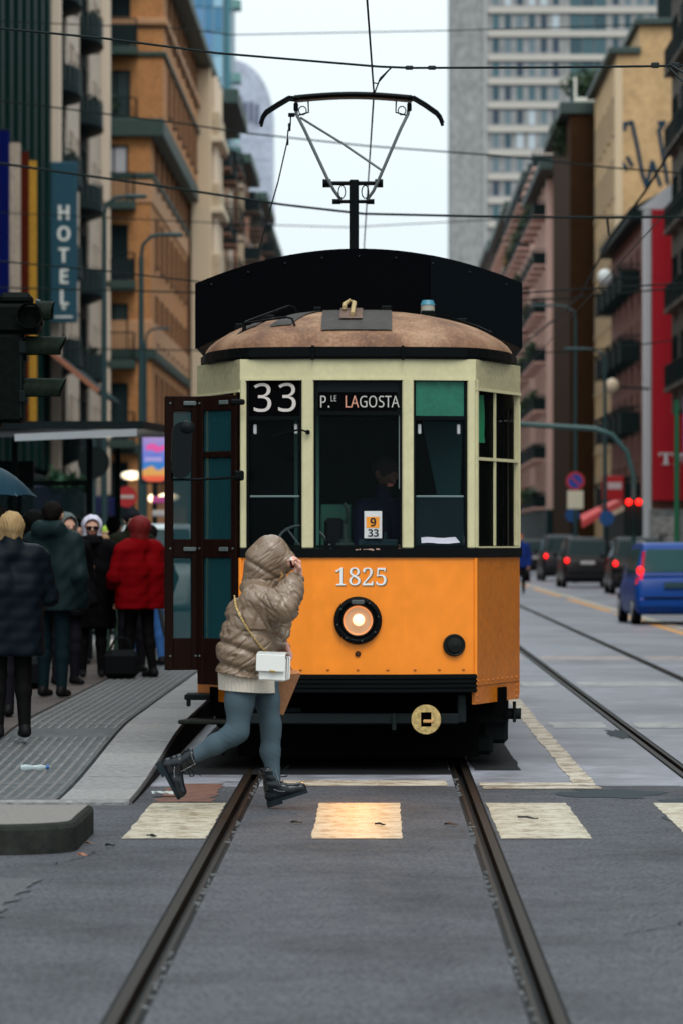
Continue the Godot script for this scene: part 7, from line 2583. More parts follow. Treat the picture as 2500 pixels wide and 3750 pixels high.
func street_furniture() -> void:
	var iron := mat(C(0.01, 0.016, 0.016), 0.55)
	# the pedestrian signal on the left, seen from the side
	var sg := thing("traffic_signal", "dark weathered traffic signal at the left edge with three hooded lamps facing right", "traffic light", Vector3(-2.36, 0.16, -22.3))
	var s := 22.3 / LENS
	var q := func(px: float, py: float, dz := 0.0) -> Vector3: return P(px, py, 22.3) - sg.position + Vector3(0, 0, dz)
	var green := mat(C(0.003, 0.005, 0.0042), 0.6, {"tex": "grime", "s": 4.0})
	var pole := MB.new()
	pole.cyl(Vector3(0, -0.1, 0), Vector3(0, 3.6, 0), 0.05, 0.05, 14)
	put("pole", pole.mesh(), green, sg)
	var bx := MB.new()
	var lo: Vector3 = q.call(0, 972)
	var hi: Vector3 = q.call(98, 700)
	var mid: Vector3 = q.call(62, 768)
	bx.bev(Vector3((lo.x + mid.x) / 2 - 0.02, (lo.y + mid.y) / 2, 0), Vector3(mid.x - lo.x + 0.02, mid.y - lo.y, 0.2), 0.02)
	bx.bev(Vector3((lo.x + hi.x) / 2 - 0.02, (mid.y + hi.y) / 2 + 0.002, 0), Vector3(hi.x - lo.x + 0.02, hi.y - mid.y, 0.2), 0.02)
	bx.bev(Vector3((lo.x + hi.x) / 2 - 0.03, hi.y + 0.03, 0), Vector3(0.2, 0.08, 0.14), 0.03)
	put("housing", bx.mesh(), green, sg)
	var bk := MB.new()
	bk.bev(Vector3(-0.02, lo.y - 0.01, 0.02), Vector3(0.4, 0.035, 0.08), 0.008)
	bk.cyl(q.call(52, 780, 0.1), q.call(52, 960, 0.1), 0.008, 0.008, 6)
	for yy in [800, 912]:
		bk.bev(q.call(56, yy, 0.11), Vector3(0.04, 0.07, 0.02), 0.005)
	put("bracket", bk.mesh(), mat(C(0.006, 0.009, 0.009), 0.5), sg)
	for k in 3:
		var vis := MB.new()
		var rows := []
		var x0: float = q.call([96, 60, 60][k], 0).x
		var x1: float = q.call([127, 153, 153][k], 0).x
		var cy: float = q.call(0, [722, 803, 899][k]).y
		var r := 0.079
		for j in 9:
			var t := j / 8.0
			var row := []
			for i in 25:
				var an := -0.62 * PI + 1.24 * PI * i / 24.0 + PI / 2
				var xx := lerpf(x0, x1, t)
				if t > 0.85:
					xx -= 0.035 * (1.0 - sin(an)) * (t - 0.85) / 0.15
				row.append(Vector3(xx, cy + sin(an) * r * (1.0 - 0.06 * t), cos(an) * r * (1.0 - 0.06 * t)))
			rows.append(row)
		vis.grid(rows)
		var vi := put("visor", vis.mesh(), mat(C(0.008, 0.014, 0.009), 0.6, {"tex": "grime", "s": 5.0}), sg)
		var ln := MB.new()
		ln.cyl(Vector3(x0 - 0.02, cy, 0), Vector3(x0 + 0.01, cy, 0), 0.074, 0.07, 20)
		ln.cyl(Vector3(x0 - 0.03, cy, 0), Vector3(x0 - 0.005, cy, 0), 0.09, 0.084, 20)
		put("lens", ln.mesh(), mat(C(0.004, 0.006, 0.005), 0.25), vi)
	var vis2 := MB.new()
	vis2.lathe([Vector2(0.075, 0.0), Vector2(0.075, 0.07), Vector2(0.07, 0.07), Vector2(0.065, 0.0)], Transform3D(Basis.from_euler(Vector3(PI / 2, 0, 0)), q.call(74, 728, 0.1)), 20)
	put("visor", vis2.mesh(), green, sg)
	# bus shelter
	var bs := thing("tram_shelter", "dark metal and glass tram shelter with a pale shining roof edge behind the waiting people", "shelter", Vector3(0, 0.2, -46))
	var rf := MB.new()
	var ra := P(-60, 1002, 50.0)
	var rb := P(335, 985, 43.0)
	rf.hexa([Vector3(-5.6, 2.68, 2.5), Vector3(-2.65, 2.68, 2.5), Vector3(-2.45, 2.82, -6.0), Vector3(-5.6, 2.82, -6.0)], [Vector3(-5.6, 2.77, 2.5), Vector3(-2.65, 2.77, 2.5), Vector3(-2.45, 2.9, -6.0), Vector3(-5.6, 2.9, -6.0)])
	put("roof", rf.mesh(), mat(C(0.008, 0.012, 0.013), 0.4), bs)
	var ed := MB.new()
	ed.hexa([Vector3(-4.1, 2.54, 2.62), Vector3(-2.72, 2.6, 2.62), Vector3(-2.72, 2.6, 2.54), Vector3(-4.1, 2.54, 2.54)], [Vector3(-4.1, 2.62, 2.64), Vector3(-2.72, 2.68, 2.64), Vector3(-2.72, 2.68, 2.54), Vector3(-4.1, 2.62, 2.54)])
	put("edge_trim", ed.mesh(), mat(C(0.62, 0.68, 0.72), 0.25, {"metal": 0.3}), bs)
	for xx in [[-3.45, 0.0], [-4.3, 0.5], [-5.2, 0.5], [-3.45, -5.0], [-5.2, -5.0]]:
		var pt := MB.new()
		pt.bev(Vector3(xx[0], 1.3, xx[1]), Vector3(0.07, 2.7, 0.07), 0.01)
		put("post", pt.mesh(), iron, bs)
	for k in 2:
		var pn := MB.new()
		pn.box(Vector3(-3.87 - k * 0.9, 1.2, 0.3), Vector3(0.74, 1.7, 0.012))
		put("glass_pane", pn.mesh(), mat(C(0.012, 0.045, 0.05), 0.05, {"alpha": 0.55, "spec": 0.15}), bs)
	var fr := MB.new()
	fr.bev(Vector3(-3.9, 2.1, 0.3), Vector3(0.9, 0.05, 0.04), 0.008)
	fr.bev(Vector3(-3.9, 0.35, 0.3), Vector3(0.9, 0.05, 0.04), 0.008)
	put("frame", fr.mesh(), iron, bs)
	var nt := MB.new()
	nt.bev(Vector3(-3.95, 1.52, 0.34), Vector3(0.16, 0.22, 0.012), 0.003)
	put("notice", nt.mesh(), mat(C(0.42, 0.36, 0.13), 0.6), bs)
	var bp := thing("back_panel", "dark advertising panel standing at the back of the tram shelter", "panel", Vector3(-5.0, 0.2, -47.5))
	var bpm := MB.new()
	bpm.bev(Vector3(0, 1.25, 0), Vector3(1.5, 2.3, 0.12), 0.02)
	put("panel", bpm.mesh(), mat(C(0.008, 0.016, 0.017), 0.4), bp)
	# railing at the back of the platform
	for k in 5:
		var rl := thing("barrier_rail", "green metal barrier at the back of the platform, %s panel from the front" % ["first", "second", "third", "fourth", "fifth"][k], "barrier", Vector3(-3.1 - 0.06 * k, 0.2, -44.0 - k * 3.2))
		var pm := MB.new()
		for dz in [0.0, -1.5, -3.0]:
			pm.cyl(Vector3(0, 0, dz), Vector3(0, 0.95, dz), 0.025, 0.025, 8)
		put("posts", pm.mesh(), mat(C(0.02, 0.05, 0.035), 0.5), rl)
		var br := MB.new()
		br.cyl(Vector3(0, 0.95, 0), Vector3(0, 0.95, -3.0), 0.025, 0.025, 8)
		br.cyl(Vector3(0, 0.5, 0), Vector3(0, 0.5, -3.0), 0.02, 0.02, 8)
		put("rails", br.mesh(), mat(C(0.02, 0.05, 0.035), 0.5), rl)
	var p: Vector3
	p = P(325, 1245, 93.0)
	lamp_post("tall dark teal street lamp reaching right in front of the orange house", Vector3(p.x, 0, p.z), 9.0, 0.95)
	p = P(240, 1245, 96.0)
	lamp_post("street lamp by the cream house with its arm reaching right, left of the taller one", Vector3(p.x, 0, p.z), 10.2, 1.0)
	p = P(335, 1245, 150.0)
	lamp_post("small distant street lamp beyond the tall left lamp", Vector3(p.x, 0, p.z), 9.9, 0.9)
	p = P(1320, 1245, 150.0)
	lamp_post("dark street lamp in front of the brown slab house on the right", Vector3(p.x, 0, p.z), 10.8, -1.6)
	p = P(1388, 1245, 140.0)
	lamp_post("slim grey street lamp in front of the tan house on the right", Vector3(p.x, 0, p.z), 8.6, -1.4)
	# no parking sign on the right lamp
	var np := thing("parking_sign", "round blue and red no parking sign over a pale plate on the right pavement", "road sign", P(1320, 1105, 148.0))
	var dm := MB.new()
	var oz := Basis.from_euler(Vector3(PI / 2, 0, 0))
	dm.lathe([Vector2(0, 0.02), Vector2(0.36, 0.02), Vector2(0.36, 0.0)], Transform3D(oz, Vector3.ZERO), 24)
	put("rim", dm.mesh(), mat(C(0.45, 0.03, 0.04), 0.5), np)
	var dm2 := MB.new()
	dm2.lathe([Vector2(0, 0.03), Vector2(0.27, 0.03), Vector2(0.27, 0.02)], Transform3D(oz, Vector3.ZERO), 24)
	put("disc", dm2.mesh(), mat(C(0.01, 0.05, 0.3), 0.5), np)
	var sl := MB.new()
	sl.box(Vector3(0, 0, 0.034), Vector3(0.52, 0.07, 0.006), Basis(Vector3.BACK, -PI / 4))
	put("slash", sl.mesh(), mat(C(0.45, 0.03, 0.04), 0.5), np)
	var pl := MB.new()
	pl.bev(Vector3(0, -0.72, 0), Vector3(0.62, 0.7, 0.03), 0.01)
	put("plate", pl.mesh(), mat(C(0.6, 0.55, 0.42), 0.5), np)
	# no entry sign on the left
	var ne := thing("no_entry_sign", "round red no entry sign beyond the waiting people on the left", "road sign", P(292, 1141, 95.0))
	var d1 := MB.new()
	d1.lathe([Vector2(0, 0.02), Vector2(0.26, 0.02), Vector2(0.26, 0.0)], Transform3D(oz, Vector3.ZERO), 26)
	put("disc", d1.mesh(), mat(C(0.42, 0.02, 0.025), 0.5), ne)
	var d2 := MB.new()
	d2.bev(Vector3(0, 0, 0.025), Vector3(0.36, 0.085, 0.01), 0.003)
	put("bar", d2.mesh(), mat(C(0.5, 0.42, 0.38), 0.5), ne)
	var d3 := MB.new()
	d3.cyl(Vector3(0, -2.72, -0.03), Vector3(0, 0.26, -0.03), 0.035, 0.035, 8)
	put("post", d3.mesh(), iron, ne)
	var rdisc := thing("round_sign_back", "dark round sign seen from behind over the waiting people", "road sign", P(216, 1062, 70.0))
	var d4 := MB.new()
	d4.lathe([Vector2(0, 0.02), Vector2(0.29, 0.02), Vector2(0.29, 0.0), Vector2(0, 0)], Transform3D(oz, Vector3.ZERO), 24)
	put("disc", d4.mesh(), mat(C(0.01, 0.014, 0.014), 0.5), rdisc)
	var d5 := MB.new()
	d5.cyl(Vector3(0.0, -3.05, -0.04), Vector3(0.0, 0.6, -0.04), 0.04, 0.04, 8)
	put("post", d5.mesh(), mat(C(0.02, 0.045, 0.05), 0.5), rdisc)
	# the bright advertising screen
	var ad := thing("advert_screen", "bright pink, blue and orange advertising screen left of the tram door", "screen", P(356, 1055, 88.0))
	var am := MB.new()
	am.bev(Vector3(0, 0, -0.06), Vector3(0.62, 1.12, 0.1), 0.02)
	put("case", am.mesh(), iron, ad)
	var pic := Image.create(56, 102, false, Image.FORMAT_RGB8)
	for y in 102:
		for x in 56:
			var t := y / 101.0
			var u := x / 55.0
			var w := 0.03 * sin(u * 9.0 + t * 7.0)
			var cl := C(0.42, 0.3, 0.62).lerp(C(0.12, 0.2, 0.68), clampf((t + w) * 2.2, 0.0, 1.0))
			cl = cl.lerp(C(0.03, 0.22, 0.6), smoothstep(0.5, 0.62, t + w))
			cl = cl.lerp(C(0.78, 0.4, 0.1), smoothstep(0.66, 0.74, t + w * 1.5))
			cl = cl.lerp(C(0.85, 0.12, 0.05), smoothstep(0.82, 0.92, t))
			if t > 0.86 and absf(u - 0.5) > 0.75 - (t - 0.86) * 3.2:
				cl = C(0.01, 0.02, 0.03)
			if absf(t - 0.24 - w) < 0.07 and absf(u - 0.55) < 0.42:
				cl = C(0.8, 0.1, 0.4)
			if absf(t - 0.5) < 0.05 and absf(u - 0.45) < 0.36:
				cl = cl.lerp(C(0.7, 0.5, 0.75), 0.5)
			pic.set_pixel(x, y, cl.linear_to_srgb())
	var qm := QuadMesh.new()
	qm.size = Vector2(0.56, 1.02)
	var sm := StandardMaterial3D.new()
	sm.albedo_color = Color(0.02, 0.02, 0.02)
	sm.roughness = 0.3
	sm.emission_enabled = true
	sm.emission = Color(1, 1, 1)
	sm.emission_operator = BaseMaterial3D.EMISSION_OP_MULTIPLY
	sm.emission_texture = ImageTexture.create_from_image(pic)
	sm.emission_energy_multiplier = 0.8
	put("screen", qm, sm, ad, T(Vector3(0, 0, 0.004)))
	var pk := MB.new()
	pk.bev(Vector3(0.1, -0.93, 0.02), Vector3(0.34, 0.16, 0.05), 0.02)
	put("pink_plate", pk.mesh(), mat(C(0.5, 0.08, 0.28), 0.5), ad)
	var gy := MB.new()
	gy.bev(Vector3(0.1, -1.24, 0.02), Vector3(0.32, 0.14, 0.05), 0.02)
	put("grey_plate", gy.mesh(), mat(C(0.45, 0.42, 0.4), 0.5), ad)
	var adl := AreaLight3D.new()
	adl.name = "screen_glow"
	adl.area_size = Vector2(0.56, 1.02)
	adl.light_color = Color(0.8, 0.5, 0.8)
	adl.light_energy = 0.15
	adl.shadow_enabled = true
	add_child(adl)
	adl.position = ad.position + Vector3(0, 0, 0.05)
	adl.rotation.y = PI
	var apole := MB.new()
	apole.cyl(Vector3(0, -3.45, -0.06), Vector3(0, -0.56, -0.06), 0.06, 0.06, 8)
	put("post", apole.mesh(), iron, ad)
	# shop lights far behind on the left
	for k in 4:
		var qd: Array = [[302, 1092, 0.3, 0.13], [348, 1094, 0.12, 0.12], [350, 1145, 0.12, 0.12], [388, 1142, 0.3, 0.12]][k]
		var lb := MB.new()
		lb.ball(Vector3.ZERO, Vector3(qd[2], qd[3], 0.1), 10)
		var pos := P(qd[0], qd[1], 104.0)
		solo("shop_light", lb.mesh(), mat(C(0.8, 0.75, 0.6), 0.5, {"emit": C(0.75, 0.66, 0.5), "e": 0.9}), "small warm shop lamp far behind the platform, %s" % ["wide one by the blue fascia", "round one under the bright screen", "lowest round one by the tram door", "hidden one behind the tram door"][k], "lamp", pos)
		var om := OmniLight3D.new()
		om.name = "shop_light_glow"
		om.light_color = Color(1, 0.85, 0.6)
		om.light_energy = 0.25
		om.light_size = 0.1
		om.omni_attenuation = 2.0
		om.omni_range = 30.0
		om.shadow_enabled = true
		add_child(om)
		om.position = pos + Vector3(0, 0, 0.15)
	# mast arm with two red lights over the right lanes
	var ma := thing("signal_mast", "grey mast arm curving over the right lanes with two red lights", "traffic light", Vector3(6.62, 0, -100))
	var am2 := MB.new()
	am2.tube([Vector3(-3.4, 4.7, 0), Vector3(-1.0, 4.55, 0), Vector3(-0.55, 4.4, 0), Vector3(-0.15, 3.95, 0), Vector3(0.02, 3.3, 0), Vector3(0.02, 0, 0)], 0.07, 10)
	put("mast", am2.mesh(), mat(C(0.035, 0.09, 0.09), 0.45), ma)
	for k in 2:
		var hx: float = [-0.12, 0.14][k]
		var hm := MB.new()
		hm.bev(Vector3(hx, 2.25, 0.15), Vector3(0.22, 0.95, 0.16), 0.03)
		put("signal_head", hm.mesh(), iron, ma)
		var rl := MB.new()
		rl.ball(Vector3(hx, 2.64, 0.24), Vector3(0.085, 0.085, 0.03), 14)
		put("red_light", rl.mesh(), mat(C(0.3, 0.01, 0.005), 0.4, {"emit": C(1.0, 0.015, 0.01), "e": 2.2}), ma)
		var om := OmniLight3D.new()
		om.name = "red_signal_glow"
		om.light_color = Color(1, 0.15, 0.1)
		om.light_energy = 0.12
		om.light_size = 0.08
		om.omni_attenuation = 2.0
		om.omni_range = 30.0
		om.shadow_enabled = true
		add_child(om)
		om.position = ma.position + Vector3(hx, 2.64, 0.34)
	var gp := thing("green_pole", "bright green pole standing in front of the red billboard", "pole", P(1553, 1245, 92.0) - Vector3(0, 1.6, 0))
	var gm := MB.new()
	gm.cyl(Vector3.ZERO, Vector3(0, 5.0, 0), 0.07, 0.06, 12)
	put("shaft", gm.mesh(), mat(C(0.012, 0.11, 0.05), 0.5), gp)
	var gs := MB.new()
	gs.bev(Vector3(0.25, 4.3, 0.08), Vector3(0.2, 1.6, 0.05), 0.02)
	put("plate", gs.mesh(), mat(C(0.2, 0.12, 0.3), 0.5), gp)
	# awnings, red shop sign and round blue signs
	var ra2 := thing("red_awning", "red and white slanting shop awning under the tan house", "awning", P(1380, 1185, 172.0))
	for k in 2:
		var aw := MB.new()
		var x0 := -0.9 + k * 0.95
		aw.hexa([Vector3(x0, -0.55 + k * 0.55, 0.7), Vector3(x0 + 0.85, -0.05 + k * 0.5, 0.7), Vector3(x0 + 0.85, 0.35 + k * 0.4, -0.6), Vector3(x0, -0.05 + k * 0.45, -0.6)], [Vector3(x0, -0.25 + k * 0.55, 0.7), Vector3(x0 + 0.85, 0.25 + k * 0.5, 0.7), Vector3(x0 + 0.85, 0.45 + k * 0.4, -0.6), Vector3(x0, 0.05 + k * 0.45, -0.6)])
		put("canvas", aw.mesh(), mat([C(0.62, 0.07, 0.07), C(0.62, 0.09, 0.09)][k], 0.7), ra2)
	var vl := MB.new()
	vl.hexa([Vector3(0.1, -0.22, 0.75), Vector3(1.05, 0.28, 0.75), Vector3(1.05, 0.28, 0.72), Vector3(0.1, -0.22, 0.72)], [Vector3(0.1, 0.03, 0.75), Vector3(1.05, 0.5, 0.75), Vector3(1.05, 0.5, 0.72), Vector3(0.1, 0.03, 0.72)])
	put("valance", vl.mesh(), mat(C(0.66, 0.52, 0.38), 0.7), ra2)
	var rs := thing("red_shop_sign", "red shop sign with a pale label above the red awning", "sign", P(1406, 1121, 168.0))
	var rm := MB.new()
	rm.bev(Vector3.ZERO, Vector3(0.95, 1.05, 0.12), 0.03)
	put("board", rm.mesh(), mat(C(0.5, 0.01, 0.015), 0.5), rs)
	var rm2 := MB.new()
	rm2.bev(Vector3(0.08, 0.1, 0.07), Vector3(0.62, 0.3, 0.02), 0.01)
	put("label_strip", rm2.mesh(), mat(C(0.65, 0.5, 0.52), 0.5), rs)
	for k in 2:
		var qd: Array = [[1313, 1183, 160.0, 0.3, "left of the no parking sign's post"], [1392, 1190, 120.0, 0.24, "under the red awning"]][k]
		var bd := thing("blue_sign", "round blue road sign " + qd[4], "road sign", P(qd[0], qd[1], qd[2]))
		var bm := MB.new()
		bm.lathe([Vector2(0, 0.02), Vector2(qd[3], 0.02), Vector2(qd[3], 0.0)], Transform3D(oz, Vector3.ZERO), 24)
		put("disc", bm.mesh(), mat(C(0.008, 0.06, 0.2), 0.5), bd)
		var bm2 := MB.new()
		bm2.cyl(Vector3(0, -2.6, -0.03), Vector3(0, 0.3, -0.03), 0.035, 0.035, 8)
		put("post", bm2.mesh(), iron, bd)
	for k in 2:
		var gb := MB.new()
		gb.ball(Vector3.ZERO, Vector3(0.32, 0.36, 0.32), 16)
		var po: Vector3 = P([1388, 1405][k], [637, 888][k], 165.0)
		var gbl := thing("globe_lamp", ["unlit white globe lamp high on the right houses", "unlit cream globe lamp lower on the right houses"][k], "lamp", po)
		put("globe", gb.mesh(), mat([C(0.7, 0.72, 0.72), C(0.62, 0.48, 0.34)][k], 0.4), gbl)
		var gbr := MB.new()
		gbr.cyl(Vector3(0, 0, 0), Vector3(1.6, -0.1, 0), 0.05, 0.05, 8)
		put("bracket", gbr.mesh(), iron, gbl)
	for k in 3:
		var hd := thing("roadside_hoarding", "pale scribbled hoarding panel at the foot of the red billboard, %s from left" % ["first", "second", "third"][k], "hoarding", Vector3(9.6 + k * 1.0, 0.12, -128.0))
		var hm2 := MB.new()
		hm2.bev(Vector3(0, 1.2, 0), Vector3(0.9, 2.2, 0.06), 0.01)
		put("panel", hm2.mesh(), mat(C(0.36, 0.35, 0.33), 0.7, {"tex": "grime", "s": 0.9}), hd)
		var sc := MB.new()
		var pts := []
		for j in 9:
			pts.append(Vector3(rng.randf_range(-0.36, 0.36), rng.randf_range(0.6, 2.0), 0.036))
		sc.tube(pts, 0.03, 5)
		put("scribble", sc.mesh(), mat(C(0.03, 0.06, 0.065), 0.7), hd)

# ---------------------------------------------------------------- cars: local z points to the rear, the origin lies under the tail
func car(label: String, p: Vector3, turn: float, paint: Color, o := {}) -> Node3D:
	var L: float = o.get("len", 3.8)
	var w: float = o.get("wide", 1.62) / 2
	var h: float = o.get("high", 1.53)
	var c := thing("parked_car", label, "car", p, turn, o.get("group", ""))
	var pm := mat(paint, 0.35, {"spec": 0.3})
	var bel := h * 0.62
	var rows := []
	# lower body: sections from the tail to the nose
	for q in [[0.0, 0.32, 0.5, 0.86], [0.03, 0.24, bel - 0.12, 0.95], [0.16, 0.2, bel, 0.99], [0.9, 0.18, bel, 1.0], [L * 0.5, 0.18, bel - 0.02, 1.0], [L - 1.0, 0.18, bel - 0.06, 0.99], [L - 0.3, 0.2, bel - 0.2, 0.94], [L - 0.05, 0.26, bel - 0.34, 0.84], [L, 0.34, 0.52, 0.74]]:
		var row := []
		var x: float = w * q[3]
		var y0: float = q[1]
		var y1: float = q[2]
		for e in [[-0.86, 0.0], [-0.97, 0.12], [-1.0, 0.45], [-0.985, 0.8], [-0.92, 0.97], [-0.8, 1.0], [0.0, 1.015], [0.8, 1.0], [0.92, 0.97], [0.985, 0.8], [1.0, 0.45], [0.97, 0.12], [0.86, 0.0], [0.0, 0.0], [-0.86, 0.0]]:
			row.append(Vector3(x * e[0], lerpf(y0, y1, e[1]), -q[0]))
		rows.append(row)
	var bm := MB.new()
	bm.grid(rows)
	bm.face_out(rows[0].slice(0, 14), Vector3(0, 0.5, -1))
	bm.face_out(rows[-1].slice(0, 14), Vector3(0, 0.5, -1))
	put("body", bm.mesh(), pm, c)
	# cabin
	var cab := []
	for q in [[0.1, bel - 0.05, 0.93, 0.0], [0.16, bel + 0.1, 0.915, 0.0], [0.3, h - 0.12, 0.8, 0.0], [0.42, h - 0.02, 0.76, 1.0], [0.8, h, 0.77, 1.0], [L * 0.48, h - 0.01, 0.78, 1.0], [L * 0.56, h - 0.07, 0.79, 0.5], [L * 0.74, bel - 0.02, 0.9, 0.0]]:
		cab.append(q)
	var cr := []
	for q in cab:
		var row := []
		var x: float = w * q[2]
		for e in [[-1.0, -1.0], [-1.0, 0.0], [-0.93, 0.7], [-0.8, 1.0], [0.0, 1.15], [0.8, 1.0], [0.93, 0.7], [1.0, 0.0], [1.0, -1.0]]:
			var y: float = q[1] + e[1] * 0.03 if e[1] >= 0.0 else bel - 0.06
			var xx: float = x * e[0] if e[1] >= 0.0 else w * 0.94 * e[0]
			row.append(Vector3(xx, y, -q[0]))
		cr.append(row)
	put("cabin", MB.new().grid(cr).mesh(), pm, c)
	# glazing, proud of the cabin
	var gl := mat(o.get("glass", C(0.012, 0.03, 0.033)), 0.08, {"spec": 0.25})
	var rg := MB.new()
	rg.hexa([Vector3(-w * 0.8, bel + 0.06, -0.16), Vector3(w * 0.8, bel + 0.06, -0.16), Vector3(w * 0.68, h - 0.1, -0.31), Vector3(-w * 0.68, h - 0.1, -0.31)], [Vector3(-w * 0.8, bel + 0.06, -0.115), Vector3(w * 0.8, bel + 0.06, -0.115), Vector3(w * 0.68, h - 0.1, -0.262), Vector3(-w * 0.68, h - 0.1, -0.262)])
	put("rear_window", rg.mesh(), gl, c)
	var fg := MB.new()
	fg.hexa([Vector3(-w * 0.82, bel + 0.05, -L * 0.73), Vector3(w * 0.82, bel + 0.05, -L * 0.73), Vector3(w * 0.72, h - 0.08, -L * 0.57), Vector3(-w * 0.72, h - 0.08, -L * 0.57)], [Vector3(-w * 0.82, bel + 0.05, -L * 0.745), Vector3(w * 0.82, bel + 0.05, -L * 0.745), Vector3(w * 0.72, h - 0.08, -L * 0.585), Vector3(-w * 0.72, h - 0.08, -L * 0.585)])
	put("windscreen", fg.mesh(), gl, c)
	for s in [-1.0, 1.0]:
		for q in [[0.45, L * 0.33], [L * 0.35, L * 0.56]]:
			var sg := MB.new()
			sg.hexa([Vector3(s * w * 0.945, bel + 0.03, -q[0]), Vector3(s * w * 0.945, bel + 0.03, -q[1]), Vector3(s * w * 0.9, bel + 0.03, -q[1]), Vector3(s * w * 0.9, bel + 0.03, -q[0])], [Vector3(s * w * 0.83, h - 0.1, -q[0] - 0.06), Vector3(s * w * 0.83, h - 0.1, -q[1] + 0.03), Vector3(s * w * 0.77, h - 0.1, -q[1] + 0.03), Vector3(s * w * 0.77, h - 0.1, -q[0] - 0.06)])
			put("side_window", sg.mesh(), gl, c)
		# lights
		var tl := MB.new()
		if o.get("tall_lights", false):
			tl.hexa([Vector3(s * w * 0.98, bel - 0.18, -0.1), Vector3(s * w * 0.84, bel - 0.18, -0.035), Vector3(s * w * 0.84, bel - 0.18, -0.1), Vector3(s * w * 0.98, bel - 0.18, -0.16)], [Vector3(s * w * 0.8, h - 0.14, -0.3), Vector3(s * w * 0.72, h - 0.14, -0.25), Vector3(s * w * 0.72, h - 0.14, -0.3), Vector3(s * w * 0.8, h - 0.14, -0.36)])
		else:
			tl.bev(Vector3(s * w * 0.84, bel - 0.12, -0.045), Vector3(0.16, 0.2, 0.1), 0.03)
		put("tail_lamp", tl.mesh(), mat(C(0.3, 0.008, 0.01), 0.2, {"emit": C(0.55, 0.01, 0.012), "e": 0.25}), c)
		if o.get("lit", true):
			var tb := MB.new()
			var lp := Vector3(s * w * 0.86, bel + 0.08, -0.11) if o.get("tall_lights", false) else Vector3(s * w * 0.84, bel - 0.12, 0.005)
			tb.ball(lp, Vector3(0.07, 0.085, 0.03), 10)
			put("tail_light_bulb", tb.mesh(), mat(C(0.5, 0.01, 0.01), 0.3, {"emit": C(1.0, 0.02, 0.02), "e": 1.6}), c)
			var om := OmniLight3D.new()
			om.name = "tail_glow"
			om.light_color = Color(1, 0.12, 0.1)
			om.light_energy = 0.1
			om.light_size = 0.06
			om.omni_attenuation = 2.0
			om.omni_range = 20.0
			om.shadow_enabled = true
			add_child(om)
			om.position = c.transform * (lp + Vector3(0, 0, 0.08))
		var mi := MB.new()
		mi.bev(Vector3(s * (w + 0.09), bel + 0.08, -L * 0.62), Vector3(0.18, 0.13, 0.09), 0.03)
		put("door_mirror", mi.mesh(), mat(C(0.012, 0.012, 0.014), 0.4), c)
		for zz in [0.62, L - 0.75]:
			var ty := MB.new()
			ty.cyl(Vector3(s * (w - 0.17), 0.29, -zz), Vector3(s * (w - 0.01), 0.29, -zz), 0.29, 0.29, 22)
			var t := put("wheel", ty.mesh(), mat(C(0.01, 0.01, 0.011), 0.8), c)
			var ri := MB.new()
			ri.cyl(Vector3(s * (w - 0.05), 0.29, -zz), Vector3(s * (w + 0.004), 0.29, -zz), 0.18, 0.17, 16)
			put("rim", ri.mesh(), mat(C(0.25, 0.25, 0.26), 0.35, {"metal": 0.6}), t)
	var bu := MB.new()
	bu.bev(Vector3(0, 0.42, -0.02), Vector3(w * 1.86, 0.2, 0.12), 0.04)
	put("bumper", bu.mesh(), pm if o.has("tall_lights") else mat(C(0.02, 0.021, 0.023), 0.5), c)
	var bs := MB.new()
	bs.bev(Vector3(0, 0.52, 0.035), Vector3(w * 1.6, 0.035, 0.03), 0.008)
	put("bumper_strip", bs.mesh(), mat(C(0.008, 0.008, 0.009), 0.6), c)
	var np := MB.new()
	np.bev(Vector3(0, bel - 0.2, 0.018), Vector3(0.5, 0.11, 0.02), 0.004)
	put("number_plate", np.mesh(), mat(o.get("plate", C(0.5, 0.5, 0.5)), 0.5), c)
	return c

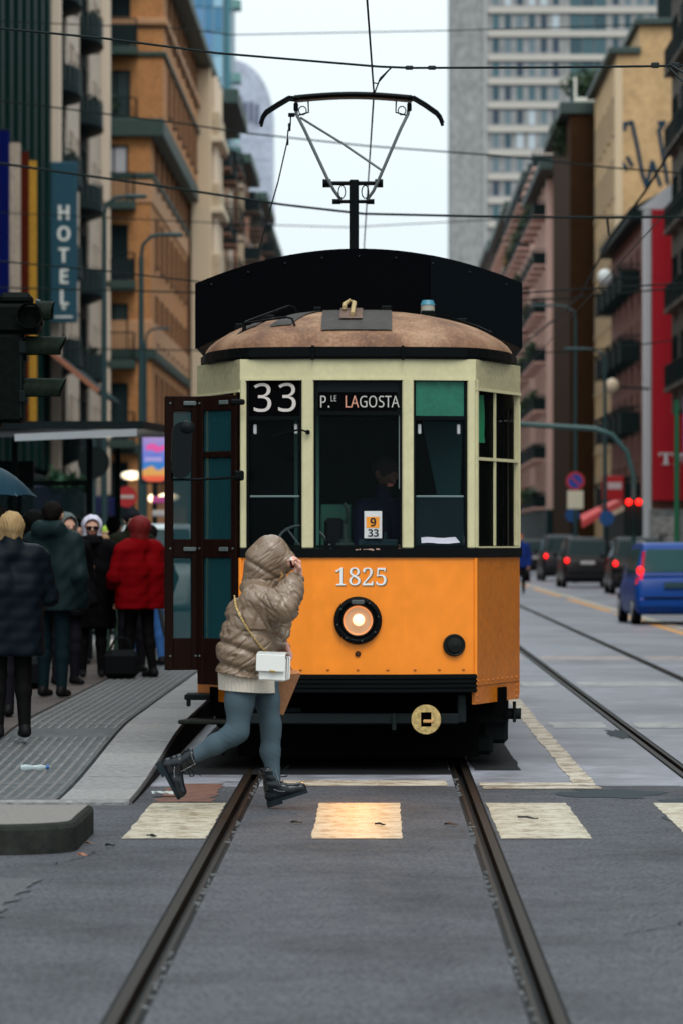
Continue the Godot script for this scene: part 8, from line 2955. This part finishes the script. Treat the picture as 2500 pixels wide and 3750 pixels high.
func traffic() -> void:
	var blue := car("bright blue hatchback with tall tail lights at the right edge, nearest of the cars", Vector3(5.75, 0, -74.0), 0.05, C(0.003, 0.05, 0.26), {"tall_lights": true, "len": 3.6, "high": 1.56, "wide": 1.62, "glass": C(0.02, 0.075, 0.08), "plate": C(0.02, 0.06, 0.07)})
	for s in [-1.0, 1.0]:
		var rr := MB.new()
		rr.tube([Vector3(s * 0.56, 1.54, -0.55), Vector3(s * 0.56, 1.6, -0.65), Vector3(s * 0.56, 1.6, -1.9), Vector3(s * 0.56, 1.54, -2.0)], 0.018, 6)
		put("roof_rail", rr.mesh(), mat(C(0.3, 0.3, 0.32), 0.35), blue)
	var black := C(0.006, 0.008, 0.009)
	var g := "cars queuing in the right lane"
	car("black hatchback just ahead of the blue car, second in the right lane", Vector3(7.3, 0, -134.0), 0.02, black, {"group": g, "high": 1.74, "len": 4.1, "wide": 1.74})
	car("dark green estate car half hidden behind the blue car", Vector3(7.95, 0, -117.0), 0.0, C(0.01, 0.016, 0.015), {"group": g, "high": 1.72, "len": 4.2, "wide": 1.74})
	car("dark people carrier with a pale roof glare, behind the black hatchback", Vector3(7.6, 0, -157.0), 0.02, C(0.012, 0.018, 0.024), {"group": g, "high": 1.86, "len": 4.5, "wide": 1.8})
	car("dark car beyond the people carrier in the right lane", Vector3(7.5, 0, -186.0), 0.02, C(0.008, 0.012, 0.013), {"group": g, "high": 1.7, "len": 4.2, "wide": 1.72})
	car("dark blue high roofed car farthest down the lane beside the tram", Vector3(5.4, 0, -205.0), 0.03, C(0.02, 0.028, 0.034), {"group": g, "high": 1.85, "len": 4.5, "wide": 1.8, "plate": C(0.55, 0.5, 0.45)})
	car("dark car showing one amber and red tail light right beside the tram", Vector3(5.3, 0, -155.0), 0.0, black, {"group": g, "high": 1.62, "len": 4.1, "wide": 1.7})
	var si := car("silver car roof seen over the blue car at the far right", Vector3(8.6, 0, -92.0), 0.0, C(0.4, 0.42, 0.44), {"high": 1.72, "len": 4.2, "wide": 1.72, "lit": false})
	si.name = numbered("parked_car")
	car("white van parked behind the red jacketed person, left of the tram door", Vector3(-4.6, 0, -78.0), PI, C(0.5, 0.56, 0.58), {"high": 1.95, "len": 4.6, "wide": 1.85, "lit": false}).position = Vector3(-4.55, 0, -82.0)
	var lo := car("pale car with one headlight shining, behind the waiting people", Vector3(-5.0, 0, -66.0), PI, C(0.36, 0.44, 0.46), {"high": 1.5, "len": 4.0, "lit": false})
	lo.position = Vector3(-4.6, 0, -62.0)
	var hl := MB.new()
	hl.ball(Vector3.ZERO, Vector3(0.06, 0.06, 0.04), 12)
	var hp := P(270, 1366, 56.5)
	solo("headlight_lamp", hl.mesh(), mat(C(1, 1, 1), 0.4, {"emit": C(1, 0.98, 0.92), "e": 6.0}), "bright white headlight glowing between the waiting people", "headlight", hp)
	var sp := SpotLight3D.new()
	sp.name = "headlight_glow"
	sp.light_color = Color(1, 0.97, 0.9)
	sp.light_energy = 1.2
	sp.light_size = 0.06
	sp.spot_angle = 25.0
	sp.spot_range = 40.0
	sp.spot_attenuation = 2.0
	sp.shadow_enabled = true
	add_child(sp)
	sp.look_at_from_position(hp + Vector3(0, 0, 0.08), hp + Vector3(0.3, -0.7, 8.0), Vector3.UP)

# ---------------------------------------------------------------- small litter
func litter() -> void:
	var mb := MB.new()
	var rows := []
	for k in 7:
		var row := []
		for i in 9:
			var ed := 1.0 + 0.18 * sin(k * 2.3) * (1 if i in [0, 8] else 0)
			row.append(Vector3((-0.075 + 0.0188 * i) * ed + 0.008 * sin(k * 1.4), 0.008 + 0.016 * absf(sin(i * 0.9 + k * 0.7)) + 0.012 * absf(cos(k * 1.1 - i * 0.4)), -0.06 + 0.02 * k + 0.006 * sin(i * 1.9)))
		rows.append(row)
	mb.grid(rows)
	mb.grid(rows, true)
	solo("paper_scrap", mb.mesh(), mat(C(0.62, 0.66, 0.64), 0.7), "crumpled white paper scrap by the kerb behind the trailing boot", "litter", Vector3(-1.33, 0.004, -24.1))
	var names := ["curled brown leaf on the crossing left of the middle stripe", "dark leaf lying on the middle white stripe", "leaf right of the middle stripe near the rail", "thin twig on the right white stripe", "dry leaf on the asphalt by the kerb island", "green leaf on the asphalt by the kerb island", "orange cigarette end near the kerb island", "small leaf at the front edge of the left stripe"]
	var at := [[-0.46, -21.75], [0.01, -21.6], [0.41, -21.6], [0.86, -22.1], [-1.52, -20.25], [-1.4, -20.1], [-1.5, -19.5], [-1.22, -20.75]]
	for k in names.size():
		var lf := MB.new()
		var r2 := []
		var ln: float = [0.07, 0.06, 0.08, 0.13, 0.05, 0.06, 0.05, 0.06][k]
		for j in 6:
			var t := j / 5.0
			var wd := (0.018 if k != 3 and k != 6 else 0.006) * sin(PI * clampf(t, 0.04, 0.96))
			r2.append([Vector3(lerpf(-ln / 2, ln / 2, t), 0.008 + 0.01 * sin(t * 4.0), -wd), Vector3(lerpf(-ln / 2, ln / 2, t), 0.004 + 0.006 * t, 0.0), Vector3(lerpf(-ln / 2, ln / 2, t), 0.009 + 0.008 * cos(t * 4.0), wd)])
		lf.grid(r2)
		lf.grid(r2, true)
		var cl: Color = [C(0.05, 0.035, 0.02), C(0.03, 0.022, 0.015), C(0.1, 0.05, 0.03), C(0.05, 0.05, 0.045), C(0.2, 0.13, 0.1), C(0.02, 0.035, 0.025), C(0.5, 0.22, 0.12), C(0.03, 0.025, 0.02)][k]
		var n := solo("fallen_leaf" if k != 6 and k != 3 else ("twig" if k == 3 else "cigarette_end"), lf.mesh(), mat(cl, 0.7), names[k], "leaf" if k != 6 and k != 3 else ("twig" if k == 3 else "litter"), Vector3(at[k][0], 0.006, at[k][1]), rng.randf_range(-0.6, 0.6))
	var bt := thing("crushed_bottle", "crushed clear plastic bottle with a blue cap on the tactile paving", "bottle", Vector3(-2.3, ramp_h(25.6) + 0.03, -25.6), 0.2)
	var bm := MB.new()
	bm.lathe([Vector2(0.0, -0.08), Vector2(0.016, -0.08), Vector2(0.02, -0.05), Vector2(0.012, 0.0), Vector2(0.018, 0.05), Vector2(0.009, 0.09)], Transform3D(Basis(Vector3.BACK, -PI / 2), Vector3.ZERO), 12)
	put("bottle_body", bm.mesh(), mat(C(0.5, 0.6, 0.62), 0.1, {"alpha": 0.45}), bt)
	var bc := MB.new()
	bc.cyl(Vector3(0.09, 0, 0), Vector3(0.11, 0, 0), 0.016, 0.016, 12)
	put("cap", bc.mesh(), mat(C(0.01, 0.08, 0.25), 0.4), bt)
